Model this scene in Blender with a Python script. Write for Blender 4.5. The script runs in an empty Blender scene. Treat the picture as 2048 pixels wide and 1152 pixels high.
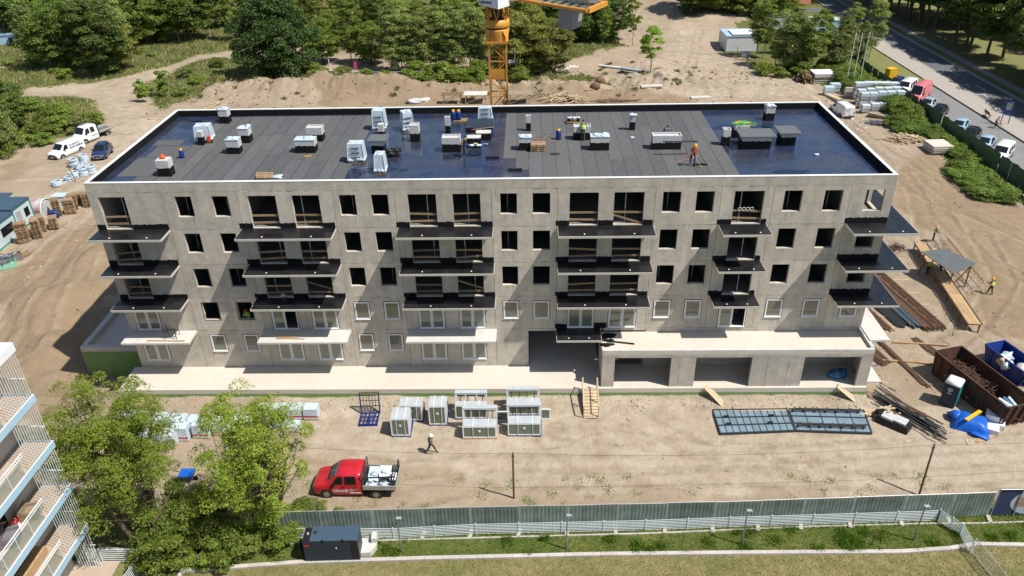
import bpy, bmesh, math, random
import numpy as np
from mathutils import Vector, Matrix, Euler, noise
rad = math.radians
PI = math.pi
SC = bpy.context.scene
COL = SC.collection
random.seed(7)
RNG = np.random.default_rng(7)
GZ = -1.75

# ------------------------------------------------------------------ camera
cam = bpy.data.cameras.new('camera')
camo = bpy.data.objects.new('camera', cam)
COL.objects.link(camo)
cam.sensor_width = 36.0
cam.lens = 36.0 * 1553.727 / 2048.0
cam.clip_end = 3000
def cam_axes(p, y, r):
    f = Vector((math.sin(y)*math.cos(p), math.cos(y)*math.cos(p), -math.sin(p)))
    rt = Vector((math.cos(y), -math.sin(y), 0)); up = rt.cross(f)
    return rt*math.cos(r)+up*math.sin(r), -rt*math.sin(r)+up*math.cos(r), f
_a, _b, _c = cam_axes(0.531732, -0.028414, -0.021382)
camo.matrix_world = Matrix(((_a.x, _b.x, -_c.x, 31.663), (_a.y, _b.y, -_c.y, -50.684), (_a.z, _b.z, -_c.z, 36.447), (0, 0, 0, 1)))
SC.camera = camo

# ------------------------------------------------------------------ sky, sun, exposure
SUN_EL, SUN_AZ = rad(57.5), rad(112.5)      # azimuth clockwise from +Y
w = bpy.data.worlds.new('World'); SC.world = w; w.use_nodes = True
nt = w.node_tree; nt.nodes.clear()
sky = nt.nodes.new('ShaderNodeTexSky'); sky.sky_type = 'NISHITA'; sky.sun_disc = False
sky.sun_elevation = SUN_EL; sky.sun_rotation = SUN_AZ
sky.air_density = 1.0; sky.dust_density = 1.0; sky.ozone_density = 1.5
bg = nt.nodes.new('ShaderNodeBackground'); bg.inputs['Strength'].default_value = 0.088
wo = nt.nodes.new('ShaderNodeOutputWorld')
nt.links.new(sky.outputs[0], bg.inputs[0]); nt.links.new(bg.outputs[0], wo.inputs[0])
sl = bpy.data.lights.new('sun', 'SUN'); sl.energy = 4.8; sl.angle = rad(0.53); sl.color = (1.0, 0.955, 0.88)
so = bpy.data.objects.new('sun', sl); COL.objects.link(so)
sd = Vector((math.sin(SUN_AZ)*math.cos(SUN_EL), math.cos(SUN_AZ)*math.cos(SUN_EL), math.sin(SUN_EL)))
so.rotation_euler = sd.to_track_quat('Z', 'Y').to_euler(); so.location = sd*150
SC.view_settings.view_transform = 'Standard'
try: SC.view_settings.look = 'None'
except Exception: pass
SC.view_settings.gamma = 1.0; SC.view_settings.use_curve_mapping = False
SC.view_settings.exposure = 0.30
SC.render.engine = 'CYCLES'
SC.cycles.max_bounces = 6; SC.cycles.diffuse_bounces = 3; SC.cycles.transparent_max_bounces = 12

# ------------------------------------------------------------------ materials
def hexc(h):
    return tuple((int(h[i:i+2], 16)/255)**2.2 for i in (0, 2, 4))
def mat(name, col, rough=0.8, metal=0.0, var=0.12, vscale=2.0, bump=0.0, bscale=20.0, col2=None, c2amt=0.5, c2scale=0.6,
        spec=0.4, alpha=None, coat=0.0, island=0.0, objrand=0.0, streak=0.0, rvar=0.0, trans=0.0):
    m = bpy.data.materials.new(name); m.use_nodes = True
    n = m.node_tree.nodes; L = m.node_tree.links
    b = n['Principled BSDF']
    tc = n.new('ShaderNodeTexCoord')
    def nz(scale, det=5, stretch=None, rough_=0.6):
        t = n.new('ShaderNodeTexNoise'); t.inputs['Scale'].default_value = scale
        t.inputs['Detail'].default_value = det; t.inputs['Roughness'].default_value = rough_
        if stretch:
            mp = n.new('ShaderNodeMapping'); mp.inputs['Scale'].default_value = stretch
            L.new(tc.outputs['Object'], mp.inputs[0]); L.new(mp.outputs[0], t.inputs['Vector'])
        else: L.new(tc.outputs['Object'], t.inputs['Vector'])
        return t.outputs['Fac']
    def mrange(x, a, b_, c, d):
        r = n.new('ShaderNodeMapRange'); L.new(x, r.inputs[0])
        for i, v in enumerate((a, b_, c, d)): r.inputs[i+1].default_value = v
        return r.outputs[0]
    def mixc(f, a, b_, mode='MIX'):
        x = n.new('ShaderNodeMix'); x.data_type = 'RGBA'; x.blend_type = mode
        for s, v in ((x.inputs[0], f), (x.inputs[6], a), (x.inputs[7], b_)):
            if hasattr(v, 'is_linked'): L.new(v, s)
            elif isinstance(v, (int, float)): s.default_value = v
            else: s.default_value = (*v[:3], 1)
        return x.outputs[2]
    def valc(x):
        c = n.new('ShaderNodeCombineColor')
        for i in range(3): L.new(x, c.inputs[i])
        return c.outputs[0]
    c = tuple(col)
    if col2 is not None:
        c = mixc(mrange(nz(c2scale, 6), 0.5-0.22*(1.2-c2amt), 0.5+0.22*(1.2-c2amt), 0, c2amt*1.6 if c2amt*1.6 < 1 else 1), col, col2)
    if var: c = mixc(1.0, c, valc(mrange(nz(vscale, 8), 0.3, 0.7, 1-var, 1+var)), 'MULTIPLY')
    if streak: c = mixc(1.0, c, valc(mrange(nz(1.0, 5, (1.6, 1.6, 0.12)), 0.35, 0.7, 1+streak*0.4, 1-streak)), 'MULTIPLY')
    if island:
        g = n.new('ShaderNodeNewGeometry')
        c = mixc(1.0, c, valc(mrange(g.outputs['Random Per Island'], 0, 1, 1-island, 1+island)), 'MULTIPLY')
    if objrand:
        oi = n.new('ShaderNodeObjectInfo')
        c = mixc(1.0, c, valc(mrange(oi.outputs['Random'], 0, 1, 1-objrand, 1+objrand)), 'MULTIPLY')
    if isinstance(c, tuple): b.inputs['Base Color'].default_value = (*c[:3], 1)
    else: L.new(c, b.inputs['Base Color'])
    b.inputs['Roughness'].default_value = rough
    if rvar: L.new(mrange(nz(0.7, 6), 0.35, 0.65, max(0.03, rough-rvar), min(1, rough+rvar)), b.inputs['Roughness'])
    b.inputs['Metallic'].default_value = metal
    b.inputs['Specular IOR Level'].default_value = spec
    if coat: b.inputs['Coat Weight'].default_value = coat; b.inputs['Coat Roughness'].default_value = 0.06
    if alpha is not None: b.inputs['Alpha'].default_value = alpha
    if trans:
        # thin leaf: part of the light goes through
        tr = n.new('ShaderNodeBsdfTranslucent'); ms = n.new('ShaderNodeMixShader'); ms.inputs[0].default_value = trans
        if not isinstance(c, tuple): L.new(mixc(1.0, c, (1.25, 1.3, 0.6), 'MULTIPLY'), tr.inputs[0])
        out = [x for x in n if x.type == 'OUTPUT_MATERIAL'][0]
        L.new(b.outputs[0], ms.inputs[1]); L.new(tr.outputs[0], ms.inputs[2]); L.new(ms.outputs[0], out.inputs[0])
    if bump:
        bp = n.new('ShaderNodeBump'); bp.inputs['Strength'].default_value = min(1, bump); bp.inputs['Distance'].default_value = 0.03 if bump <= 1 else 0.03*bump
        L.new(nz(bscale, 6), bp.inputs['Height']); L.new(bp.outputs[0], b.inputs['Normal'])
    return m
M = {}
def defm(k, *a, **kw): M[k] = mat(k, *a, **kw); return M[k]
defm('concrete', (0.56, 0.505, 0.42), 0.85, col2=(0.455, 0.415, 0.355), c2amt=0.55, c2scale=0.35, var=0.15, vscale=1.6, streak=0.16, bump=0.25, bscale=14, objrand=0.07)
defm('concrete_smooth', (0.58, 0.535, 0.46), 0.8, col2=(0.52, 0.475, 0.40), c2amt=0.4, c2scale=0.3, var=0.05, vscale=3)
defm('concrete_white', (0.58, 0.57, 0.53), 0.8, col2=(0.42, 0.40, 0.36), c2amt=0.35, c2scale=0.8, var=0.08, vscale=4)
defm('concrete_edge', (0.50, 0.48, 0.43), 0.85, var=0.08, vscale=3)
defm('concrete_in', (0.20, 0.195, 0.185), 0.9, var=0.1)  # indoor shade put into the colour: darker concrete so the openings read near black
defm('joint', (0.16, 0.145, 0.12), 0.9)
defm('bitumen', (0.009, 0.009, 0.012), 0.33, var=0.35, vscale=1.2, spec=0.6, col2=(0.02, 0.02, 0.02), c2amt=.4, c2scale=.9, rvar=0.13, bump=0.2, bscale=3)
defm('bitumen_paint', (0.006, 0.006, 0.006), 0.75, var=0.2, spec=0.25)
defm('membrane', (0.010, 0.024, 0.072), 0.25, coat=0.25, var=0.25, vscale=0.8, spec=1.0, rvar=0.1, col2=(0.05, 0.05, 0.052), c2amt=0.45, c2scale=0.45, bump=0.2, bscale=2.2)  # blue in the base colour stands in for the reflected sky
defm('felt', (0.098, 0.098, 0.098), 0.8, var=0.14, vscale=3, objrand=0.14, spec=0.35, bump=0.2, bscale=40)
defm('zinc_white', (0.72, 0.72, 0.70), 0.5, var=0.05)
defm('block_white', (0.50, 0.50, 0.49), 0.8, var=0.12, vscale=3)
defm('roof_sheet', (0.12, 0.13, 0.13), 0.5, var=0.12)
defm('wood', (0.40, 0.265, 0.14), 0.75, var=0.2, vscale=6, objrand=0.18, island=0.12)
defm('wood_pale', (0.50, 0.39, 0.25), 0.8, var=0.2, vscale=5, island=0.25, objrand=0.12)
defm('wood_grey', (0.30, 0.245, 0.17), 0.85, var=0.2, island=0.25, objrand=0.15)
defm('wood_brown', (0.16, 0.10, 0.055), 0.85, var=0.25, island=0.3)
defm('pvc', (0.78, 0.79, 0.80), 0.35, var=0.04)
defm('tape', (0.008, 0.008, 0.009), 0.6, var=0.1)
defm('glass', (0.17, 0.175, 0.13), 0.05, var=0.15, vscale=0.7, spec=0.9)  # grey-green base paints in the ground mirrored by the panes
defm('glass_dark', (0.012, 0.014, 0.015), 0.05, var=0, spec=0.7)
defm('steel', (0.32, 0.33, 0.34), 0.4, metal=0.7, var=0.12)
defm('galv', (0.55, 0.57, 0.58), 0.4, metal=0.5, var=0.1)
defm('dark_steel', (0.05, 0.052, 0.055), 0.55, metal=0.3, var=0.2)
defm('rust', (0.10, 0.045, 0.025), 0.8, col2=(0.045, 0.025, 0.02), c2amt=0.6, c2scale=1.2, var=0.25, bump=0.3)
defm('rust_bar', (0.13, 0.075, 0.045), 0.8, var=0.3, island=0.4)
defm('crane', (0.66, 0.29, 0.04), 0.45, var=0.12, col2=(0.42, 0.20, 0.05), c2amt=0.3, c2scale=1.5)
defm('white_paint', (0.72, 0.74, 0.76), 0.35, var=0.05)
defm('rail_white', (0.70, 0.76, 0.78), 0.4, var=0.04)
defm('fascia', (0.36, 0.52, 0.64), 0.4, var=0.05, vscale=1)
defm('blue', (0.010, 0.032, 0.19), 0.45, var=0.1)
defm('tarp', (0.01, 0.11, 0.52), 0.4, var=0.15, bump=0.6, bscale=5)
defm('yellow', (0.75, 0.42, 0.01), 0.5, var=0.06)
defm('black', (0.012, 0.012, 0.013), 0.5, var=0.1)
defm('rubber', (0.018, 0.018, 0.018), 0.8, var=0.1)
defm('red', (0.48, 0.018, 0.03), 0.32, var=0.05, coat=0.5)
defm('wrap', (0.50, 0.59, 0.65), 0.3, var=0.12, vscale=2, bump=0.9, bscale=6)
defm('green_film', (0.17, 0.30, 0.10), 0.6, var=0.1)
defm('mint', (0.25, 0.55, 0.40), 0.6, var=0.1)
defm('teal', (0.01, 0.24, 0.20), 0.5, var=0.1)
defm('slate', (0.022, 0.034, 0.05), 0.5, var=0.06)
defm('slate_top', (0.05, 0.085, 0.125), 0.45, var=0.1)
defm('print_dark', (0.02, 0.02, 0.05), 0.6, var=0)
defm('print_white', (0.8, 0.8, 0.8), 0.6, var=0)
defm('print_pink', (0.7, 0.06, 0.25), 0.6, var=0)

# ------------------------------------------------------------------ objects
class MB:
    """collects boxes, tubes and sheets; build() links them as one mesh object"""
    def __init__(s): s.v = []; s.f = []; s.m = []; s.smooth = []
    def add(s, vs, fs, mi=0, sm=False):
        o = len(s.v); s.v += [tuple(v) for v in vs]; s.f += [tuple(i+o for i in f) for f in fs]
        s.m += [mi]*len(fs); s.smooth += [sm]*len(fs); return s
    def box(s, x0, x1, y0, y1, z0, z1, mi=0, R=None, T=None, taper=0.0):
        t = taper
        vs = [(x0, y0, z0), (x1, y0, z0), (x1, y1, z0), (x0, y1, z0),
              (x0+t, y0+t, z1), (x1-t, y0+t, z1), (x1-t, y1-t, z1), (x0+t, y1-t, z1)]
        if R is not None: vs = [R @ Vector(v) for v in vs]
        if T is not None: vs = [Vector(v)+Vector(T) for v in vs]
        return s.add(vs, [(0, 3, 2, 1), (4, 5, 6, 7), (0, 1, 5, 4), (1, 2, 6, 5), (2, 3, 7, 6), (3, 0, 4, 7)], mi)
    def bar(s, p0, p1, w=0.05, h=None, mi=0, up=(0, 0, 1)):
        p0 = Vector(p0); p1 = Vector(p1); d = p1-p0; L = d.length
        if L < 1e-6: return s
        d /= L; u = Vector(up)
        if abs(d.dot(u)) > 0.98: u = Vector((1, 0, 0))
        a = d.cross(u).normalized(); b = a.cross(d).normalized(); h = w if h is None else h
        vs = []
        for p in (p0, p1):
            for i, j in ((-1, -1), (1, -1), (1, 1), (-1, 1)): vs.append(p+a*(i*w/2)+b*(j*h/2))
        return s.add(vs, [(0, 1, 2, 3), (7, 6, 5, 4), (0, 4, 5, 1), (1, 5, 6, 2), (2, 6, 7, 3), (3, 7, 4, 0)], mi)
    def tube(s, p0, p1, r=0.05, r2=None, n=8, mi=0, caps=True):
        p0 = Vector(p0); p1 = Vector(p1); d = (p1-p0); L = d.length
        if L < 1e-6: return s
        d /= L; u = Vector((0, 0, 1)) if abs(d.z) < 0.95 else Vector((1, 0, 0))
        a = d.cross(u).normalized(); b = a.cross(d); r2 = r if r2 is None else r2
        vs = []
        for p, q in ((p0, r), (p1, r2)):
            for k in range(n):
                t = 2*PI*k/n; vs.append(p+a*(q*math.cos(t))+b*(q*math.sin(t)))
        s.add(vs, [(k, k+n, (k+1) % n+n, (k+1) % n) for k in range(n)], mi, True)
        if caps: s.add(vs, [tuple(range(n)), tuple(range(2*n-1, n-1, -1))], mi)
        return s
    def path(s, pts, r=0.03, n=5, mi=0):
        for a, b in zip(pts[:-1], pts[1:]): s.tube(a, b, r, n=n, mi=mi)
        return s
    def poly(s, pts, mi=0): return s.add(pts, [tuple(range(len(pts)))], mi)
    def prism(s, pts2, z0, z1, mi=0):
        """pts2 counterclockwise footprint"""
        n = len(pts2)
        vs = [(p[0], p[1], z0) for p in pts2]+[(p[0], p[1], z1) for p in pts2]
        return s.add(vs, [tuple(range(n-1, -1, -1)), tuple(range(n, 2*n))]+[(k, (k+1) % n, (k+1) % n+n, k+n) for k in range(n)], mi)
    def lathe(s, prof, c=(0, 0, 0), n=12, mi=0):
        vs = []; c = Vector(c)
        for r, z in prof:
            for k in range(n): vs.append(c+Vector((r*math.cos(2*PI*k/n), r*math.sin(2*PI*k/n), z)))
        fs = [(i*n+k, i*n+(k+1) % n, (i+1)*n+(k+1) % n, (i+1)*n+k) for i in range(len(prof)-1) for k in range(n)]
        return s.add(vs, fs, mi, True)
    def blob(s, c, r, mi=0, seed=0, sub=2, amp=0.25, flat=1.0):
        bm = bmesh.new(); bmesh.ops.create_icosphere(bm, subdivisions=sub, radius=1)
        c = Vector(c); rr = Vector(r) if hasattr(r, '__len__') else Vector((r, r, r*flat)); vs = []
        for v in bm.verts:
            k = 1+amp*noise.noise(v.co*1.7+Vector((seed*3.1, seed*1.7, seed)))*1.6
            vs.append(c+Vector((v.co.x*rr.x*k, v.co.y*rr.y*k, v.co.z*rr.z*k)))
        fs = [tuple(v.index for v in f.verts) for f in bm.faces]; bm.free()
        return s.add(vs, fs, mi, True)
    def xf(s, mtx):
        s.v = [tuple(mtx @ Vector(v)) for v in s.v]; return s
    def mesh(s, name, mats):
        me = bpy.data.meshes.new(name); me.from_pydata(s.v, [], s.f)
        for m in (mats if isinstance(mats, (list, tuple)) else [mats]): me.materials.append(M[m] if isinstance(m, str) else m)
        me.polygons.foreach_set('material_index', s.m); me.polygons.foreach_set('use_smooth', s.smooth)
        me.update(); return me
    def build(s, name, mats, parent=None, loc=None, rz=None):
        return link(s.mesh(name, mats), name, parent, loc, rz)
def link(me, name, parent=None, loc=None, rz=None):
    o = bpy.data.objects.new(name, me); COL.objects.link(o)
    if parent is not None: o.parent = parent
    if loc is not None: o.location = loc
    if rz is not None: o.rotation_euler = rz if hasattr(rz, '__len__') else (0, 0, rz)
    return o
def tag(o, label, cat, group=None, kind=None):
    if label: o['label'] = label
    if cat: o['category'] = cat
    if group: o['group'] = group
    if kind: o['kind'] = kind
    return o
def thing(name, label, cat, loc=(0, 0, 0), rz=0, group=None):
    return tag(link(None, name, None, loc, rz), label, cat, group)
def struct(o, label=None):
    o['kind'] = 'structure'
    if label: o['label'] = label
    return o
CHILD = {}
def dup(root, loc, rz=0, label=None, group=None, scale=None):
    """copy a thing together with its parts and their sub-parts"""
    kids = {}
    for ob in COL.objects:
        if ob.parent: kids.setdefault(ob.parent.name, []).append(ob)
    def rec(o, par):
        c = o.copy(); COL.objects.link(c)
        if par is not None: c.parent = par
        for ch in kids.get(o.name, []): rec(ch, c)
        return c
    r = rec(root, None); r.location = loc; r.rotation_euler = (0, 0, rz) if not hasattr(rz, '__len__') else rz
    if label: r['label'] = label
    if group: r['group'] = group
    if scale: r.scale = (scale,)*3 if not hasattr(scale, '__len__') else scale
    return r
def text(s, size, name, m, parent, mtx, bold=0.0, align='LEFT'):
    cu = bpy.data.curves.new(name, 'FONT'); cu.body = s; cu.size = size; cu.offset = bold; cu.align_x = align; cu.extrude = 0.0
    t = bpy.data.objects.new(name+'_curve', cu); COL.objects.link(t)
    dg = bpy.context.evaluated_depsgraph_get(); me = bpy.data.meshes.new_from_object(t.evaluated_get(dg))
    bpy.data.objects.remove(t); bpy.data.curves.remove(cu)
    me.name = name; me.transform(mtx); me.materials.clear(); me.materials.append(M[m])
    return link(me, name, parent)
def RZ(a): return Matrix.Rotation(a, 4, 'Z')
def TR(*a): return Matrix.Translation(Vector(a))
def ncomb(n, *a):
    x = noise.noise(Vector(a)*n); return x

# ------------------------------------------------------------------ terrain
def inpoly(X, Y, poly):
    inside = np.zeros(X.shape, bool); n = len(poly)
    for i in range(n):
        x0, y0 = poly[i]; x1, y1 = poly[(i+1) % n]
        c = ((y0 > Y) != (y1 > Y)) & (X < (x1-x0)*(Y-y0)/((y1-y0) if abs(y1-y0) > 1e-9 else 1e-9)+x0)
        inside ^= c
    return inside
def vnoise(X, Y, s, seed=0):
    """cheap smooth value noise in numpy"""
    r = np.random.default_rng(seed); T = r.random((64, 64))
    x = X/s; y = Y/s; xi = np.floor(x).astype(int); yi = np.floor(y).astype(int); fx = x-xi; fy = y-yi
    fx = fx*fx*(3-2*fx); fy = fy*fy*(3-2*fy)
    g = lambda a, b: T[a % 64, b % 64]
    return (g(xi, yi)*(1-fx)*(1-fy)+g(xi+1, yi)*fx*(1-fy)+g(xi, yi+1)*(1-fx)*fy+g(xi+1, yi+1)*fx*fy)-0.5
def fbm(X, Y, s, seed=0, o=4):
    v = 0; a = 1.0
    for k in range(o): v = v+a*vnoise(X+13*k, Y+7*k, s/2**k, seed+k); a *= 0.5
    return v
MOUNDS = [(*(-12.78, 13.46), 2.2, 2.6, 1.2), (*(-16.74, 12.58), 3, 2.2, 0.9), (*(-10.42, 4.90), 2.2, 1.6, 0.9), (*(-14.57, 20.66), 2, 3, 0.8), (*(52.43, 79.92), 9, 4, 0.9), (*(66.23, 77.84), 6, 3, 0.5), (*(44.53, 104.15), 9, 6, 1.6), (*(64.69, 146.94), 16, 14, 3.5),
          (*(7.77, 80.48), 6, 3, 1.9), (*(0.52, 82.30), 9, 3, 1.5), (*(-11.45, 81.35), 9, 3, 1.3), (*(18.10, 80.02), 9, 3, 1.3), (*(-20.87, 84.82), 8, 3, 1.0),
          (*(-30.18, 96.96), 7, 5, 1.5), (*(-35.19, 110.81), 6, 3, 1.0), (*(-57.17, 91.39), 6, 4, 0.8), (*(-43.21, 71.57), 5, 4, 1.4), (*(-49.23, 70.52), 9, 8, 1.6),
          (*(-66.99, 95.31), 12, 9, 2.0), (*(-39.12, 104.95), 12, 6, 1.0), (*(37.62, 79.13), 10, 3, 0.8), (*(-13.31, 8.98), 3.5, 3.0, 0.8), (*(75.17, 73.28), 10, 3, 0.3)]
def terr(X, Y):
    X = np.asarray(X, float); Y = np.asarray(Y, float)
    Z = np.full(X.shape, GZ)
    out = (X < -1) | (X > 60) | (Y < -5) | (Y > 18)
    for cx, cy, sx, sy, h in MOUNDS:
        Z = Z+h*np.exp(-(((X-cx)/sx)**2+((Y-cy)/sy)**2))
    # rough ground left of the building, ruts on the right, churned bank behind
    left = 1/(1+np.exp((X+2)/1.0)); far = 1/(1+np.exp(-(Y-24)/4)); right = 1/(1+np.exp(-(X-62)/2))
    Z = Z+left*(fbm(X, Y, 5, 3)*0.75+fbm(X, Y, 1.3, 8)*0.2)*np.exp(-((Y-6)/22)**2)+far*fbm(X, Y, 9, 11)*0.7
    rut = np.abs(vnoise(X*1.1+Y*0.28+6*np.sin(Y*0.06), X*0.12-Y*0.22, 1.0, 21))*0.16+fbm(X, Y, 1.6, 31)*0.13
    Z = Z+rut*right*(Y < 75)*(X < 92)
    # excavated bank behind the building
    bank = np.exp(-((Y-84)/6)**2)*(X > -25)*(X < 62); Z = Z+bank*(np.abs(fbm(X, Y, 5, 41))*1.7+np.abs(fbm(X, Y, 1.7, 43))*1.1)
    # bank of spoil against the terrace, pit at the left end
    Z = Z+np.clip(1-(-3.05-Y)/1.9, 0, 1)*0.5*(Y < -2.9)*(X > -1)*(X < 57.3)*(1+fbm(X, Y, 2, 5)*0.5)
    Z = Z-0.9*np.exp(-((X+4)/4.5)**2-((Y-1.0)/3.5)**2)
    Z = Z-rut_field(X, Y)*0.09
    # flatten where road and car park run
    dr = road_dist(X, Y); k = np.clip((dr-14)/6, 0, 1)
    Z = np.where(X > 60, GZ+(Z-GZ)*k, Z)
    under = (X > -0.5) & (X < 57.6) & (Y > -2.9) & (Y < 17.3)
    Z = np.where(under, GZ-0.9, Z)
    front = (Y < -5) & (X > 10); Z = np.where(front, GZ+(Z-GZ)*0.5+fbm(X, Y, 4, 51)*0.05, Z)
    return Z
ROAD_A = (106.2, 150.0); _rd = Vector((0, -1, 0)); _rn = Vector((1, 0, 0))       # road centre line, away from the site
def road_dist(X, Y): return np.abs((X-ROAD_A[0])*_rn.x+(Y-ROAD_A[1])*_rn.y)
def rpt(s, d, z=0): return Vector((ROAD_A[0]+_rd.x*s+_rn.x*d, ROAD_A[1]+_rd.y*s+_rn.y*d, GZ+z))
def H(x, y): return float(terr(np.array([x]), np.array([y]))[0])

GRASS = [  # overgrown ground
    [(-66.6, 82.3), (-54.7, 80.3), (-50.3, 87.1), (-45.2, 86.9), (-40.5, 94.0), (-34.0, 104.7), (-27.2, 110.3), (-12.5, 115.9), (2.4, 102.6), (26.8, 105.2), (43.3, 100.4), (50.2, 112.1), (53.1, 166.5), (-129.7, 182.6)],
    [(-63.7, 77.8), (-53.1, 77.4), (-45.9, 78.5), (-40.3, 74.9), (-34.9, 66.2), (-34.4, 60.4), (-39.1, 60.6), (-41.3, 56.3), (-44.0, 53.3), (-46.5, 50.5)],
    [(-38.0, 82.6), (-39.5, 93.9), (-33.1, 97.1), (-25.1, 102.2), (-18.4, 92.9), (-17.7, 84.7), (-23.7, 84.0), (-28.9, 72.8), (-34.0, 80.9)],
    [(-20.9, 89.0), (-1.1, 90.3), (22.8, 87.5), (43.3, 87.1), (43.0, 83.4), (17.7, 84.6), (-0.4, 87.0), (-12.6, 85.4), (-20.1, 83.9)],
    [(36.0, 115.1), (50.3, 112.9), (51.8, 107.8), (41.3, 99.7), (35.6, 97.8)],
    [(67.5, 165.2), (106.8, 161.8), (102.6, 122.4), (99.8, 74.9), (98.0, 49.8), (96.1, 30.7), (91.5, 23.3), (90.0, 35.1), (87.2, 39.7), (85.4, 51.2), (84.5, 60.6), (85.6, 75.6), (79.5, 84.7), (72.5, 95.1), (69.5, 106.7), (83.4, 139.6), (67.0, 132.5)],
    [(1.5, -34.2), (67.9, -29.4), (74.9, -13.5), (54.7, -14.4), (42.4, -15.0), (29.6, -15.6), (15.5, -16.0), (2.2, -13.9), (-3.2, -11.6), (2.3, -21.3)],
]
TRACK = [[(-58.3, 83.5), (-49.4, 87.1), (-40.3, 95.7), (-27.4, 109.1), (-23.2, 108.9), (-26.2, 102.3), (-36.6, 93.8), (-38.9, 85.7), (-35.4, 76.6), (-28.2, 67.2), (-24.1, 48.0), (-27.0, 45.3), (-32.8, 62.6), (-36.3, 70.0), (-42.4, 78.4), (-54.2, 79.4)],
         [(64.4, 130.1), (74.8, 131.9), (67.7, 102.8), (78.1, 83.2), (81.7, 69.1), (77.9, 71.8), (50.4, 74.3), (47.3, 83.2), (54.7, 99.7)]]
PALE = [[(13.5, -2.9), (78.7, -3.2), (72.2, -12.8), (29.5, -12.8), (21.4, -8.6), (15.0, -8.9)], [(11.6, -1.7), (33.1, -1.9), (36.2, -3.0), (33.7, -6.5), (25.7, -7.6), (18.1, -6.4), (12.6, -5.3)], [(36.6, -3.0), (59.2, -3.1), (58.8, -4.9), (36.5, -3.9)], [(13.8, -4.1), (25.4, -4.8), (25.9, -10.7), (14.9, -8.6)],
        [(-28.1, 26.8), (-23.4, 47.9), (-25.7, 67.1), (-33.4, 69.9), (-27.0, 42.8), (-32.2, 33.6)]]
OCHRE = [[(-36.8, 48.3), (-34.0, 36.6), (-41.0, 48.5), (-39.4, 54.2)], [(-22.0, 16.5), (-20.6, 25.4), (-17.7, 33.3), (-8.4, 12.5), (-3.7, -0.2), (-4.0, -4.6), (-9.5, -4.6)], [(72.8, 34.0), (85.0, 50.2), (87.7, 30.9), (90.9, 14.9), (80.4, -0.8), (72.0, 6.4), (76.1, 23.6)], [(-2.5, 72.5), (-5.1, 84.1), (26.5, 82.6), (51.6, 77.1), (66.3, 69.7)]]
CURB1 = [(10.34, -19.28), (17.48, -18.63), (25.08, -18.32), (35.76, -17.99), (44.88, -17.86), (53.95, -17.77), (57.07, -17.50), (58.73, -17.19), (61.64, -17.26), (69.09, -17.40)]
DRY = CURB1+[(120, -40), (-20, -40)]
RUTS = [[(15.7, -8.9), (22.5, -10.7), (29.4, -9.9), (39.9, -10.2), (54.1, -8.7), (68.6, -7.7)], [(15.7, -11.6), (21.6, -13.9), (29.5, -11.6), (43.1, -11.2), (56.4, -11.7), (66.9, -10.7)], [(33.7, -6.5), (43.6, -8.7), (53.1, -11.7), (63.7, -13.5)], [(33.0, -7.6), (38.7, -4.8), (43.6, -8.7), (52.3, -9.0)],
        [(77.0, 45.0), (78.5, 33.9), (81.6, 28.4), (85.1, 21.2)], [(81.1, 50.4), (82.8, 38.3), (86.5, 33.7), (89.1, 28.2)], [(78.7, 60.8), (79.5, 44.9), (76.1, 29.8), (72.5, 19.2)], [(77.8, 28.5), (77.0, 19.1), (79.2, 15.1), (81.9, 7.9)], [(65.9, 3.5), (71.5, 8.0), (76.9, 15.1), (79.7, 24.7)], [(70.7, 6.5), (72.1, 2.0)],
        [(-15.6, 5.7), (-17.4, 16.5), (-19.1, 30.5), (-22.8, 44.4), (-30.0, 62.5), (-36.5, 73.9), (-38.0, 90.5)], [(-23.0, 20.8), (-22.7, 30.6), (-24.1, 39.4), (-28.7, 53.9), (-32.4, 69.9), (-36.7, 75.3), (-50.1, 81.6)], [(-28.9, 28.1), (-28.0, 37.2), (-27.6, 48.1)], [(-12.0, 4.2), (-13.8, 12.5), (-14.6, 22.9)],
        [(48.2, 75.8), (53.3, 96.1), (62.8, 120.3)], [(54.1, 77.0), (61.6, 95.7), (68.9, 124.7)], [(63.6, 75.1), (62.1, 88.8), (55.2, 103.5), (52.7, 125.8)], [(77.9, 71.8), (75.2, 84.9), (67.8, 99.0), (64.3, 111.2)]]
def rut_field(X, Y, want='depth'):
    out = np.zeros(X.shape)
    for pl in RUTS:
        pts = np.array(pl); x0, y0 = pts.min(0)-2; x1, y1 = pts.max(0)+2
        m = (X > x0) & (X < x1) & (Y > y0) & (Y < y1)
        if not m.any(): continue
        x, y = X[m], Y[m]; x = x+fbm(x, y, 7, 81)*.8; best = np.full(x.shape, 99.)
        for (ax, ay), (bx, by) in zip(pl[:-1], pl[1:]):
            dx, dy = bx-ax, by-ay; t = np.clip(((x-ax)*dx+(y-ay)*dy)/(dx*dx+dy*dy), 0, 1); best = np.minimum(best, np.hypot(x-ax-t*dx, y-ay-t*dy))
        v = np.exp(-((best-.85)/.24)**2)-.55*np.exp(-((best-1.3)/.2)**2); out[m] = np.where(np.abs(v) > np.abs(out[m]), v, out[m])
    return out
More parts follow.
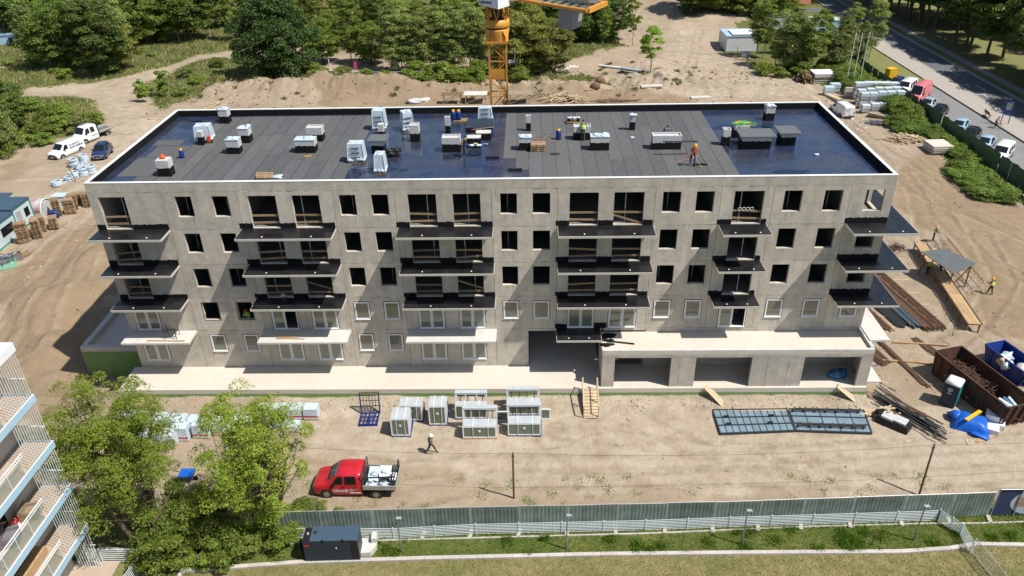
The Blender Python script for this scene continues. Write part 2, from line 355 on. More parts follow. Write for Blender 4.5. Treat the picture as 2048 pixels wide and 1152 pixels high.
def grid(xs, ys, name, m):
    X, Y = np.meshgrid(xs, ys); Z = terr(X, Y); nx, ny = len(xs), len(ys)
    co = np.stack([X, Y, Z], -1).reshape(-1, 3)
    idx = np.arange(nx*ny).reshape(ny, nx)
    q = np.stack([idx[:-1, :-1], idx[:-1, 1:], idx[1:, 1:], idx[1:, :-1]], -1).reshape(-1, 4)
    me = bpy.data.meshes.new(name); me.vertices.add(len(co)); me.vertices.foreach_set('co', co.ravel())
    me.loops.add(q.size); me.loops.foreach_set('vertex_index', q.ravel().astype(np.int32))
    me.polygons.add(len(q)); me.polygons.foreach_set('loop_start', np.arange(0, q.size, 4, dtype=np.int32))
    me.polygons.foreach_set('use_smooth', np.ones(len(q), bool)); me.update(calc_edges=True)
    jx = X+fbm(X, Y, 3.0, 61)*2.2; jy = Y+fbm(X, Y, 3.0, 71)*2.2
    def mask(polys):
        a = np.zeros(X.shape)
        for p in polys: a = np.maximum(a, inpoly(jx, jy, p))
        for _ in range(2):
            b = a.copy(); b[1:-1, 1:-1] = (a[1:-1, 1:-1]*2+a[:-2, 1:-1]+a[2:, 1:-1]+a[1:-1, :-2]+a[1:-1, 2:])/6; a = b
        return a
    def maskhard(polys):
        a = np.zeros(X.shape)
        for p in polys: a = np.maximum(a, inpoly(X, Y, p))
        return a
    g = mask(GRASS[:-1]); g = np.maximum(g, maskhard(GRASS[-1:])); t = mask(TRACK); g = g*(1-t)
    col = np.stack([g, np.maximum(mask(PALE), t*0.55), mask(OCHRE), maskhard([DRY])], -1).reshape(-1, 4).astype(np.float32)
    rf = rut_field(X, Y); mk = np.stack([np.clip(rf, 0, 1), np.clip(-rf*1.6, 0, 1), rf*0, rf*0+1], -1).reshape(-1, 4).astype(np.float32)
    a2 = me.color_attributes.new('marks', 'FLOAT_COLOR', 'POINT'); a2.data.foreach_set('color', mk.ravel())
    at = me.color_attributes.new('cover', 'FLOAT_COLOR', 'POINT'); at.data.foreach_set('color', col.ravel())
    me.materials.append(m); return link(me, name)
def ground_material():
    m = bpy.data.materials.new('earth'); m.use_nodes = True; n = m.node_tree.nodes; L = m.node_tree.links; b = n['Principled BSDF']
    tc = n.new('ShaderNodeTexCoord'); at = n.new('ShaderNodeAttribute'); at.attribute_name = 'cover'
    sp = n.new('ShaderNodeSeparateColor'); L.new(at.outputs['Color'], sp.inputs[0])
    def nz(s, d=8, r=0.62, vec=None):
        t = n.new('ShaderNodeTexNoise'); t.inputs['Scale'].default_value = s; t.inputs['Detail'].default_value = d; t.inputs['Roughness'].default_value = r
        L.new(vec or tc.outputs['Object'], t.inputs['Vector']); return t.outputs['Fac']
    def mr(x, a, b_, c, d):
        r = n.new('ShaderNodeMapRange'); L.new(x, r.inputs[0])
        for i, v in enumerate((a, b_, c, d)): r.inputs[i+1].default_value = v
        return r.outputs[0]
    def mx(f, a, c, mode='MIX'):
        x = n.new('ShaderNodeMix'); x.data_type = 'RGBA'; x.blend_type = mode
        for s, v in ((x.inputs[0], f), (x.inputs[6], a), (x.inputs[7], c)):
            if hasattr(v, 'is_linked'): L.new(v, s)
            elif isinstance(v, (int, float)): s.default_value = v
            else: s.default_value = (*v, 1)
        return x.outputs[2]
    def add(x, y, op='ADD'):
        a = n.new('ShaderNodeMath'); a.operation = op
        for i, v in enumerate((x, y)):
            if hasattr(v, 'is_linked'): L.new(v, a.inputs[i])
            else: a.inputs[i].default_value = v
        return a.outputs[0]
    dirt = mx(mr(nz(0.12), 0.38, 0.62, 0, 1), (0.365, 0.29, 0.21), (0.305, 0.24, 0.17))
    dirt = mx(mr(nz(0.9), 0.5, 0.75, 0, 0.35), dirt, (0.25, 0.185, 0.125))
    dirt = mx(mr(nz(4), 0.55, 0.72, 0, 0.5), dirt, (0.42, 0.34, 0.25))
    pale = mx(mr(nz(0.8), 0.35, 0.65, 0.1, 0.8), dirt, (0.50, 0.43, 0.34))
    c = mx(add(sp.outputs['Green'], mr(nz(0.5), 0.3, 0.7, -0.5, 0.5), 'ADD'), dirt, pale)
    c = mx(mr(add(sp.outputs['Blue'], mr(nz(0.4), 0.3, 0.7, -0.6, 0.3), 'ADD'), 0, 0.6, 0, 0.8), c, (0.255, 0.185, 0.115))
    # wheel tracks: long dark and light streaks
    mp = n.new('ShaderNodeMapping'); mp.inputs['Scale'].default_value = (0.12, 1.1, 1); mp.inputs['Rotation'].default_value = (0, 0, 0.12); L.new(tc.outputs['Object'], mp.inputs[0])
    c = mx(1.0, c, mx(mr(nz(0.9, 6, 0.6, mp.outputs[0]), 0.35, 0.65, 0, 1), (0.93, 0.93, 0.93), (1.05, 1.05, 1.04)), 'MULTIPLY')
    a2 = n.new('ShaderNodeAttribute'); a2.attribute_name = 'marks'; s2 = n.new('ShaderNodeSeparateColor'); L.new(a2.outputs['Color'], s2.inputs[0])
    brk = mr(nz(1.1), 0.35, 0.65, 0.0, 0.55)
    c = mx(add(s2.outputs['Red'], brk, 'MULTIPLY'), c, (0.19, 0.14, 0.095)); c = mx(add(s2.outputs['Green'], brk, 'MULTIPLY'), c, (0.44, 0.37, 0.28))
    gr = mx(mr(nz(0.25), 0.4, 0.6, 0, 1), (0.105, 0.125, 0.035), (0.19, 0.17, 0.06))
    gr = mx(mr(nz(3.0), 0.4, 0.65, 0, 0.8), gr, (0.06, 0.085, 0.02))
    gf = mr(add(sp.outputs['Red'], mr(nz(1.3), 0.3, 0.7, -0.35, 0.35), 'ADD'), 0.3, 0.6, 0, 1)
    c = mx(gf, c, gr)
    dry = mx(mr(nz(1.6), 0.35, 0.65, 0, 1), (0.28, 0.235, 0.115), (0.17, 0.165, 0.06)); dry = mx(mr(nz(0.35), 0.5, 0.7, 0, 0.7), dry, (0.13, 0.15, 0.045))
    c = mx(at.outputs['Alpha'], c, dry)
    L.new(c, b.inputs['Base Color']); b.inputs['Roughness'].default_value = 0.95; b.inputs['Specular IOR Level'].default_value = 0.15
    h = add(nz(1.2, 10, 0.65), add(nz(9, 6, 0.7), 0.35, 'MULTIPLY'))
    bp = n.new('ShaderNodeBump'); bp.inputs['Strength'].default_value = 0.9; bp.inputs['Distance'].default_value = 0.2
    L.new(h, bp.inputs['Height']); L.new(bp.outputs[0], b.inputs['Normal']); return m
EARTH = ground_material()
xs = np.concatenate([np.arange(-260, -60, 4.0), np.arange(-60, -22, 1.0), np.arange(-22, 90, 0.25), np.arange(90, 96, 0.5), np.arange(96, 300, 3.0)])
ys = np.concatenate([np.arange(-42, -22, 1.0), np.arange(-22, 30, 0.25), np.arange(30, 60, 0.8), np.arange(60, 100, 0.6), np.arange(100, 180, 1.6), np.arange(180, 420, 8)])
gnd = struct(grid(xs, ys, 'ground', EARTH), 'bare sandy earth of the building site with overgrown edges')
mb = MB(); mb.poly([(-1500, -900, GZ-1.6), (1600, -900, GZ-1.6), (1600, 2400, GZ-1.6), (-1500, 2400, GZ-1.6)])
defm('far_field', (0.09, 0.10, 0.035), 0.95, col2=(0.16, 0.14, 0.06), c2amt=0.5, c2scale=0.02)
struct(mb.build('distant_ground', 'far_field'))

# ------------------------------------------------------------------ the building under construction
SH = 2.95; BW = 57.12; BD = 16.87
B = thing('apartment_building', 'five storey concrete apartment block under construction with black membrane roof and balconies', 'building', (0, 0, 0))
WC = [(6.2, 7.4), (8.87, 10.05), (18.02, 19.2), (20.33, 21.53), (29.52, 30.7), (31.83, 33.07), (41.03, 42.3), (43.38, 44.64), (49.53, 50.8), (52.33, 53.6), (55.2, 56.5)]
DC = [(0.66, 2.6), (11.47, 13.48), (14.63, 16.6), (22.93, 24.95), (26.13, 28.1), (34.45, 36.5), (37.6, 39.72), (46.05, 48.13)]
BAYS = [0.0, 5.35, 10.75, 17.6, 22.0, 28.9, 33.6, 40.5, 45.1, 48.75, 54.15, BW]
TH = 0.26
def wall_panel(x0, x1, z0, z1, holes, y=0.0, th=TH, axis='x', name='wall_panel', m='concrete', parent=B):
    """wall slab with real openings; axis 'x' lies along x at y, axis 'y' along y at x=y"""
    cx = sorted({x0, x1, *[min(max(h[0], x0), x1) for h in holes], *[min(max(h[1], x0), x1) for h in holes]})
    cz = sorted({z0, z1, *[min(max(h[2], z0), z1) for h in holes], *[min(max(h[3], z0), z1) for h in holes]})
    def solid(i, j):
        if i < 0 or j < 0 or i >= len(cx)-1 or j >= len(cz)-1: return False
        mx_, mz = (cx[i]+cx[i+1])/2, (cz[j]+cz[j+1])/2
        return not any(h[0] < mx_ < h[1] and h[2] < mz < h[3] for h in holes)
    mb = MB()
    def P(x, d, z): return (x, y+d, z) if axis == 'x' else (y-d, x, z)
    for i in range(len(cx)-1):
        for j in range(len(cz)-1):
            if not solid(i, j): continue
            a, b, c, d = cx[i], cx[i+1], cz[j], cz[j+1]
            mb.poly([P(a, 0, c), P(b, 0, c), P(b, 0, d), P(a, 0, d)]); mb.poly([P(a, th, c), P(a, th, d), P(b, th, d), P(b, th, c)])
            if not solid(i-1, j): mb.poly([P(a, 0, c), P(a, 0, d), P(a, th, d), P(a, th, c)])
            if not solid(i+1, j): mb.poly([P(b, 0, c), P(b, th, c), P(b, th, d), P(b, 0, d)])
            if not solid(i, j-1): mb.poly([P(a, 0, c), P(a, th, c), P(b, th, c), P(b, 0, c)])
            if not solid(i, j+1): mb.poly([P(a, 0, d), P(b, 0, d), P(b, th, d), P(a, th, d)])
    return mb.build(name, m, parent)
for s in range(5):
    zb = s*SH if s else -0.62; zt = (s+1)*SH-0.02 if s < 4 else 14.74
    fl = s*SH
    for k in range(len(BAYS)-1):
        x0, x1 = BAYS[k]+(0.012 if k else 0), BAYS[k+1]-(0.012 if k < len(BAYS)-2 else 0)
        if s == 0 and x0 > 36: continue
        holes = []
        if s == 0:
            for a, b in WC[:4]: holes.append((a, b, 0.93, 2.52))
            for a, b in DC[:5]: holes.append((a, b, 0.06, 2.45))
            holes.append((31.43, 40.5, -1, 2.72))
        else:
            hd = 2.58 if s > 1 else 2.52
            for a, b in WC: holes.append((a, b, fl+0.97, fl+hd))
            for a, b in DC: holes.append((a, b, fl+0.06, fl+hd))
        if s == 0 and k == 6: x1 = 37.1
        wall_panel(x0, x1, zb, zt, [h for h in holes if h[1] > x0 and h[0] < x1])
# garage-level back wall behind the car ports, the end walls and the rear wall
wall_panel(40.55, BW, -0.62, SH-0.02, [], y=0.0)
wall_panel(37.3, 40.5, 2.72, SH-0.02, [], y=0.0)
for s in range(5):
    zb = s*SH if s else -0.62; zt = (s+1)*SH-0.02 if s < 4 else 14.74
    hs = [] if s < 4 else [(0.9, 3.2, s*SH+0.2, s*SH+2.55)]
    wall_panel(TH+0.002, BD-TH-0.002, zb, zt, hs+([(9, 11, s*SH+0.9, s*SH+2.5)]), y=BW, axis='y')
    hs = [(5.0, 6.3, s*SH+0.95, s*SH+2.5), (11, 12.3, s*SH+0.95, s*SH+2.5)]
    wall_panel(TH+0.002, BD-TH-0.002, zb if s else -2.8, zt, hs, y=TH, axis='y')
    for k in range(6):
        a = BW*k/6+(0.012 if k else 0); b = BW*(k+1)/6-(0.012 if k < 5 else 0)
        wall_panel(a, b, zb, zt, [(a+1.6, a+3.4, s*SH+0.1, s*SH+2.5), (a+5.5, a+6.8, s*SH+0.95, s*SH+2.5)], y=BD-TH)
wall_panel(0.0, BW, -2.8, -0.63, [], name='plinth_wall', m='concrete')
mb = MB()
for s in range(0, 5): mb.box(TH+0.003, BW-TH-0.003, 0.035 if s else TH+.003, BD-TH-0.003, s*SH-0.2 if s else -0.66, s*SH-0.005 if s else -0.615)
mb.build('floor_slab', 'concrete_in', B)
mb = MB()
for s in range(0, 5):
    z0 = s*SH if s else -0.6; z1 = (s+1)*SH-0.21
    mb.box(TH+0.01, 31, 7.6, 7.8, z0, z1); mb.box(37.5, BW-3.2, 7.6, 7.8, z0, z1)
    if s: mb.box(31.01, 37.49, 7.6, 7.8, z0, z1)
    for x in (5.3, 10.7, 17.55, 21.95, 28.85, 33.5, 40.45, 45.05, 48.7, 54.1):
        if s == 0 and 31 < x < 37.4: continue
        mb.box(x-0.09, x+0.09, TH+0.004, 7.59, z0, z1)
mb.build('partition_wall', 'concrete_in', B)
# roof deck, parapet, coping
mb = MB(); mb.box(0.0, BW, 0.0, BD, 14.752, 14.86); mb.build('roof_slab', 'concrete', B)
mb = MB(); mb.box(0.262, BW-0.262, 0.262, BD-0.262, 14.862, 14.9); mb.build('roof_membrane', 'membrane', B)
for nm, (a, b, c, d) in dict(front=(0, BW, 0, 0.22), back=(0, BW, BD-0.22, BD), left=(0, 0.22, 0.2203, BD-0.2203), right=(BW-0.22, BW, 0.2203, BD-0.2203)).items():
    mb = MB(); mb.box(a, b, c, d, 14.862, 15.44); mb.build('parapet', 'concrete', B)
    if nm in ('front', 'back'): mb = MB(); mb.box(a-0.01, b+0.01, c-0.012, d+0.012, 15.442, 15.485)
    else: mb = MB(); mb.box(a-0.012, b+0.012, c+0.015, d-0.015, 15.442, 15.485)
    mb.build('coping', 'zinc_white', B)
mb = MB()   # bitumen upstand inside the parapet
mb.box(0.223, BW-0.223, BD-0.262, BD-0.223, 14.862, 15.43); mb.box(0.223, BW-0.223, 0.223, 0.26, 14.862, 15.43)
mb.box(0.223, 0.26, 0.262, BD-0.264, 14.862, 15.43); mb.box(BW-0.26, BW-0.223, 0.262, BD-0.264, 14.862, 15.43)
mb.build('upstand', 'bitumen_paint', B)
# rolled roofing felt strips
def felt(x0, x1, y0, y1, lift=0.0, skew=0.0):
    z = 14.905+lift
    mb = MB(); mb.add([(x0, y0, z), (x1, y0, z), (x1+skew, y1, z), (x0+skew, y1, z), (x0, y0, z+0.008), (x1, y0, z+0.008), (x1+skew, y1, z+0.008), (x0+skew, y1, z+0.008)],
                      [(4, 5, 6, 7), (0, 1, 5, 4), (1, 2, 6, 5), (2, 3, 7, 6), (3, 0, 4, 7)])
    return mb.build('felt_strip', 'felt', B)
x = 4.2; k = 0; rr = random.Random(3)
while x < 17.9:
    wd = 1.0+rr.uniform(-.04, .04)
    cuts = [0.5 if x > 5 else 3.5, rr.uniform(5, 8), rr.uniform(10, 13.5), 16.35 if x > 5.9 else 13.0+rr.uniform(-.2, .2)]
    if x < 5.2: cuts = [0.4, 5.0, 9.5, 16.3]
    for a, b in zip(cuts[:-1], cuts[1:]): felt(x+0.02, x+wd-0.02, a+0.015, b-0.015, rr.choice((0, 0.004)))
    x += wd; k += 1
felt(1.0, 4.15, 2.6, 6.4); felt(1.5, 4.15, 6.45, 9.0); felt(2.6, 4.15, 0.6, 2.55); felt(0.9, 3.2, 9.1, 10.4)
ends = {0: 6.0, 1: 2.4}
x = 29.6; k = 0
while x < 45.7:
    wd = 1.0+rr.uniform(-.04, .04)
    y0 = {0: 5.4, 1: 3.1}.get(k, 0.42)
    cuts = [y0, rr.uniform(4.5, 8) if k > 1 else 9.0, rr.uniform(10, 13), 16.4-rr.choice((0, 0, 0.0))]
    for a, b in zip(cuts[:-1], cuts[1:]): felt(x+0.015, x+wd-0.015, a+0.012, b-0.012, rr.choice((0, 0.004)))
    x += wd; k += 1
for p in ((28.79, 5.46, 14.90), (30.54, 2.98, 14.90), (44.20, 3.57, 14.90)):
    mb = MB(); mb.tube((p[0]-0.52, p[1], 15.0), (p[0]+0.52, p[1], 15.0), 0.09, n=10); mb.build('felt_roll', 'bitumen', B)
# ---- ventilation shafts and roof boxes (white block above, bitumen-coated foot)
def shaft(x0, x1, y0, y1, h, hb, top=None, plate=None, rz=0):
    """x0..x1, y0..y1 footprint; h height; hb height of the black foot"""
    cx, cy = (x0+x1)/2, (y0+y1)/2; hx, hy = (x1-x0)/2, (y1-y0)/2
    mb = MB(); mb.box(-hx, hx, -hy, hy, 0, hb)
    o = mb.build('vent_shaft', 'bitumen_paint', B, (cx, cy, 14.91), rz)
    mb = MB()
    # the paint edge is uneven: little steps round the foot
    r = random.Random(int(x0*10)); n = max(4, int(hx*2/0.12))
    for i in range(n):
        a = -hx-0.006+(2*hx+0.012)*i/n; b = -hx-0.006+(2*hx+0.012)*(i+1)/n
        mb.box(a, b, -hy-0.006, -hy+0.02, hb-0.03, hb+r.uniform(0.01, 0.07))
    mb.build('paint_edge', 'bitumen_paint', o)
    mb = MB(); mb.box(-hx+.001, hx-.001, -hy+.001, hy-.001, hb+0.001, h); mb.build('block_course', 'block_white', o)
    if top == 'rim':
        mb = MB(); t = 0.07
        mb.box(-hx, hx, -hy, -hy+t, h+.001, h+0.12); mb.box(-hx, hx, hy-t, hy, h+.001, h+0.12); mb.box(-hx, -hx+t, -hy+t, hy-t, h+.001, h+0.12); mb.box(hx-t, hx, -hy+t, hy-t, h+.001, h+0.12)
        mb.build('shaft_rim', 'block_white', o)
    if top == 'wrap':
        mb = MB()
        for i in range(5): mb.blob((r.uniform(-hx, hx)*.8, r.uniform(-hy, hy)*.8, h+0.05), (0.2, 0.16, 0.08), seed=i, amp=.5)
        mb.box(-hx-.03, hx+.03, -hy-.03, hy+.03, h+.002, h+.03); mb.build('plastic_sheet', 'wrap', o)
    if plate:
        a, b, c, d = plate; mb = MB(); mb.box(a-cx, b-cx, c-cy, d-cy, h+0.002, h+0.09); mb.build('cover_plate', 'roof_sheet', o)
    return o
def sh(px0, px1, py, depth, h, hb, **k):
    pass
for (pa, pb, dep, h, hb, kw) in [
    ((4.25, 2.45, 14.90), (5.16, 2.62, 14.90), 0.85, 1.25, 0.62, {}),                 # orange bag shaft, front left
    ((7.84, 6.97, 14.90), (8.84, 6.94, 14.90), 0.8, 1.15, 0.52, dict(top='wrap')),
    ((8.03, 9.46, 14.90), (8.86, 9.43, 14.90), 0.9, 1.2, 0.6, dict(top='wrap')),
    ((4.66, 14.47, 14.90), (5.46, 14.71, 14.90), 0.8, 1.2, 0.6, dict(top='wrap')),
    ((4.79, 9.10, 14.90), (5.20, 9.20, 14.90), 0.45, 1.15, 0.65, {}),
    ((13.26, 7.02, 14.90), (14.82, 6.97, 14.90), 0.9, 1.05, 0.55, dict(top='wrap')),
    ((13.53, 9.63, 14.90), (14.80, 9.47, 14.90), 0.9, 1.05, 0.55, dict(top='rim')),
    ((19.32, 6.72, 14.90), (20.29, 6.80, 14.90), 1.0, 1.05, 0.6, dict(plate=True)),
    ((19.14, 10.88, 14.90), (19.60, 10.86, 14.90), 0.5, 0.95, 0.3, {}),
    ((21.99, 9.34, 14.90), (22.73, 9.32, 14.90), 0.8, 1.25, 0.65, dict(top='rim')),
    ((24.65, 11.30, 14.90), (25.07, 11.28, 14.90), 0.4, 1.25, 0.6, dict(top='rim')),
    ((24.82, 6.87, 14.90), (26.24, 6.83, 14.90), 0.9, 1.05, 0.6, dict(top='rim')),
    ((26.68, 7.70, 14.90), (27.79, 7.66, 14.90), 0.75, 0.85, 0.75, {}),
    ((27.29, 9.52, 14.90), (28.50, 9.59, 14.90), 0.8, 0.6, 0.5, {}),
    ((30.80, 7.01, 14.90), (31.77, 6.98, 14.90), 0.8, 1.05, 0.6, dict(top='wrap')),
    ((31.34, 11.56, 14.90), (31.75, 11.54, 14.90), 0.35, 1.2, 0.65, dict(top='rim')),
    ((35.16, 9.25, 14.90), (36.53, 9.32, 14.90), 0.8, 1.0, 0.58, dict(top='rim')),
    ((36.36, 6.84, 14.90), (37.79, 6.79, 14.90), 0.85, 1.1, 0.6, dict(top='wrap')),
    ((39.90, 11.50, 14.90), (40.35, 11.48, 14.90), 0.4, 1.25, 0.68, dict(top='wrap')),
    ((41.13, 6.90, 14.90), (43.35, 6.83, 14.90), 0.85, 1.0, 0.52, dict(top='rim')),
    ((46.68, 7.61, 14.90), (47.26, 7.59, 14.90), 0.6, 1.2, 0.68, dict(top='rim')),
    ((51.55, 13.50, 14.90), (52.30, 13.47, 14.90), 0.75, 1.2, 0.6, dict(top='wrap')),
    ((48.04, 6.79, 14.90), (50.21, 6.72, 14.90), 1.4, 1.0, 0.6, dict(plate=True)),
    ((51.18, 7.46, 14.90), (52.29, 7.43, 14.90), 1.3, 1.0, 0.65, dict(plate=True)),
    ((48.02, 9.40, 14.90), (49.20, 9.36, 14.90), 1.0, 0.95, 0.6, {})]:
    x0, x1, y0 = pa[0], pb[0], pa[1]
    if kw.get('plate') is True: kw = dict(plate=(x0-0.25, x1+0.3, y0-0.25, y0+dep+0.3))
    shaft(x0, x1, y0, y0+dep, h, hb, **kw)
mb = MB(); p = (29.24, 9.33, 14.90); mb.box(30.5-0.3+0, 30.5+.9, 9, 9.9, 0, .01)
p = (26.35, 11.36, 14.90); q_ = (28.52, 11.28, 14.90)
mb = MB(); mb.box(p[0], q_[0], p[1], p[1]+2.3, 14.91, 15.3); mb.build('roof_hatch_box', 'bitumen', B)
mb = MB(); mb.box(p[0]-.04, q_[0]+.04, p[1]-.04, p[1]+2.34, 15.302, 15.35); mb.build('roof_hatch_cover', 'slate', B)
# ---- balconies
def balcony(x0, x1, lvl, yf=-1.72, m='bitumen', side=False):
    z = lvl*SH
    b = MB(); b.box(x0, x1, yf, -0.012, z-0.17, z-0.008)
    if side: b.box(BW+0.012, x1, -0.010, 6.5, z-0.17, z-0.008)
    o = b.build('balcony', 'concrete_edge' if m == 'bitumen' else 'concrete_white', B)
    if m == 'bitumen':
        t = MB(); t.box(x0+0.03, x1-0.03, yf+0.035, -0.013, z-0.006, z+0.004)
        if side: t.box(BW+0.015, x1-0.03, -0.011, 6.48, z-0.006, z+0.004)
        t.build('balcony_membrane', 'bitumen', o)
        w_ = MB()
        for sx in (x0+(x1-x0)*(.24+.03*(lvl % 3)), x0+(x1-x0)*(.70+.02*lvl)): w_.lathe([(0.0, z+0.03), (0.05, z+0.03), (0.06, z+0.005)], (sx, yf+0.35, 0), 8)
        w_.build('drain', 'zinc_white', o)
    return o
def skirt(x0, x1, z, h=0.42, seed=0):
    """black bitumen coat brushed up the wall, ragged upper edge"""
    r = random.Random(seed); mb = MB(); x = x0; n = 0
    while x < x1-1e-3:
        wd = min(r.uniform(0.05, 0.2), x1-x); hh = h+r.uniform(-0.04, 0.03)
        mb.box(x, x+wd, -0.010, 0.0-0.0005, z, z+hh); x += wd
    return mb.build('bitumen_skirt', 'bitumen_paint', B)
BAL = [(0.0, 5.32, [DC[0]]), (10.6, 17.53, DC[1:3]), (22.07, 28.98, DC[3:5]), (33.6, 40.5, DC[5:7]), (45.14, 48.57, [DC[7]]), (54.18, 58.7, [])]
for lvl in (4, 3, 2, 1):
    for i, (a, b, ds) in enumerate(BAL):
        if lvl == 1:
            if i == 3: balcony(33.58, 37.03, 1, -1.74); skirt(33.5, 34.4, SH+0.004, 0.4, 5); skirt(36.55, 37.5, SH+0.004, 0.5, 6); continue
            if i == 4: continue
            if i == 5: balcony(57.14, 58.64, 1, -1.85, 'white', True); continue
            balcony(a, b, 1, -1.78, 'white'); continue
        balcony(a, b, lvl, side=(i == 5))
        xs_ = [a-0.12 if a > 0.2 else 0.02]
        for d in ds: xs_ += [d[0]-0.0, d[1]+0.0]
        xs_ += [b-0.05 if i < 5 else BW-0.01]
        if i < 5:
            for j in range(0, len(xs_), 2): skirt(xs_[j], xs_[j+1], lvl*SH+0.006, 0.42 if lvl > 2 else 0.36, lvl*10+i*3+j)
        else: skirt(54.1, BW-0.01, lvl*SH+0.006, 0.45, lvl)
# side balconies at the left end seen edge-on are part of the first stack
defm('guard_wood', (0.30, 0.20, 0.11), 0.8, var=.2, vscale=6, objrand=.3)
# ---- guard boards and props in the open doorways
rr = random.Random(9); R_TILT = {0: 3.5, 1: 1, 2: 2, 3: 5}
for lvl in (4, 3, 2):
    for i, (a, b) in enumerate(DC):
        z = lvl*SH
        if not (lvl < 4 and i == 7):
            for q_, hz in enumerate((0.42, 0.98)):
                t = rr.uniform(-.02, .02)
                t *= R_TILT.get((lvl+i) % 4, 1)
                if (lvl, i, q_) in ((4, 6, 0), (2, 2, 1), (2, 4, 1)): t = 0.35
                mb = MB(); mb.bar((a-0.0+.003, 0.14, z+hz+t), (b-.003, 0.14, z+hz-t), 0.035, 0.14); mb.build('guard_board', 'guard_wood', B)
        for xx in ((a+b)/2+rr.uniform(-.5, .6),) if rr.random() < 0.75 else ():
            mb = MB(); mb.tube((xx, 0.55, z), (xx, 0.55, z+2.72), 0.035, n=8); mb.tube((xx, 0.55, z+1.2), (xx, 0.55, z+1.32), 0.06, n=8); mb.build('steel_prop', 'galv', B)
    for i, (a, b) in enumerate(WC):
        if rr.random() < 0.35:
            mb = MB(); xx = a+rr.uniform(.3, .8); mb.tube((xx, 0.9, lvl*SH), (xx, 0.9, lvl*SH+2.72), 0.035, n=8); mb.build('steel_prop', 'steel', B)
# rolled-up rings on the guard rail of the narrow doorway
mb = MB()
for k in range(4):
    c = (46.55+0.28*k, 0.05, 4*SH+1.18)
    pts = [(c[0]+0.12*math.cos(t), c[1], c[2]+0.12*math.sin(t)) for t in np.linspace(0, 2*PI, 13)]; mb.path(pts, 0.018)
mb.build('plastic_ring', 'print_white', B)
# ---- windows
def window(x0, x1, z0, z1, mull=1, opened=None, glassm='glass'):
    y = 0.05; fr = 0.075
    t = MB(); w_ = 0.05
    t.box(x0-w_, x1+w_, -0.006, -0.0005, z1, z1+w_); t.box(x0-w_, x1+w_, -0.006, -0.0005, z0-w_, z0)
    t.box(x0-w_, x0, -0.006, -0.0005, z0+.0005, z1-.0005); t.box(x1, x1+w_, -0.006, -0.0005, z0+.0005, z1-.0005)
    f = MB()
    f.box(x0, x1, -0.03, y, z1-fr, z1-.001); f.box(x0, x1, -0.03, y, z0+.001, z0+fr)
    f.box(x0, x0+fr, -0.03, y, z0+fr, z1-fr); f.box(x1-fr, x1, -0.03, y, z0+fr, z1-fr)
    fx = [x0+fr]+([(x0+x1)/2] if mull == 2 else [])+[x1-fr]
    if mull == 2: f.box((x0+x1)/2-0.045, (x0+x1)/2+0.045, -0.028, y-.002, z0+fr, z1-fr)
    o = f.build('window', 'pvc', B); t.build('sealing_tape', 'tape', o)
    s = MB(); s.box(x0-.03, x1+.03, -0.07, -0.032, z0-0.02, z0+0.03); s.build('window_sill', 'pvc', o)
    cells = [(x0, x1)] if mull == 1 else [(x0+fr*0.3, (x0+x1)/2), ((x0+x1)/2, x1-fr*0.3)]
    for ci, (a, b) in enumerate(cells):
        if opened == ci: continue
        sa = MB(); g = 0.05; i0, i1, j0, j1 = a+fr*.9, b-fr*.9, z0+fr*.98, z1-fr*.98
        sa.box(i0, i1, -0.012, 0.03, j1-g, j1); sa.box(i0, i1, -0.012, 0.03, j0, j0+g); sa.box(i0, i0+g, -0.012, 0.03, j0+g, j1-g); sa.box(i1-g, i1, -0.012, 0.03, j0+g, j1-g)
        sa.build('sash', 'pvc', o)
        p = MB(); p.box(i0+g-.004, i1-g+.004, 0.006, 0.014, j0+g-.004, j1-g+.004); p.build('pane', glassm, o)
    return o
for s in (0, 1):
    fl = s*SH
    for i, (a, b) in enumerate(WC):
        if s == 0 and i > 3: continue
        if s == 1 and i < 2: continue
        window(a+.01, b-.01, fl+0.94, fl+2.51)
    for i, (a, b) in enumerate(DC):
        if s == 0 and i > 4: continue
        window(a+.01, b-.01, fl+0.07, fl+2.45, 2, {(1, 1): 1, (1, 7): 1}.get((s, i)))
for a, b in WC[:2]:      # taped but still unglazed openings
    t = MB(); z0, z1, w_ = SH+0.97, SH+2.52, 0.05
    t.box(a-w_, b+w_, -0.006, -0.0005, z1, z1+w_); t.box(a-w_, b+w_, -0.006, -0.0005, z0-w_, z0); t.box(a-w_, a, -0.006, -0.0005, z0, z1); t.box(b, b+w_, -0.006, -0.0005, z0, z1)
    t.build('sealing_tape', 'tape', B)
# ---- terrace in front
mb = MB(); mb.box(-0.6, 57.2, -3.05, -0.004, -1.0, -0.6); mb.build('terrace_slab', 'concrete_smooth', B)
mb = MB(); mb.box(-0.58, 57.18, -3.03, -2.8, -1.9, -1.002); mb.build('terrace_footing', 'concrete', B)
mb = MB(); mb.box(-0.6, 57.2, -3.062, -3.052, -1.45, -1.02); mb.build('green_waterproofing', 'green_film', B)
mb = MB(); mb.box(31.5, 37.0, -0.003, 7.55, -0.64, -0.6); mb.build('passage_floor', 'concrete_smooth', B)
mb = MB(); mb.box(31.2, 31.42, 0.27, 7.55, -0.6, 2.7); mb.build('passage_wall', 'concrete', B)
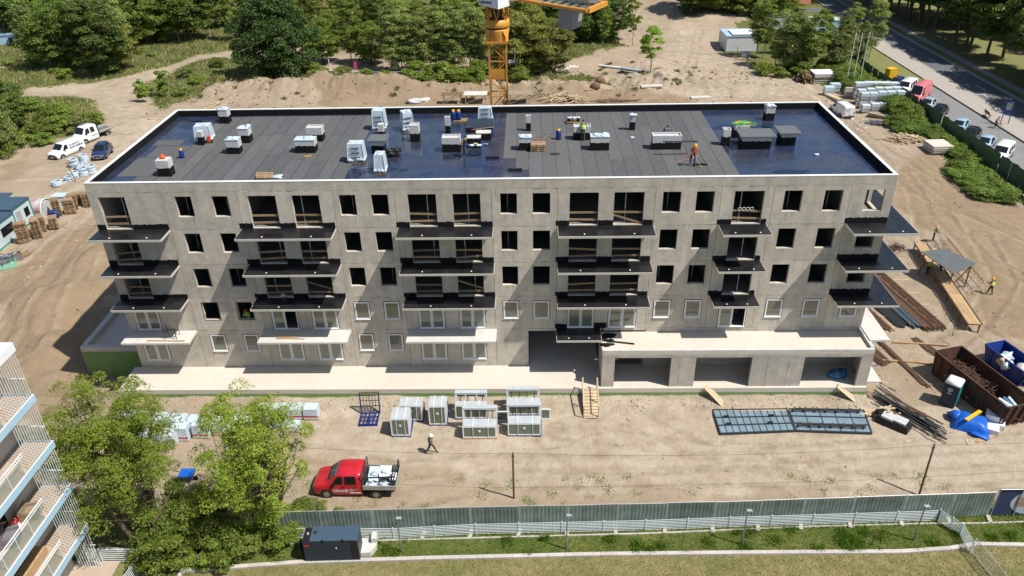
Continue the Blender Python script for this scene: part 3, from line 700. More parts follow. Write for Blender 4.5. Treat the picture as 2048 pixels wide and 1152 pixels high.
# ---- garages
gx0, gx1, gy = 37.0, 57.2, -2.84
op = [(37.95, 42.2), (44.05, 48.25), (52.15, 56.35)]
wall_panel(gx0, gx1, -0.598, 2.40, [(a, b, -0.7, 2.1) for a, b in op], y=gy, th=0.25, name='garage_wall')
mb = MB(); mb.box(gx0, gx1, gy+0.001, -0.014, 2.402, 2.60); mb.build('garage_roof', 'concrete_smooth', B)
mb = MB(); mb.box(gx0, gx1, gy-.0, gy+0.22, 2.602, 2.78); mb.box(gx1-0.24, gx1, gy+0.222, -0.013, 2.602, 2.86); mb.build('garage_parapet', 'concrete_white', B)
for x_ in (gx0, 43.2, 50.0, gx1-0.25): mb = MB(); mb.box(x_, x_+0.25, gy+0.252, -0.013, -0.598, 2.40); mb.build('garage_partition', 'concrete', B)
for x_ in (42.85, 49.4, 51.0):
    mb = MB(); mb.box(x_, x_+0.02, gy-0.004, gy-0.0005, -0.59, 2.1); mb.build('panel_joint', 'joint', B)
mb = MB(); mb.box(gx0, gx1, gy-.004, gy-.0005, 2.12, 2.135); mb.build('panel_joint', 'joint', B)
# black bitumen spill where the small balcony meets the garage roof
mb = MB()
for k in range(16): mb.blob((37.0+rr.uniform(0, 1.3), -1.0+rr.uniform(-.9, .8), 2.61), (0.3, 0.2, 0.02), seed=k, amp=.6)
mb.bar((37.3, -1.3, 2.64), (39.5, -1.75, 2.64), 0.16, 0.05); mb.build('bitumen_spill', 'bitumen_paint', B)
# ---- retaining walls of the basement ramp at the left end
mb = MB(); zt = 0.0
mb.box(-6.0, -0.02, 2.0, 2.4, -3.0, zt); mb.box(-6.0, -5.55, 2.41, 14, -3.0, zt); mb.box(-3.9, -0.02, 2.41, 2.7, -3.0, zt-0.002); mb.build('ramp_wall', 'concrete_white', B)
mb = MB(); mb.box(-5.54, -1.9, 2.71, 14, -1.0, -0.5); mb.build('ramp_deck', 'concrete_smooth', B)
mb = MB(); mb.box(-6.01, -0.02, 1.985, 1.998, -3.0, -0.45); mb.build('green_waterproofing', 'green_film', B)

# ---- weathering of the raw concrete: grout along the slab joints, runs below sills, patched spots
defm('grout', (0.30, 0.26, 0.20), 0.95, var=0.25, island=0.35); defm('grout_pale', (0.60, 0.57, 0.50), 0.9, var=0.15, island=0.2); defm('run_stain', (0.30, 0.27, 0.225), 0.95, var=0.2, island=0.25); defm('patch', (0.47, 0.455, 0.42), 0.9, var=0.12, island=0.15)
rr = random.Random(77)
def blocked(x, z):
    for a, b, _ in BAL:
        if a-.1 < x < b+.1: return True
    return False
for lvl in (1, 2, 3, 4, 5):
    z = lvl*SH if lvl < 5 else 14.745; a_, b_ = MB(), MB(); x = 0.1
    while x < BW-.3:
        w_ = rr.uniform(.06, .55)
        if lvl == 5 or not blocked(x, z):
            m_ = a_ if rr.random() < .7 else b_; h_ = rr.uniform(.012, .05); o = rr.uniform(-.03, .02); m_.box(x, x+w_, -.005, -.0008, z-h_/2+o, z+h_/2+o)
        x += w_+rr.choice((.01, .03, .3, .8))
    for mm, nm in ((a_, 'grout'), (b_, 'grout_pale')):
        if mm.v: mm.build('joint_grout', nm, B)['kind'] = 'stuff'
st_ = MB()
for s in range(5):
    for a, b in WC[:8] if s == 0 else WC:
        if s == 0 and a > 21: continue
        for k in range(rr.choice((1, 2, 3, 4))):
            x = rr.uniform(a-.1, b+.05); z1 = s*SH+.9; L_ = rr.uniform(.15, .8); w_ = rr.uniform(.015, .05)
            st_.add([(x, -.0022, z1), (x+w_, -.0022, z1), (x+w_*.7, -.0022, z1-L_), (x+w_*.4, -.0022, z1-L_)], [(3, 2, 1, 0)])
for k in range(60):
    x = rr.uniform(.3, BW-.5); z1 = rr.choice((14.74, 11.75, 8.8, 5.85)); L_ = rr.uniform(.2, .9)
    if z1 < 14 and blocked(x, 0): continue
    if any(a-.05 < x < b+.05 for a, b in WC+DC): L_ = .3 if z1 < 14 else .3
    st_.add([(x, -.0021, z1), (x+.05, -.0021, z1), (x+.03, -.0021, z1-L_), (x+.02, -.0021, z1-L_)], [(3, 2, 1, 0)])
st_.build('water_run', 'run_stain', B)['kind'] = 'stuff'
pt = MB()
for k in range(70):
    x = rr.uniform(.3, BW-.8); z1 = rr.uniform(.3, 14.2); w_ = rr.uniform(.12, .5); h_ = rr.uniform(.1, .4); zz = z1 % SH
    if any(a-.75 < x < b+.15 for a, b in WC+DC) and zz > .3: continue
    if x > 30 and z1 < 3: continue
    n_ = 8; c = [(x+w_*.5*math.cos(2*PI*i/n_)*rr.uniform(.7, 1.1), -.0026, z1+h_*.5*math.sin(2*PI*i/n_)*rr.uniform(.7, 1.1)) for i in range(n_)]; pt.poly(c)
pt.build('repair_patch', 'patch', B)['kind'] = 'stuff'
# anchor and tie holes in a loose grid
th_ = MB()
for k in range(len(BAYS)-1):
    for s in range(5):
        for zz in (.35, 2.72):
            for x in (BAYS[k]+.45, BAYS[k+1]-.45):
                z1 = s*SH+zz
                if (s == 0 and x > 31) or any(a-.1 < x < b+.1 for a, b in WC+DC) and .8 < zz < 2.6: continue
                th_.box(x, x+.045, -.0035, -.0009, z1, z1+.045)
th_.build('tie_hole', 'joint', B)['kind'] = 'stuff'
# standing water and dusty swirls on the membrane
defm('water', (0.006, 0.012, 0.035), 0.03, var=0, spec=.9); defm('dust', (0.085, 0.085, 0.085), .7, var=.4, vscale=5)
def puddle(c, rx, ry, seed):
    r_ = random.Random(seed); n_ = 26; ph = [r_.uniform(0, 6) for _ in range(3)]; mb = MB()
    mb.poly([(c[0]+rx*math.cos(t)*(1+.16*math.sin(2*t+ph[0])+.1*math.sin(5*t+ph[1])), c[1]+ry*math.sin(t)*(1+.16*math.sin(3*t+ph[2])), 14.9035) for t in np.linspace(0, 2*PI, n_, endpoint=False)]); return mb.build('puddle', 'water', B)
puddle((17.76, 2.66, 14.90), 1.7, 1.0, 1); puddle((50.44, 2.13, 14.90), 1.4, .5, 2); puddle((49.08, 11.92, 14.90), 2.2, .8, 3); puddle((21.25, 3.34, 14.90), 1.2, .4, 4); puddle((2.08, 14.30, 14.90), 1.2, 1.1, 5)
mb = MB(); rr = random.Random(5)
for k in range(150):
    x = rr.choice((rr.uniform(18.5, 29), rr.uniform(18.5, 29), rr.uniform(46.5, 56))); y = rr.uniform(.6, 16); a = rr.uniform(-.6, .6); L_ = rr.uniform(.15, .7); w_ = rr.uniform(.012, .035)
    pts = [Vector((x+L_*math.cos(a+t*.8)*t*1.5, y+L_*math.sin(a+t*.8)*t*1.5, 14.9042)) for t in (0, .4, .8, 1.2)]
    for p0, p1 in zip(pts[:-1], pts[1:]): d = (p1-p0).normalized(); nrm = Vector((-d.y, d.x, 0))*w_; mb.add([p0-nrm, p1-nrm, p1+nrm, p0+nrm], [(0, 1, 2, 3)])
mb.build('dust_streak', 'dust', B)['kind'] = 'stuff'

# ------------------------------------------------------------------ vegetation
def leafmat(k, col, col2=None, trans=0.36, island=0.4):
    return defm(k, col, 0.55, var=0.12, vscale=0.5, island=island, objrand=0.26, trans=trans, spec=0.3, col2=col2, c2amt=0.5, c2scale=0.35)
leafmat('leaf_mid', (0.166, 0.231, 0.037), (0.225, 0.265, 0.046))
leafmat('leaf_dark', (0.086, 0.139, 0.024), (0.125, 0.178, 0.029), 0.22, 0.45)
leafmat('leaf_olive', (0.205, 0.231, 0.053), (0.277, 0.271, 0.066))
leafmat('leaf_silver', (0.238, 0.284, 0.086), (0.171, 0.225, 0.046), 0.25)
leafmat('leaf_bright', (0.233, 0.367, 0.049), (0.316, 0.400, 0.067), 0.38, 0.35)
leafmat('leaf_locust', (0.20, 0.27, 0.03), (0.27, 0.32, 0.05), 0.4, 0.35)
leafmat('leaf_hedge', (0.132, 0.218, 0.039), (0.198, 0.258, 0.046), 0.25, 0.4)
leafmat('leaf_deep', (0.030, 0.060, 0.012), (0.05, 0.09, 0.015), 0.2, 0.45)
leafmat('grass_blade', (0.15, 0.28, 0.03), (0.21, 0.30, 0.05), 0.3, 0.4)
leafmat('dry_blade', (0.40, 0.32, 0.15), (0.26, 0.225, 0.08), 0.25, 0.4)
leafmat('weed_blade', (0.189, 0.225, 0.072), (0.377, 0.348, 0.160), 0.25, 0.5)
defm('bark', (0.13, 0.10, 0.07), 0.9, var=0.3, vscale=5)
defm('bark_pale', (0.38, 0.34, 0.27), 0.9, var=0.3, vscale=3)
def quads(name, P, N, su, sv, rng, m, mesh_only=False, roll=None):
    """one leaf quad at each P, facing N, half sizes su, sv"""
    n = len(P); N = N/np.linalg.norm(N, axis=1, keepdims=True)
    r = rng.normal(size=(n, 3)); U = np.cross(N, r); U /= np.linalg.norm(U, axis=1, keepdims=True)+1e-9; V = np.cross(N, U)
    U = U*su[:, None]; V = V*sv[:, None]
    co = np.stack([P-U, P-V*0.9, P+U, P+V], 1).reshape(-1, 3)
    me = bpy.data.meshes.new(name); me.vertices.add(4*n); me.vertices.foreach_set('co', co.ravel())
    me.loops.add(4*n); me.loops.foreach_set('vertex_index', np.arange(4*n, dtype=np.int32))
    me.polygons.add(n); me.polygons.foreach_set('loop_start', np.arange(0, 4*n, 4, dtype=np.int32)); me.update(calc_edges=True)
    me.materials.append(M[m]); return me
def crown_mesh(name, seed, rx, rz, zc, nclump, nleaf, leaf, m, clump=0.28, droop=0.0, cone=0.0, hollow=0.55, frond=False, base_cut=None):
    rng = np.random.default_rng(seed)
    d = rng.normal(size=(nclump, 3)); d /= np.linalg.norm(d, axis=1, keepdims=True)
    rad_ = rng.uniform(hollow, 1.0, nclump)**0.7
    C = d*rad_[:, None]
    C[:, :2] *= rx*(1-cone*C[:, 2:3]*0.5); C[:, 2] = zc+C[:, 2]*rz
    # lumpy outline
    lump = 1+0.28*np.sin(d[:, 0]*5+seed)*np.cos(d[:, 1]*4+seed*2)
    C[:, :2] *= lump[:, None]
    if base_cut is not None: C[:, 2] = np.maximum(C[:, 2], base_cut+rng.uniform(0, .3, nclump))
    cr = clump*rx*rng.uniform(0.6, 1.35, nclump)
    k = rng.integers(0, nclump, nleaf)
    e = rng.normal(size=(nleaf, 3)); e /= np.linalg.norm(e, axis=1, keepdims=True)
    e[:, 2] = np.abs(e[:, 2])*0.9-0.25
    rr_ = rng.uniform(0.35, 1.0, nleaf)**0.6
    P = C[k]+e*(cr[k]*rr_)[:, None]*np.array([1.15, 1.15, 0.75])
    P[:, 2] -= droop*(np.linalg.norm(e[:, :2], axis=1)**2)*cr[k]
    N = e*0.7+rng.normal(size=(nleaf, 3))*0.55+np.array([0, 0, 0.55])
    s = leaf*rng.uniform(0.6, 1.25, nleaf)
    return quads(name, P, N, s, s*(0.35 if frond else 0.6), rng, m), C
def trunk_mesh(name, seed, C, r0, zc, m='bark', lean=0.0, stems=1, nb=14, z0=-0.3, split=0.45):
    rng = np.random.default_rng(seed+99); mb = MB()
    for s in range(stems):
        a = rng.uniform(0, 2*PI); off = np.array([math.cos(a), math.sin(a), 0])*(0.0 if stems == 1 else r0*3)
        top = np.array([lean*zc+off[0]*4, off[1]*4, zc*0.95]); pts = [off*0.6+np.array([0, 0, z0])]
        for t in (0.25, 0.5, 0.75, 1.0):
            pts.append(off*0.6+(top-off*0.6)*t+np.array([rng.normal()*.12, rng.normal()*.12, 0])*zc*0.12)
        rs = [r0, r0*.82, r0*.62, r0*.42, r0*.22]
        for i in range(4): mb.tube(pts[i], pts[i+1], rs[i], rs[i+1], n=7, caps=False)
        for c in C[rng.choice(len(C), min(nb, len(C)), replace=False)]:
            t = rng.uniform(split, 0.95); i = min(3, int(t*4)); f = t*4-i; b = pts[i]*(1-f)+pts[i+1]*f
            mid = (b+c)/2+np.array([0, 0, -0.08*zc*0.3])+rng.normal(size=3)*.1
            rb = rs[i]*0.42; mb.tube(b, mid, rb, rb*.6, n=5, caps=False); mb.tube(mid, c, rb*.6, rb*.18, n=4, caps=False)
    return mb.mesh(name, m)
KIND = {}
def kind(key, seeds, rx, rz, zc, nclump, nleaf, leaf, m, r0=0.15, bark='bark', stems=1, nb=12, lean=0.0, split=0.45, **k):
    KIND[key] = []
    for s in seeds:
        cm, C = crown_mesh('crown', s, rx, rz, zc, nclump, nleaf, leaf, m, **k)
        KIND[key].append((cm, trunk_mesh('trunk', s, C, r0, zc, bark, lean, stems, nb, split=split)))
TN = [0]
ADJ = dict(poplar='silvery upright', round='rounded mid green', olive='yellow green many-stemmed', dark='dense dark green', willow='grey green drooping', slender='narrow upright green', bush='leafy green', pale_bush='pale silvery', hedge='fresh green')
def tree(key, xy, s=1.0, label='', cat='tree', group=None, name='tree', sz=None, rz=None, z=None):
    TN[0] += 1; v = KIND[key][TN[0] % len(KIND[key])]
    x, y = xy; z = H(x, y) if z is None else z
    if '{}' in label: label = label.format(ADJ.get(key, 'green'))
    t = thing(name, label, cat, (x, y, z-0.05), rz if rz is not None else (TN[0]*2.399) % 6.28, group)
    t.scale = (s, s, sz or s)
    c = link(v[0], 'crown', t); k = link(v[1], 'trunk', t)
    return t
kind('round', (1, 2, 3), 3.4, 4.0, 4.3, 80, 19000, 0.145, 'leaf_mid', r0=0.22)
kind('olive', (4, 5), 3.2, 4.2, 4.2, 80, 19000, 0.14, 'leaf_olive', r0=0.18, stems=2)
kind('dark', (6, 7, 8), 3.8, 5.0, 5.6, 76, 20000, 0.175, 'leaf_dark', r0=0.3)
kind('chestnut', (9,), 6.0, 7.0, 7.0, 150, 52000, 0.19, 'leaf_deep', r0=0.5, clump=0.24, cone=0.35, droop=0.5)
kind('poplar', (10, 11, 12), 1.5, 4.8, 6.2, 64, 9500, 0.12, 'leaf_silver', r0=0.11, bark='bark_pale', clump=0.5, nb=9, split=0.3)
kind('slender', (13, 14), 1.5, 4.4, 6.0, 46, 8000, 0.13, 'leaf_mid', r0=0.12, clump=0.45, bark='bark_pale')
kind('willow', (15, 16), 2.2, 4.6, 5.2, 60, 12500, 0.14, 'leaf_silver', r0=0.16, stems=3, clump=0.36, droop=0.8)
kind('young', (17,), 1.6, 2.7, 5.2, 34, 6500, 0.15, 'leaf_bright', r0=0.1, clump=0.42)
kind('bush', (18, 19, 20), 1.5, 1.0, 1.0, 22, 2600, 0.13, 'leaf_mid', r0=0.04, stems=3, clump=0.42, base_cut=0.2)
kind('hedge', (21, 22, 23), 1.35, 0.95, 0.9, 30, 5000, 0.095, 'leaf_hedge', r0=0.05, stems=3, clump=0.42, base_cut=0.2)
kind('sapling', (41,), 0.95, 2.0, 2.5, 30, 3600, 0.13, 'leaf_bright', r0=0.06, clump=0.42)
kind('near_bush', (37, 38), 1.5, 1.0, 1.0, 34, 8500, 0.07, 'leaf_mid', r0=0.04, stems=3, clump=0.3, base_cut=0.2)
kind('pale_bush', (24,), 1.6, 1.0, 1.0, 24, 2600, 0.13, 'leaf_silver', r0=0.04, stems=3, clump=0.42, base_cut=0.2)
kind('park', (26, 27, 28, 29), 3.8, 3.6, 6.8, 66, 16000, 0.18, 'leaf_dark', r0=0.24)
r = random.Random(5)
def jit(p, a): return (p[0]+r.uniform(-a, a), p[1]+r.uniform(-a, a))
# left background
for p, s, k, lab in [((-56.30, 94.77), 1.35, 'dark', 'dense dark rounded tree at the near end of the clump beside the dirt track'),
                ((-48.41, 93.68), 1.3, 'dark', 'dense dark green tree beside the bend of the dirt track'),
                ((-47.49, 97.87), 1.15, 'olive', 'yellow green tree at the right end of the clump by the track'),
                ((-58.81, 106.84), 1.25, 'round', 'tall mid green tree rising behind the dark clump by the track'),
                ((-63.67, 106.32), 1.15, 'round', 'mid green tree behind the left end of the clump by the track'),
                ((-76.39, 118.93), 1.0, 'willow', 'greyish willow standing alone left of the dark clump'),
                ((-53.42, 111.88), 1.2, 'willow', 'grey green willow behind the right end of the clump'),
                ((-60.46, 116.62), 1.2, 'olive', 'olive tree in the second row behind the dark clump')]:
    tree(k, p, s, lab)
for p in [(-108.54, 168.86), (-101.47, 171.14), (-85.16, 155.55), (-78.63, 158.27), (-75.55, 166.13), (-63.60, 150.77), (-59.62, 156.77), (-112.12, 182.64), (-92.75, 184.90), (-91.73, 135.64), (-91.28, 142.19), (-79.49, 129.64), (-99.15, 150.39), (-72.61, 124.29), (-74.41, 134.46), (-93.58, 153.05), (-67.53, 128.85)]:
    tree(r.choice(['dark', 'round']), jit(p, 1), r.uniform(1.1, 1.5), '{} tree of the wood filling the far left corner', group='trees of the wood in the far left corner')
for p in [(-51.87, 119.25), (-48.73, 120.89), (-44.41, 119.70), (-41.56, 122.31), (-37.71, 123.97), (-32.52, 121.73), (-58.77, 127.28), (-55.70, 132.14), (-51.17, 133.92), (-45.15, 135.10), (-39.68, 136.33), (-33.12, 134.26), (-59.71, 144.50), (-53.25, 146.96), (-46.65, 149.48), (-39.92, 152.04), (-32.51, 148.40), (-56.75, 166.67), (-49.60, 169.63), (-40.07, 165.27), (-32.78, 168.20), (-66.67, 171.09), (-53.25, 189.50), (-41.08, 188.35), (-65.56, 190.67)]:
    tree(r.choice(['round', 'olive', 'slender', 'dark', 'willow']), jit(p, 1.5), r.uniform(1.0, 1.4), '{} tree in the belt behind the rough meadow', group='trees behind the rough meadow')
tree('chestnut', (-13.64, 89.26), 1.02, 'huge dark broad conical tree standing behind the roof, left of the crane', sz=1.12)
tree('sapling', (-33.11, 76.27), 0.9, 'small bushy young tree in the fork of the dirt track, left of its taller neighbour', sz=0.9)
tree('sapling', (-31.05, 80.16), 1.0, 'slim young tree in the fork of the dirt track, right of its shorter neighbour', sz=1.2)
for p in [(-23.89, 153.94), (-15.44, 150.14), (-8.95, 155.97), (-0.26, 148.97), (6.90, 151.51), (14.70, 147.81), (22.22, 144.23), (29.44, 146.66), (25.15, 127.66), (31.82, 122.30), (21.42, 113.83), (11.17, 112.29), (5.21, 110.52), (-28.08, 183.02), (-10.57, 181.40), (6.64, 179.80), (23.59, 178.24), (35.58, 149.24), (36.04, 173.22), (-25.23, 131.10), (-8.14, 101.32), (-3.95, 99.96), (0.59, 98.97), (-9.34, 113.53), (-5.17, 116.35), (0.18, 112.95), (-14.70, 125.37), (-10.09, 130.07), (-4.79, 132.29), (2.15, 124.26), (-21.91, 136.16), (7.23, 127.87), (12.78, 128.50), (17.43, 126.18)]:
    tree(r.choice(['round', 'olive', 'round', 'slender']), jit(p, 1.2), r.uniform(0.85, 1.25), '{} tree in the wood behind the roof, between dark conical tree and crane', group='trees in the wood behind the roof')
for i in range(17):
    p = (5.59, 91.64); q = (23.10, 90.76)
    x = p[0]+(q[0]-p[0])*(i+.5)/17
    tree('poplar', (x+r.uniform(-.3, .3), p[1]+r.uniform(-2, 3)), r.uniform(0.95, 1.18), 'slender silvery poplar with pale stem, '+('left end' if i < 5 else 'middle' if i < 12 else 'right end')+' of the row left of the crane', group='silvery poplars left of the crane')
for p in [(29.48, 90.44), (33.10, 89.59), (35.82, 90.12), (31.29, 99.16)]:
    tree('olive', jit(p, .6), r.uniform(1.2, 1.4), 'olive green many-stemmed tree just right of the crane mast', group='olive trees right of the crane mast')
for p in [(40.03, 112.68), (42.64, 113.39), (45.82, 114.51), (49.12, 116.54), (38.30, 121.88), (45.08, 126.30)]:
    tree('dark', jit(p, .8), r.uniform(0.85, 1.1), 'dark tree behind the spoil heap under the crane counterweight', group='dark trees behind the spoil heap')
tree('slender', (46.49, 110.15), 0.9, 'thin light green tree at the edge of the spoil heap')
tree('slender', (52.66, 111.05), 0.9, 'thin straggly tree standing by the bare earth heap', sz=1.1)
tree('young', (53.18, 88.58), 1.0, 'young bright green tree with bare stem standing alone on the sandy yard')
for p in [(16.44, 84.00), (18.28, 83.00), (20.35, 84.44), (22.01, 83.13), (14.88, 84.69), (22.82, 87.48), (12.30, 84.20), (26.40, 87.31), (29.97, 85.54)]:
    tree('bush', jit(p, .4), r.uniform(1.0, 1.7), 'bright bush at the foot of the silvery poplars', 'shrub', 'bushes at the foot of the poplars', name='shrub')
for p in [(-6.24, 88.90), (-1.65, 88.68), (2.31, 86.87), (6.37, 86.68), (-9.85, 92.42)]:
    tree('bush', jit(p, .4), r.uniform(0.8, 1.3), 'low bush on the bank beside the big dark conical tree', 'shrub', 'bushes on the bank by the dark tree', name='shrub')
# trees along the top edge to the right
for p in [(68.24, 136.21), (72.41, 137.01), (76.62, 137.81), (80.33, 136.42), (84.27, 136.13), (72.06, 147.58), (78.79, 150.79), (86.30, 151.45), (91.97, 149.71), (67.87, 151.68), (89.01, 134.67), (42.94, 148.66), (49.53, 154.47), (54.18, 150.88), (79.31, 165.63), (87.84, 168.53), (95.00, 165.68), (96.80, 153.81), (103.05, 170.88)]:
    tree(r.choice(['dark', 'round', 'olive']), jit(p, 1), r.uniform(0.9, 1.2), '{} tree along the top edge beyond the sandy yard', group='dark trees beyond the sandy yard')
for i, p in enumerate([(74.51, 100.89), (75.90, 99.30), (77.02, 93.10), (78.33, 91.31), (80.53, 91.19), (82.35, 88.42), (85.26, 89.27), (88.44, 90.78), (91.85, 94.06), (95.40, 97.47), (82.80, 101.95), (88.17, 100.88), (94.44, 105.22)]):
    tree(r.choice(['willow', 'slender', 'willow', 'poplar']), jit(p, .8), r.uniform(0.8, 1.1), '{} tree in the belt between grey container and flagpoles', group='trees between the grey container and the flagpoles')
# forest beyond the road, seen with its trunks
for i in range(95):
    s = r.uniform(-40, 115); d = r.uniform(9, 42) if i > 30 else 9.5+r.uniform(-.8, 2.5)
    p = rpt(s, d); tree('park', (p.x, p.y), r.uniform(1.15, 1.6), 'park tree '+('in the front row' if d < 13 else 'in the second row' if d < 24 else 'deep in the wood')+' beyond the road'+(', at the upper end' if s < 40 else ', by the bus sign' if s < 80 else ', at the right edge'), group='park trees beyond the road', sz=r.uniform(1.3, 1.7), z=GZ)
# scrub along the green fence
for i in range(265):
    y = r.uniform(33, 92); far = y > 62
    x = r.uniform(84.5, 88.6) if far else r.uniform(84.8, 88.2)
    if far and x < 87 and y < 76 : continue
    if 44 < y < 57 and x < 88: x = r.uniform(88, 89.2)
    tree(r.choice(['hedge', 'hedge', 'bush', 'hedge']), (x, y), r.uniform(0.85, 1.25) if far else r.uniform(0.7, 1.0), '{} shrub along the mesh fence, '+('by the flagpoles' if y > 75 else 'by the block pallets' if y > 62 else 'beside the concrete slab stack' if y > 46 else 'at the right edge'), 'shrub', 'shrubs along the green mesh fence', name='shrub', sz=(r.uniform(.9, 1.3) if far else r.uniform(0.45, 0.8)))
for p in [(83.01, 87.73), (79.93, 86.27), (89.29, 81.17), (84.83, 89.29), (75.64, 86.49), (73.48, 88.21)]:
    tree('bush', jit(p, .4), r.uniform(0.8, 1.3), 'low shrub growing behind the stacked blocks by the flagpoles', 'shrub', 'shrubs behind the stacked blocks', name='shrub')
# shrubs on the left, by the vans
for p in [(-43.07, 54.33), (-43.02, 57.44), (-47.66, 60.87), (-47.04, 63.13), (-42.97, 60.71), (-39.77, 56.28), (-41.24, 61.78), (-50.36, 66.81), (-48.61, 67.97), (-40.04, 62.42), (-43.83, 65.84), (-36.88, 62.30), (-36.64, 64.62), (-36.91, 66.31), (-51.92, 68.10), (-41.38, 66.47), (-42.98, 52.33), (-46.83, 68.40), (-44.08, 67.80), (-38.94, 63.30), (-48.83, 65.55)]:
    tree(r.choice(['bush', 'bush', 'pale_bush', 'hedge']), jit(p, .5), r.uniform(0.75, 1.25), '{} shrub in the thicket behind the white vans', 'shrub', 'shrubs in the thicket behind the vans', name='shrub')
tree('willow', (-43.97, 54.36), 0.9, 'pale flowering tree at the left edge above the vans', z=H(*(-43.97, 54.36))-.5)
tree('dark', (-47.55, 62.00), 0.75, 'dark low tree at the left edge in the thicket behind the vans')
for i in range(34):
    p = (r.uniform(-70, -22), r.uniform(75, 110))
    if any(inpoly(np.array([p[0]+dx]), np.array([p[1]+dy]), TRACK[0])[0] for dx in (-1.5, 0, 1.5) for dy in (-2, 0, 2)): continue
    if inpoly(np.array([p[0]]), np.array([p[1]]), GRASS[0])[0] or i % 3 == 0:
        tree(r.choice(['bush', 'pale_bush']), p, r.uniform(0.5, 0.95), '{} scattered low shrub in the rough meadow on the left', 'shrub', 'scattered shrubs in the rough meadow', name='shrub')
for p in [(-31.11, 91.79), (-27.37, 86.70), (-25.76, 89.86), (-26.62, 95.00), (-29.37, 88.40), (-34.87, 83.01)]:
    tree(r.choice(['bush', 'pale_bush']), jit(p, .5), r.uniform(0.6, 1.0), '{} low shrub on the mounds inside the bend of the track', 'shrub', 'shrubs on the mounds inside the bend', name='shrub')
# foreground trees: feathery foliage on leaning limbs
cm, C = crown_mesh('crown', 31, 3.7, 4.9, 7.5, 240, 46000, 0.088, 'leaf_locust', clump=0.15, droop=0.5, frond=True, hollow=0.12)
ft = thing('tree', 'tall feathery yellow green tree in front of the building, nearest the white balconies', 'tree', (7.0, -16.3, GZ)); link(cm, 'crown', ft)
tk = trunk_mesh('trunk', 31, C, 0.2, 8.0, 'bark', stems=4, nb=26, split=0.15); link(tk, 'trunk', ft)
cm, C = crown_mesh('crown', 32, 3.2, 5.0, 6.4, 200, 44000, 0.088, 'leaf_locust', clump=0.17, droop=0.5, frond=True, hollow=0.12)
ft = thing('tree', 'bushy yellow green tree reaching beside the red pickup and over the rail fence', 'tree', (14.9, -16.1, GZ)); link(cm, 'crown', ft)
link(trunk_mesh('trunk', 32, C, 0.22, 7.5, 'bark', stems=3, nb=26, split=0.15), 'trunk', ft)
cm, C = crown_mesh('crown', 33, 2.8, 2.2, 2.2, 90, 24000, 0.075, 'leaf_mid', clump=0.2, hollow=0.1)
ft = thing('tree', 'low dark green tree in the shade between the two feathery trees', 'tree', (9.8, -17.2, GZ)); link(cm, 'crown', ft)
link(trunk_mesh('trunk', 33, C, 0.12, 3.5, 'bark', stems=3, nb=12, split=0.2), 'trunk', ft)
mb = MB()
pp = [(7.4, -17.6, GZ-.2), (6.9, -17.9, 0.4), (6.3, -17.7, 1.9), (5.4, -17.2, 2.8), (4.4, -16.8, 4.2), (3.6, -16.4, 6.0)]
for i in range(5): mb.tube(pp[i], pp[i+1], 0.17-.025*i, 0.145-.025*i, n=8)
for a, b in [((5.4, -17.2, 2.8), (4.9, -18.2, 4.0)), ((6.3, -17.7, 1.9), (5.0, -16.3, 3.0)), ((4.4, -16.8, 4.2), (5.4, -16.2, 6.2))]: mb.tube(a, b, .06, .02, n=5)
P_, C_ = crown_mesh('crown', 34, 2.4, 1.8, 6.0, 40, 9000, 0.085, 'leaf_locust', clump=0.3, frond=True)
ft = thing('tree', 'leaning bare-limbed tree beside the end of the white balconies', 'tree', (0, 0, 0)); mb.build('trunk', 'bark', ft)
link(P_, 'crown', ft, (3.9, -16.2, -0.3))
for p, s in [((10.5, -15.0), 1.1), ((16.6, -15.1), .7), ((8.5, -18.6), .9), ((13, -17.9), 1.2), ((15.6, -17.0), .9), ((17.6, -14.9), .5), ((19.2, -15.0), .35), ((11.8, -18.4), .8), ((16.2, -16.2), .8)]:
    tree('near_bush', p, s, 'leafy shrub '+('nearest the white balconies' if p[0] < 11 else 'between the two feathery trees' if p[0] < 14 else 'at the right end beside the generator')+' below the feathery trees', 'shrub', 'undergrowth below the feathery trees', name='shrub')
# ---- ground cover nobody could count
def blades(name, n, region, hgt, width, m, seed, label, lean=0.35, dens=None, clump=0):
    rng = np.random.default_rng(seed)
    x = rng.uniform(region[0], region[1], n*3); y = rng.uniform(region[2], region[3], n*3)
    if clump:
        cx = rng.uniform(region[0], region[1], clump); cy = rng.uniform(region[2], region[3], clump); k = rng.integers(0, clump, n*3)
        x = cx[k]+rng.normal(size=n*3)*0.22; y = cy[k]+rng.normal(size=n*3)*0.22
    keep = dens(x, y) > rng.random(n*3) if dens else np.ones(n*3, bool)
    x = x[keep][:n]; y = y[keep][:n]; n = len(x)
    z = terr(x, y); h = hgt*rng.uniform(0.4, 1.2, n); a = rng.uniform(0, 2*PI, n); wv = width*rng.uniform(.6, 1.3, n)
    dx = np.cos(a)*wv; dy = np.sin(a)*wv; lx = rng.normal(size=n)*lean*h; ly = rng.normal(size=n)*lean*h
    co = np.stack([np.stack([x-dx, y-dy, z-.02], -1), np.stack([x+dx, y+dy, z-.02], -1), np.stack([x+lx, y+ly, z+h], -1)], 1).reshape(-1, 3)
    me = bpy.data.meshes.new(name); me.vertices.add(3*n); me.vertices.foreach_set('co', co.ravel()); me.loops.add(3*n)
    me.loops.foreach_set('vertex_index', np.arange(3*n, dtype=np.int32)); me.polygons.add(n); me.polygons.foreach_set('loop_start', np.arange(0, 3*n, 3, dtype=np.int32))
    me.update(calc_edges=True); me.materials.append(M[m]); o = link(me, name); return tag(o, label, 'grass', kind='stuff')
def indens(polys, notin=()):
    def f(x, y):
        a = np.zeros(x.shape, bool)
        for p in polys: a |= inpoly(x, y, p)
        for p in notin: a &= ~inpoly(x, y, p)
        return a*1.0
    return f
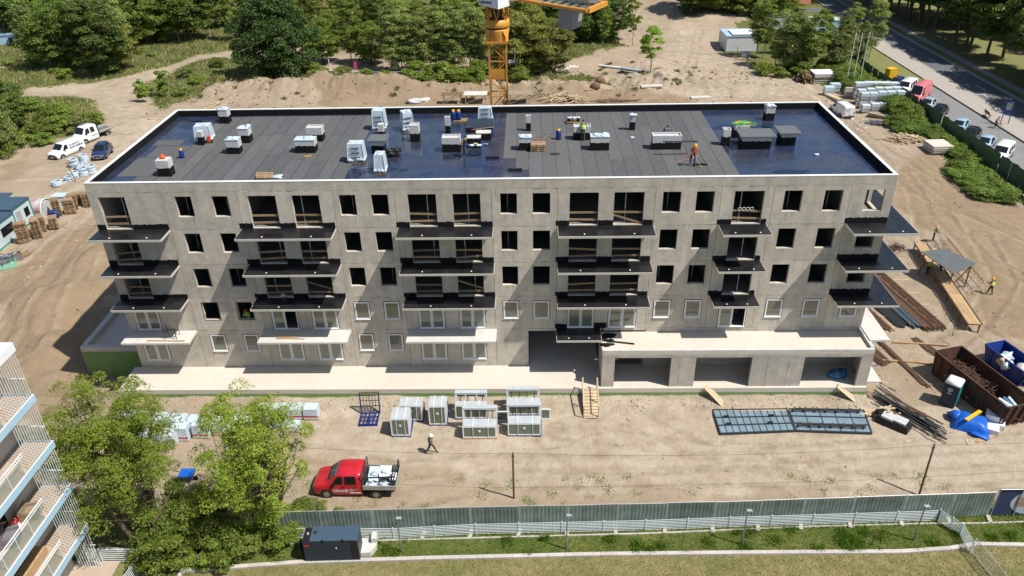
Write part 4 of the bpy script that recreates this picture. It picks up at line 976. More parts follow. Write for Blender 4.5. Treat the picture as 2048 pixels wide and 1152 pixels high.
CURB2 = [(15.39, -17.25), (22.09, -16.92), (30.36, -16.64), (39.02, -16.35), (48.52, -15.81), (56.74, -15.52), (59.54, -15.52), (62.65, -15.39), (70.59, -15.18)]
lawn = CURB2+CURB1[::-1]
blades('lawn_grass', 52000, (8, 75, -22, -14), 0.13, 0.022, 'grass_blade', 1, 'green lawn strip between the two kerbs along the white rail fence', dens=indens([lawn]))
blades('lawn_weeds', 9000, (14, 72, -19.5, -15), 0.30, 0.03, 'grass_blade', 2, 'taller tufts of weeds in the lawn strip', dens=indens([lawn]), clump=110)
blades('dry_grass', 90000, (6, 66, -25, -16), 0.07, 0.03, 'dry_blade', 3, 'dry yellow lawn in front of the near kerb', dens=indens([CURB1+[(90, -30), (0, -30)]]))
blades('fence_weeds', 14000, (10, 75, -17.4, -13.4), 0.28, 0.025, 'grass_blade', 4, 'weeds growing along the foot of the fences', dens=indens([[(15.39, -17.25), (15.24, -14.99), (30.33, -14.78), (71.89, -13.26), (70.59, -15.18), (30.36, -16.64)]]))
blades('meadow_grass', 90000, (-110, 60, 52, 135), 0.5, 0.085, 'weed_blade', 5, 'tall rough grass and weeds of the meadow behind the building', dens=indens(GRASS[:5], TRACK))
blades('roadside_grass', 26000, (55, 125, 35, 125), 0.35, 0.07, 'grass_blade', 6, 'rough grass along the overgrown strip by the fence', dens=indens([[(79.6, 87.9), (88.4, 90.8), (91.4, 78.1), (93.0, 60.3), (93.3, 41.2), (90.6, 30.8), (89.1, 34.4), (86.7, 41.3), (85.7, 50.2), (85.2, 60.6), (85.1, 74.2), (79.0, 83.2)]]))
blades('bank_weeds', 9000, (-25, 62, 76, 97), 0.4, 0.06, 'weed_blade', 8, 'patchy weeds on the excavated bank', clump=110)
blades('yard_weeds', 2600, (12, 60, -14.6, -11), 0.16, 0.03, 'grass_blade', 9, 'sparse weeds at the edge of the sandy yard', clump=60)
# stones and clods
def stones(name, n, region, s0, s1, m, seed, label, dens=None):
    rng = np.random.default_rng(seed); x = rng.uniform(region[0], region[1], n); y = rng.uniform(region[2], region[3], n)
    if dens: k = dens(x, y) > rng.random(n); x = x[k]; y = y[k]; n = len(x)
    z = terr(x, y); s = s0*(s1/s0)**(rng.random(n)**2.2)
    base = np.array([(1, 0, 0), (-1, 0, 0), (0, 1, 0), (0, -1, 0), (0, 0, 1), (0, 0, -1)], float); fc = np.array([(0, 2, 4), (2, 1, 4), (1, 3, 4), (3, 0, 4), (2, 0, 5), (1, 2, 5), (3, 1, 5), (0, 3, 5)])
    V = base[None]*s[:, None, None]*rng.uniform(.6, 1.3, (n, 6, 1))*np.array([1, 1, .65]); V = V+rng.normal(size=V.shape)*s[:, None, None]*.15
    V = V+np.stack([x, y, z], -1)[:, None]; F = (fc[None]+(np.arange(n)*6)[:, None, None]).reshape(-1)
    me = bpy.data.meshes.new(name); me.vertices.add(6*n); me.vertices.foreach_set('co', V.ravel()); me.loops.add(len(F)); me.loops.foreach_set('vertex_index', F.astype(np.int32))
    me.polygons.add(len(F)//3); me.polygons.foreach_set('loop_start', np.arange(0, len(F), 3, dtype=np.int32)); me.update(calc_edges=True); me.materials.append(M[m])
    return tag(link(me, name), label, 'stones', kind='stuff')
defm('stone', (0.42, 0.36, 0.28), 0.95, var=0.2, island=0.3)
defm('clod', (0.27, 0.19, 0.12), 0.95, var=0.2, island=0.3)
stones('gravel', 4500, (10, 64, -14, -3.2), 0.012, 0.07, 'stone', 1, 'small pale stones strewn over the front yard', lambda x, y: np.clip(fbm(x, y, 4, 91)*1.3+.35, 0.05, 1))
stones('rubble', 3200, (-1, 58, -4.6, -3.05), 0.02, 0.12, 'stone', 2, 'rubble and clods on the bank along the terrace')
stones('clods', 5000, (-30, 0, -8, 45), 0.02, 0.16, 'clod', 3, 'earth clods on the rough ground left of the building', lambda x, y: np.clip(fbm(x, y, 5, 93)*1.5+.3, 0.03, 1))
stones('rut_clods', 7000, (58, 95, -4, 75), 0.03, 0.17, 'clod', 4, 'clods along the wheel ruts right of the building', lambda x, y: np.clip(fbm(x, y, 5, 95)*1.8+.25, 0.03, 1)*(road_dist(x, y) > 24))
stones('bank_clods', 9000, (-30, 75, 66, 100), 0.06, 0.35, 'clod', 5, 'clods on the excavated bank behind the building', lambda x, y: np.clip(fbm(x, y, 6, 97)*1.8+.25, 0.03, 1))
stones('bank_stones', 3000, (-30, 75, 66, 100), 0.05, 0.28, 'stone', 6, 'pale lumps of earth on the excavated bank', lambda x, y: np.clip(fbm(x, y, 6, 99)*1.8+.25, 0.03, 1))

# ------------------------------------------------------------------ road, pavement, car park
defm('asphalt', (0.105, 0.11, 0.115), 0.85, var=0.14, vscale=0.7, streak=0.0, col2=(0.14, 0.14, 0.145), c2amt=0.4, c2scale=0.15)
defm('asphalt_pale', (0.20, 0.20, 0.195), 0.9, var=0.08, vscale=1)
defm('paving', (0.36, 0.32, 0.28), 0.9, var=0.07, vscale=2)
defm('kerb', (0.40, 0.38, 0.34), 0.9, var=0.12, vscale=2)
defm('marking', (0.72, 0.72, 0.70), 0.7, var=0.1)
defm('verge', (0.14, 0.17, 0.05), 0.95, col2=(0.22, 0.19, 0.08), c2amt=0.5, c2scale=0.3)
G0 = GZ
def sheet(x0, x1, y0, y1, z, name, m):
    mb = MB(); mb.box(x0, x1, y0, y1, GZ-0.5, GZ+z); return struct(mb.build(name, m))
sheet(103.6, 109.1, -60, 330, 0.08, 'road', 'asphalt')
sheet(99.4, 103.45, -60, 118, 0.16, 'pavement', 'paving')
sheet(91.2, 99.2, -60, 81, 0.09, 'car_park', 'asphalt_pale')
sheet(109.25, 111.0, -60, 330, 0.1, 'far_verge', 'verge')
sheet(111.0, 112.6, -60, 330, 0.13, 'far_footpath', 'paving')
sheet(112.6, 170, -60, 330, 0.12, 'park_ground', 'verge')
sheet(91.0, 99.2, 81.1, 118, 0.11, 'roadside_verge', 'verge')
sheet(84.0, 103.5, 141, 146, 0.07, 'side_road', 'asphalt')
mb = MB(); mb.box(103.45, 103.6, -60, 330, GZ-.5, GZ+0.2); struct(mb.build('kerb', 'kerb'))
mb = MB(); mb.box(109.1, 109.25, -60, 330, GZ-.5, GZ+0.2); struct(mb.build('kerb', 'kerb'))
mb = MB(); mb.box(99.2, 99.4, -60, 118, GZ-.5, GZ+0.2); struct(mb.build('kerb', 'black'))
mb = MB()
for y in np.arange(-40, 300, 9): mb.box(106.3, 106.42, y, y+3.0, GZ+0.081, GZ+0.085)
mb.box(108.75, 108.87, -60, 330, GZ+0.081, GZ+0.085)
struct(mb.build('road_marking', 'marking'))
mb = MB()
for y in (80.2, 74.6, 68.0, 58, 50): mb.box(103.7, 105.2, y, y+0.14, GZ+0.0865, GZ+0.0895); mb.box(104.9, 105.05, y-1.2, y-.01, GZ+0.0865, GZ+0.0895)
struct(mb.build('bay_marking', 'marking'))
mb = MB()
for k in range(6): mb.box(103.8+k*0.85, 104.25+k*0.85, 138.6, 140.6, GZ+0.0865, GZ+0.0895)
struct(mb.build('crossing_marking', 'marking'))
# ---- low kerbs in the lawn
def kerbline(pts, w, h, label):
    mb = MB(); 
    for a, b in zip(pts[:-1], pts[1:]):
        A = Vector((a[0], a[1], H(*a))); Bv = Vector((b[0], b[1], H(*b))); n = max(1, int((Bv-A).length/1.0))
        for i in range(n):
            p, q = A.lerp(Bv, i/n), A.lerp(Bv, (i+1)/n); d = (q-p).normalized()*0.006
            mb.bar(p+d+Vector((0, 0, h/2-.04)), q-d+Vector((0, 0, h/2-.04)), w, h+.08)
    o = mb.build('kerb', 'kerb'); o['kind'] = 'structure'; o['label'] = label; return o
defm('kerb_stone', (0.46, 0.42, 0.39), 0.9, var=0.1, island=0.08); M['kerb'] = M['kerb_stone']
kerbline(CURB1, 0.26, 0.14, 'pale concrete kerb between green strip and dry lawn')
kerbline(CURB2, 0.10, 0.08, 'thin pale kerb between rail fence and green strip')
kerbline([(4.66, -17.66), (11.79, -18.23)], 0.2, 0.2, 'low kerb below the corner rail fence')
kerbline([(10.52, -19.90), (10.38, -19.24)], 0.2, 0.12, 'short return of the near kerb')

# ------------------------------------------------------------------ site fence: green sheets on metal frames
defm('mesh_green', (0.135, 0.175, 0.15), 0.6, var=0.3, vscale=0.9, objrand=0.22, streak=.3, col2=(0.24, 0.29, 0.27), c2amt=.35, c2scale=.5)
defm('mesh_green2', (0.075, 0.12, 0.06), 0.8, var=0.2, vscale=0.5)
FP = [(15.83, -16.53), (18.45, -16.45), (21.74, -16.32), (24.84, -16.24), (27.81, -16.11), (30.86, -16.03), (33.90, -15.99), (36.97, -15.86), (40.05, -15.78), (43.06, -15.69), (45.92, -15.57), (48.63, -15.44), (51.75, -15.31), (55.02, -15.15), (58.06, -15.02), (60.63, -14.89)]
def fence_sheet(a, b, hgt, m='mesh_green', folds=True, label='', group=None):
    A = Vector((a[0], a[1], H(*a)-.02)); Bv = Vector((b[0], b[1], H(*b)-.02)); L = (Bv-A).length
    t = thing('site_fence', label, 'fence', A, math.atan2(Bv.y-A.y, Bv.x-A.x), group)
    f = MB(); f.tube((0, 0, 0), (0, 0, hgt), 0.025, n=6); f.tube((L-.04, 0, 0), (L-.04, 0, hgt), 0.025, n=6); f.tube((0, 0, hgt), (L-.04, 0, hgt), 0.022, n=6); f.tube((0, 0, .12), (L-.04, 0, .12), 0.022, n=6)
    f.build('frame', 'galv', t)
    # corrugated green sheet
    n = int(L/0.06); vs = []; fs = []
    for i in range(n+1):
        x = 0.03+(L-.1)*i/n; y = -0.03+(0.013 if i % 4 in (1, 2) else 0.0); vs += [(x, y, 0.1), (x, y, hgt-.03)]
    for i in range(n): fs.append((2*i, 2*i+2, 2*i+3, 2*i+1))
    s = MB(); s.add(vs, fs); s.build('green_sheet', m, t)
    return t
NF = len(FP)-1
for i in range(NF):
    where = ['half hidden by the bushy tree', 'behind the dark blue generator', 'just right of the generator roof', 'left of the first wooden pole', 'at the foot of the first wooden pole', 'just right of the first wooden pole', 'behind the second garden lamp', 'sixth from the banner along the yard', 'with a sagging top edge in mid yard', 'left of the third garden lamp', 'behind the third garden lamp', 'left of the leaning wooden pole', 'at the foot of the leaning pole', 'behind the nearest garden lamp', 'at the right end next to the blue banner'][i]
    t = fence_sheet(FP[i], FP[i+1], 2.15, label='green corrugated site fence panel '+where, group='green site fence panels')
mb = MB()
for i in range(1, NF+1):
    p = FP[i]; z = H(*p); b = MB(); b.box(-.35, .35, -.12, .12, 0, .13); o = b.build('fence_foot', 'kerb_stone', None, (p[0]-.06, p[1]-.25, z), 1.4)
    tag(o, 'small concrete foot block holding up the green site fence', 'fence foot', 'fence feet')
# printed banner panel at the right end
defm('banner', (0.035, 0.045, 0.11), 0.5, var=0.1)
defm('banner_pic', (0.42, 0.46, 0.52), 0.5, var=0.15, vscale=1)
defm('banner_brown', (0.36, 0.24, 0.19), 0.5, var=0.1); defm('banner_teal', (0.04, 0.15, 0.30), 0.5, var=0.1)
a, b = (60.65, -14.85), (67.75, -14.77)
bt = thing('banner', 'dark blue printed site banner with round interior picture at the right end of the fence', 'banner', (a[0]+.1, a[1], H(*a)), math.atan2(b[1]-a[1], b[0]-a[0]))
mb = MB(); mb.box(0, 7.5, -.02, 0, .05, 2.35); mb.build('banner_sheet', 'banner', bt)
mb = MB()
for x in (0, 1.45, 3.6, 5.8): mb.tube((x, -.07, 0), (x, -.07, 2.4), .03, n=6)
mb.tube((0, -.07, 2.36), (7.5, -.07, 2.36), .025, n=6); mb.build('frame', 'galv', bt)
mb = MB(); c = [(2.6+1.9*math.cos(t)*.85, -.026, 1.2+1.1*math.sin(t)) for t in np.linspace(PI*.5, PI*1.5, 14)]; mb.poly(c[::-1]+[(3.0, -.026, .12), (3.2, -.026, 2.3)][::1] if False else [(2.6, -.026, .1), (3.3, -.026, .1), (3.9, -.026, 2.3), (2.6, -.026, 2.3)]+c[1:-1]); mb.build('printed_picture', 'banner_pic', bt)
mb = MB(); mb.poly([(1.25, -.03, .85), (2.0, -.03, .8), (2.1, -.03, 1.5), (1.3, -.03, 1.65)]); mb.build('printed_picture', 'banner_brown', bt)
mb = MB(); mb.poly([(3.3, -.03, .1), (5.0, -.03, .1), (5.0, -.03, 2.3), (3.9, -.03, 2.3)]); mb.build('printed_picture', 'banner_teal', bt)
mb = MB(); mb.bar((2.0, -.033, .82), (2.7, -.033, .3), .03, .03); mb.bar((2.1, -.033, 1.5), (3.0, -.033, 2.2), .03, .03); mb.build('printed_picture', 'banner', bt)
# ---- white rail fence: posts with seven rails
def rail_fence(pts, hgt, label, nrail=7, posts=None, group=None, m='rail_white', vertical=False):
    t = thing('rail_fence', label, 'fence', (0, 0, 0), 0, group)
    for a, b in zip(pts[:-1], pts[1:]):
        A = Vector((a[0], a[1], H(*a))); Bv = Vector((b[0], b[1], H(*b))); d = (Bv-A); L = d.length; d /= L; n = max(1, round(L/ (posts or 3.05)))
        for i in range(n+(1 if b is pts[-1] else 0)):
            p = A.lerp(Bv, i/n); mb = MB(); mb.bar(p, p+Vector((0, 0, hgt+.04)), .06, .06); mb.build('post', m, t)
        for i in range(n):
            p, q = A.lerp(Bv, i/n)+d*.035, A.lerp(Bv, (i+1)/n)-d*.035
            if vertical:
                for z in (.1, hgt): mb = MB(); mb.tube(p+Vector((0, 0, z)), q+Vector((0, 0, z)), .028, n=6); mb.build('rail', m, t)
                k = int((q-p).length/.125)
                for j in range(1, k): s = p.lerp(q, j/k); mb = MB(); mb.tube(s+Vector((0, 0, .12)), s+Vector((0, 0, hgt-.02)), .018, n=4); mb.build('baluster', m, t)
            else:
                for j in range(nrail):
                    z = hgt*(j+.6)/nrail; mb = MB(); mb.bar(p+Vector((0, 0, z)), q+Vector((0, 0, z)), .02, .035); mb.build('rail', m, t)
                k = int((q-p).length/.07); mb = MB()
                for j in range(1, k): s = p.lerp(q, j/k); mb.bar(s+Vector((0, 0.014, .06)), s+Vector((0, 0.014, hgt)), .008, .008)
                o = mb.build('wire_mesh', 'galv', t); o['kind'] = 'stuff'
    return t
rail_fence([(15.59, -16.73), (22.95, -16.76), (28.08, -16.40), (33.48, -16.27), (38.74, -16.10), (44.04, -15.81), (49.33, -15.61), (54.61, -15.40), (57.26, -15.27)], 0.96, 'long white rail fence running along the lawn in front of the green site fence')
rail_fence([(57.26, -15.27), (57.77, -15.93), (58.14, -16.45), (58.11, -17.84)], 1.0, 'short white rail fence running diagonally down the lawn at the right')
rail_fence([(58.22, -17.73), (58.99, -22.75)], 1.15, 'shiny metal railing with upright bars at the lower right corner', vertical=True, posts=2.4, m='galv')
rail_fence([(4.44, -18.51), (5.36, -18.66), (9.10, -18.50)], 1.2, 'low white rail fence below the leaning tree beside the balconies')
rail_fence([(7.73, -20.96), (8.00, -18.61)], 1.2, 'short white rail fence end going towards the lower edge by the small lawn')
rail_fence([(9.07, -18.42), (9.72, -17.85)], 1.2, 'short white rail fence in the shade below the feathery trees')
# ---- lamps in the lawn
def lamp(px, lean):
    x, y = px; z = H(x, y)
    return x, y, z
for p, top, lab in [((23.56, -17.78), (-.18, .05), 'grey garden lamp post beside the generator'), ((33.73, -17.57), (0, 0.05), 'grey garden lamp post second from the left on the lawn'),
               ((44.53, -17.17), (.15, .05), 'grey garden lamp post third from the left on the lawn'), ((55.15, -16.84), (.3, .05), 'grey garden lamp post nearest the diagonal fence')]:
    t = thing('lamp_post', lab, 'lamp post', (p[0], p[1], H(*p)), 0, 'garden lamp posts')
    mb = MB(); mb.tube((0, 0, 0), (0, 0, 2.9), .05, .04, n=8); mb.tube((0, 0, 0), (0, 0, .9), .062, .062, n=8); mb.build('post', 'steel', t)
    mb = MB(); mb.box(-.05, .26, -.09, .09, 2.9, 2.96); mb.build('lamp_head', 'galv', t)
p = (52.45, -17.20); t = thing('sign_stake', 'small wooden-topped marker stake on the green strip', 'stake', (p[0], p[1], H(*p)))
mb = MB(); mb.bar((0, 0, 0), (0, 0, .85), .04); mb.build('stake', 'dark_steel', t); mb = MB(); mb.bar((-.2, 0, .87), (.2, 0, .87), .1, .05); mb.build('top_board', 'rust', t)
# ---- two wooden poles with a cable
pl = [((30.43, -13.29), (-.0, 0), 'short wooden pole left of the yard, carrying the cable'), ((57.08, -13.12), (.25, .55), 'leaning wooden pole at the right of the yard, carrying the cable')]
tops = []
for p, ln, lab in pl:
    z = H(*p); top = Vector((p[0]+ln[0], p[1]+ln[1], z+3.95)); tops.append(top)
    t = thing('pole', lab, 'pole', (p[0], p[1], z)); mb = MB(); mb.tube((0, 0, -.3), top-Vector((p[0], p[1], z)), .075, .06, n=8); mb.build('shaft', 'wood_brown', t)
    mb = MB(); mb.bar((ln[0]-.12, ln[1], 3.7), (ln[0]+.12, ln[1], 3.7), .05); mb.lathe([(0, .1), (.04, .08), (.04, 0)], (ln[0], ln[1], 3.95), 6); mb.build('insulator', 'dark_steel', t)
def sag(a, b, s, n=14): return [Vector(a).lerp(Vector(b), i/n)-Vector((0, 0, s*4*(i/n)*(1-i/n))) for i in range(n+1)]
mb = MB(); mb.path(sag(tops[0], tops[1], .5), .012, 4); mb.path(sag(tops[1], (75, -11, 2.0), .3), .012, 4); mb.path(sag((10, -12, 2.3), tops[0], .4), .012, 4)
tag(mb.build('cable', 'dark_steel'), 'thin cable strung between the two wooden poles over the yard', 'cable')
# ---- green fence between site and car park
fe = thing('mesh_fence', 'long dark green mesh-covered fence between building site and car park', 'fence', (0, 0, 0))
r = random.Random(11)
for i in range(24):
    y0 = 26+i*2.6; mb = MB(); vs = []; n = 6
    for j in range(n+1): vs += [(90.0+0.05*math.sin(j*2.1+i), y0+2.56*j/n, GZ+.05), (90.0+.1*math.sin(j*1.7+i*2), y0+2.56*j/n, GZ+2.6+.03*math.sin(j+i))]
    mb.add(vs, [(2*j, 2*j+2, 2*j+3, 2*j+1) for j in range(n)]); mb.build('mesh_panel', 'mesh_green2', fe)
    mb = MB(); mb.tube((90.08, y0, GZ), (90.08, y0, GZ+2.1), .03, n=6); mb.build('post', 'dark_steel', fe)
# ---- three white flagpoles
for p, lab in [((84.35, 79.03), 'left white flagpole behind the stacked blocks'), ((85.13, 78.42), 'middle white flagpole behind the stacked blocks'), ((86.47, 78.94), 'right white flagpole behind the stacked blocks')]:
    t = thing('flagpole', lab, 'flagpole', (p[0], p[1], GZ), 0, 'white flagpoles'); mb = MB(); mb.tube((0, 0, 0), (0, 0, 9.0), .08, .05, n=8); mb.build('pole', 'white_paint', t)
    mb = MB(); mb.lathe([(0, .12), (.09, .05), (.09, 0), (0, -.05)], (0, 0, 9.05), 8); mb.build('finial', 'white_paint', t)
# ---- neighbouring block with balconies, lower left
defm('neigh_floor', (0.42, 0.33, 0.26), 0.8, var=0.06); defm('neigh_wall', (0.50, 0.47, 0.42), 0.8, var=0.05)
defm('clear_glass', (0.35, 0.42, 0.36), 0.05, var=0, spec=0.5, alpha=0.28)
defm('sofa_brown', (0.26, 0.20, 0.13), 0.9, var=0.2); defm('sofa_grey', (0.17, 0.16, 0.17), 0.9, var=0.2); defm('neigh_dark', (0.07, 0.05, 0.04), 0.6)
N = thing('balcony_block', 'neighbouring white apartment block with stacked balconies, pale blue edges and white railings', 'building', (0, 0, 0))
NX, NY = 5.77, -19.08; LV = [1.95, 5.11, 8.26, 11.42]
mb = MB(); mb.box(-14, 3.85, -44, NY, GZ-.3, 14.4); mb.build('wall', 'neigh_wall', N)
mb = MB(); mb.box(-14, NX, -44, NY, 14.402, 14.9); mb.build('roof_edge', 'white_paint', N)
for z in LV:
    mb = MB(); mb.box(3.86, NX-.06, -44, NY-.06, z-.12, z+.16); mb.build('balcony_floor', 'neigh_floor', N)
    mb = MB(); mb.box(NX-.05, NX, -44, NY, z-.2, z+.22); mb.box(3.86, NX-.051, NY-.05, NY, z-.2, z+.22); f = mb.build('balcony_edge', 'fascia', N)
    mb = MB(); mb.box(NX-.058, NX-.012, -44, NY-.01, z+.222, z+.245); mb.build('edge_trim', 'white_paint', f)
    for y in np.arange(NY-2.5, -34, -1.15):
        mb = MB(); mb.box(NX-.12, NX-.10, y-1.1, y-.03, z+.3, z+1.1); mb.build('glass_panel', 'clear_glass', N)
        mb = MB(); mb.bar((NX-.14, y, z+.16), (NX-.14, y, z+1.28), .04); mb.build('railing_post', 'rail_white', N)
    mb = MB(); mb.bar((NX-.14, NY-2.2, z+1.30), (NX-.14, -40, z+1.30), .05); mb.build('handrail', 'rail_white', N)
    mb = MB(); mb.bar((NX-.14, NY-2.2, z+1.12), (NX-.14, -40, z+1.12), .03); mb.build('handrail', 'rail_white', N)
    mb = MB(); mb.bar((3.9, NY-.12, z+1.30), (NX-.1, NY-.12, z+1.30), .05); mb.build('handrail', 'rail_white', N)
    mb = MB(); mb.box(3.9, NX-.2, NY-.13, NY-.11, z+.3, z+1.25); mb.build('glass_panel', 'clear_glass', N)
    for k in range(13):
        y = NY-.1-k*.17; mb = MB(); mb.bar((NX-.09, y, z+.16), (NX-.09, y, z+2.95), .022); mb.build('screen_bar', 'rail_white', N)
    mb = MB(); mb.box(3.852, 3.9, -24.6, -22.0, z+.17, z+2.4); mb.build('balcony_door', 'glass_dark', N)
for k in range(9):
    mb = MB(); mb.bar((NX-.35-k*.16, NY+.1, GZ), (NX-.35-k*.16, NY+.1, 1.7), .04); mb.build('screen_bar', 'rail_white', N)
mb = MB(); mb.bar((NX-1.9, NY+.1, 0.2), (NX-.2, NY+.1, 0.2), .05); mb.build('screen_rail', 'rail_white', N)
def furniture(x, y, z, sx, sy, h, m, name, label, cat, rz=0):
    t = thing(name, label, cat, (x, y, z+.162), rz); mb = MB(); mb.box(-sx, sx, -sy, sy, 0, h*.55, taper=.02); mb.build('seat', m, t); mb = MB(); mb.box(-sx, -sx+.22, -sy, sy, h*.55+.001, h, taper=.02); mb.build('backrest', m, t)
    mb = MB(); mb.box(-sx+.225, sx, sy-.15, sy, h*.55+.001, h*.8, taper=.02); mb.build('armrest', m, t); mb = MB(); mb.box(-sx+.225, sx, -sy, -sy+.15, h*.55+.001, h*.8, taper=.02); mb.build('armrest', m, t)
furniture(4.8, -21.4, 5.11, .45, .45, .7, 'sofa_brown', 'armchair', 'brown padded armchair on the middle white balcony', 'armchair', .2)
furniture(4.7, -23.2, 5.11, .45, .5, .75, 'sofa_grey', 'armchair', 'dark grey padded armchair on the middle white balcony, nearer the bottom', 'armchair', .4)
t = thing('sideboard', 'orange brown wooden bench on the lowest white balcony', 'bench', (4.3, -22.4, 2.11)); mb = MB(); mb.box(-.3, .3, -1.4, 1.2, .1, .55); mb.build('seat', 'wood', t)
mb = MB(); mb.box(-.25, .25, -1.2, -1.1, 0, .098); mb.box(-.25, .25, .9, 1, 0, .098); mb.build('legs', 'wood', t)
t = thing('flower_pot', 'small pot with red flowers on the balcony floor by the armchair', 'flower pot', (4.6, -22.3, 5.275)); mb = MB(); mb.lathe([(0, 0), (.12, 0), (.17, .3), (0, .28)], n=10); mb.build('pot', 'print_white', t)
rng = np.random.default_rng(3); P = rng.normal(size=(60, 3))*.12+np.array([0, 0, .42]); link(quads('flowers', P, rng.normal(size=(60, 3)), np.full(60, .05), np.full(60, .04), rng, 'red'), 'flowers', t)
t = thing('paved_patio', 'small paved patio at the foot of the white balconies', 'patio', (0, 0, 0)); mb = MB(); mb.box(-3, 6.4, -24, -18.6, GZ-.2, GZ+.12); mb.build('paving', 'neigh_floor', t)
mb = MB(); mb.poly([(6.45, -18.75, GZ+.06), (6.45, -24, GZ+.06), (9.3, -24, GZ+.06), (9.3, -18.9, GZ+.06)]); struct(mb.build('small_lawn', 'verge'))
blades('small_lawn_grass', 7000, (6.4, 9.4, -23.5, -18.7), 0.12, 0.02, 'grass_blade', 12, 'short green grass of the small lawn by the patio')
# ---- tower crane
C = thing('tower_crane', 'yellow orange tower crane behind the building with white cab and grey counterweight', 'crane', (28.68, 24.0, GZ))
hw = 0.8; ztop = 19.6-GZ-.2
for sx in (-1, 1):
    for sy in (-1, 1): mb = MB(); mb.bar((sx*hw, sy*hw, 0), (sx*hw, sy*hw, ztop), .15); mb.build('mast_leg', 'crane', C)
seg = 1.65; n = int(ztop/seg); k = 0
for i in range(n):
    z0, z1 = ztop-(i+1)*seg, ztop-i*seg
    for (ax, ay), (bx, by) in (((-hw, -hw), (hw, -hw)), ((-hw, hw), (hw, hw)), ((-hw, -hw), (-hw, hw)), ((hw, -hw), (hw, hw))):
        mb = MB(); mb.bar((ax, ay, z1), (bx, by, z1), .09); mb.build('mast_strut', 'crane', C)
        a, b = ((ax, ay, z0), (bx, by, z1)) if i % 2 else ((bx, by, z0), (ax, ay, z1))
        mb = MB(); mb.bar(a, b, .08); mb.build('mast_brace', 'crane', C)
    if i % 3 == 1: mb = MB(); mb.box(-hw+.06, hw-.06, -hw+.06, hw-.06, z0, z0+.06); mb.box(-hw+.08, hw-.08, -hw-.02, -hw, z0+.1, z0+.95); mb.build('mast_platform', 'crane', C)
mb = MB()
for z in np.arange(.3, ztop, .33): mb.bar((.1, .35, z), (.5, .35, z), .03)
mb.bar((.1, .35, 0), (.1, .35, ztop), .045); mb.bar((.5, .35, 0), (.5, .35, ztop), .045); mb.build('ladder', 'crane', C)
z = ztop
mb = MB(); mb.box(-1.0, 1.0, -1.0, 1.0, z+.001, z+.22); mb.build('ring_base', 'crane', C)
mb = MB(); mb.lathe([(1.0, z+.22), (1.12, z+1.1), (1.12, z+1.25), (.9, z+1.25)], n=20); mb.build('ring_support', 'crane', C)
mb = MB()
for kx in (-1, 1):
    for ky in (-1, 1): mb.poly([(kx*1.0, ky*1.0, z+.22), (kx*.5, ky*1.02, z+1.24), (kx*1.02, ky*.5, z+1.24)])
mb.build('ring_gusset', 'crane', C)
mb = MB(); mb.lathe([(1.05, z+1.27), (1.05, z+1.38), (.9, z+1.38)], n=20); mb.build('slewing_bearing', 'black', C)
mb = MB(); mb.lathe([(1.12, z+1.4), (1.18, z+1.55), (1.12, z+2.1), (.95, z+2.1)], n=20); mb.build('slewing_ring', 'crane', C)
mb = MB()
for k in range(8):
    a = k*PI/4; b = a+PI/4; m_ = a+PI/8; mb.bar((1.05*math.cos(a), 1.05*math.sin(a), z+2.1), (1.0*math.cos(m_), 1.0*math.sin(m_), z+3.6), .16, .06); mb.bar((1.05*math.cos(b), 1.05*math.sin(b), z+2.1), (1.0*math.cos(m_), 1.0*math.sin(m_), z+3.6), .16, .06)
mb.build('slewing_tower', 'crane', C)
mb = MB(); mb.box(-.5, .5, -.5, .5, z+2.1, z+3.6); mb.build('slewing_motor', 'rust', C)
mb = MB(); mb.box(-.9, .9, -.9, .9, z+3.6, z+9); mb.build('tower_head', 'crane', C)
cab = MB(); cz = z+3.4; Rm = RZ(-.55).to_3x3()
cab.add([Rm @ Vector(v)+Vector((-.1, -1.3, cz)) for v in [(-1.1, -1.0, .25), (1.0, -1.0, 0), (1.0, 1.0, 0), (-1.1, 1.0, .25), (-1.25, -1.0, 2.4), (1.0, -1.0, 2.4), (1.0, 1.0, 2.4), (-1.25, 1.0, 2.4)]],
        [(0, 3, 2, 1), (4, 5, 6, 7), (0, 1, 5, 4), (1, 2, 6, 5), (2, 3, 7, 6), (3, 0, 4, 7)])
cabo = cab.build('cab', 'white_paint', C)
gm = MB(); gm.add([Rm @ Vector(v)+Vector((-.1, -1.3, cz)) for v in [(-1.0, -1.01, 1.0), (.1, -1.01, .8), (.15, -1.01, 2.2), (-1.1, -1.01, 2.2)]], [(0, 1, 2, 3)])
gm.add([Rm @ Vector(v)+Vector((-.1, -1.3, cz)) for v in [(-1.15, -.9, .7), (-1.25, -.9, 2.2), (-1.25, .9, 2.2), (-1.15, .9, .7)]], [(0, 1, 2, 3)]); gm.build('cab_window', 'glass_dark', cabo)
mt = TR(-.1, -1.3, cz) @ RZ(-.55) @ TR(-1.0, -1.015, .38) @ Matrix.Rotation(PI/2, 4, 'X'); text('LIEBHERR', .32, 'lettering', 'print_dark', cabo, mt, .01)
px = MB(); px.add([Rm @ Vector(v)+Vector((-.1, -1.3, cz)) for v in [(.35, -1.012, .9), (.5, -1.012, .9), (.85, -1.012, 2.2), (.65, -1.012, 2.2)]], [(0, 1, 2, 3)])
px.add([Rm @ Vector(v)+Vector((-.1, -1.3, cz)) for v in [(.3, -1.013, 1.5), (.85, -1.013, 1.62), (.85, -1.013, 1.8), (.3, -1.013, 1.68)]], [(0, 1, 2, 3)]); px.build('cab_logo', 'print_pink', cabo)
mb = MB(); mb.box(1.25, 1.95, -1.2, -.7, z+3.9, z+4.9); mb.build('control_box', 'white_paint', C); mb = MB(); mb.box(1.35, 1.55, -1.212, -1.202, z+4.1, z+4.7); mb.box(1.65, 1.85, -1.212, -1.202, z+4.1, z+4.7); mb.build('vent_grille', 'glass_dark', C)
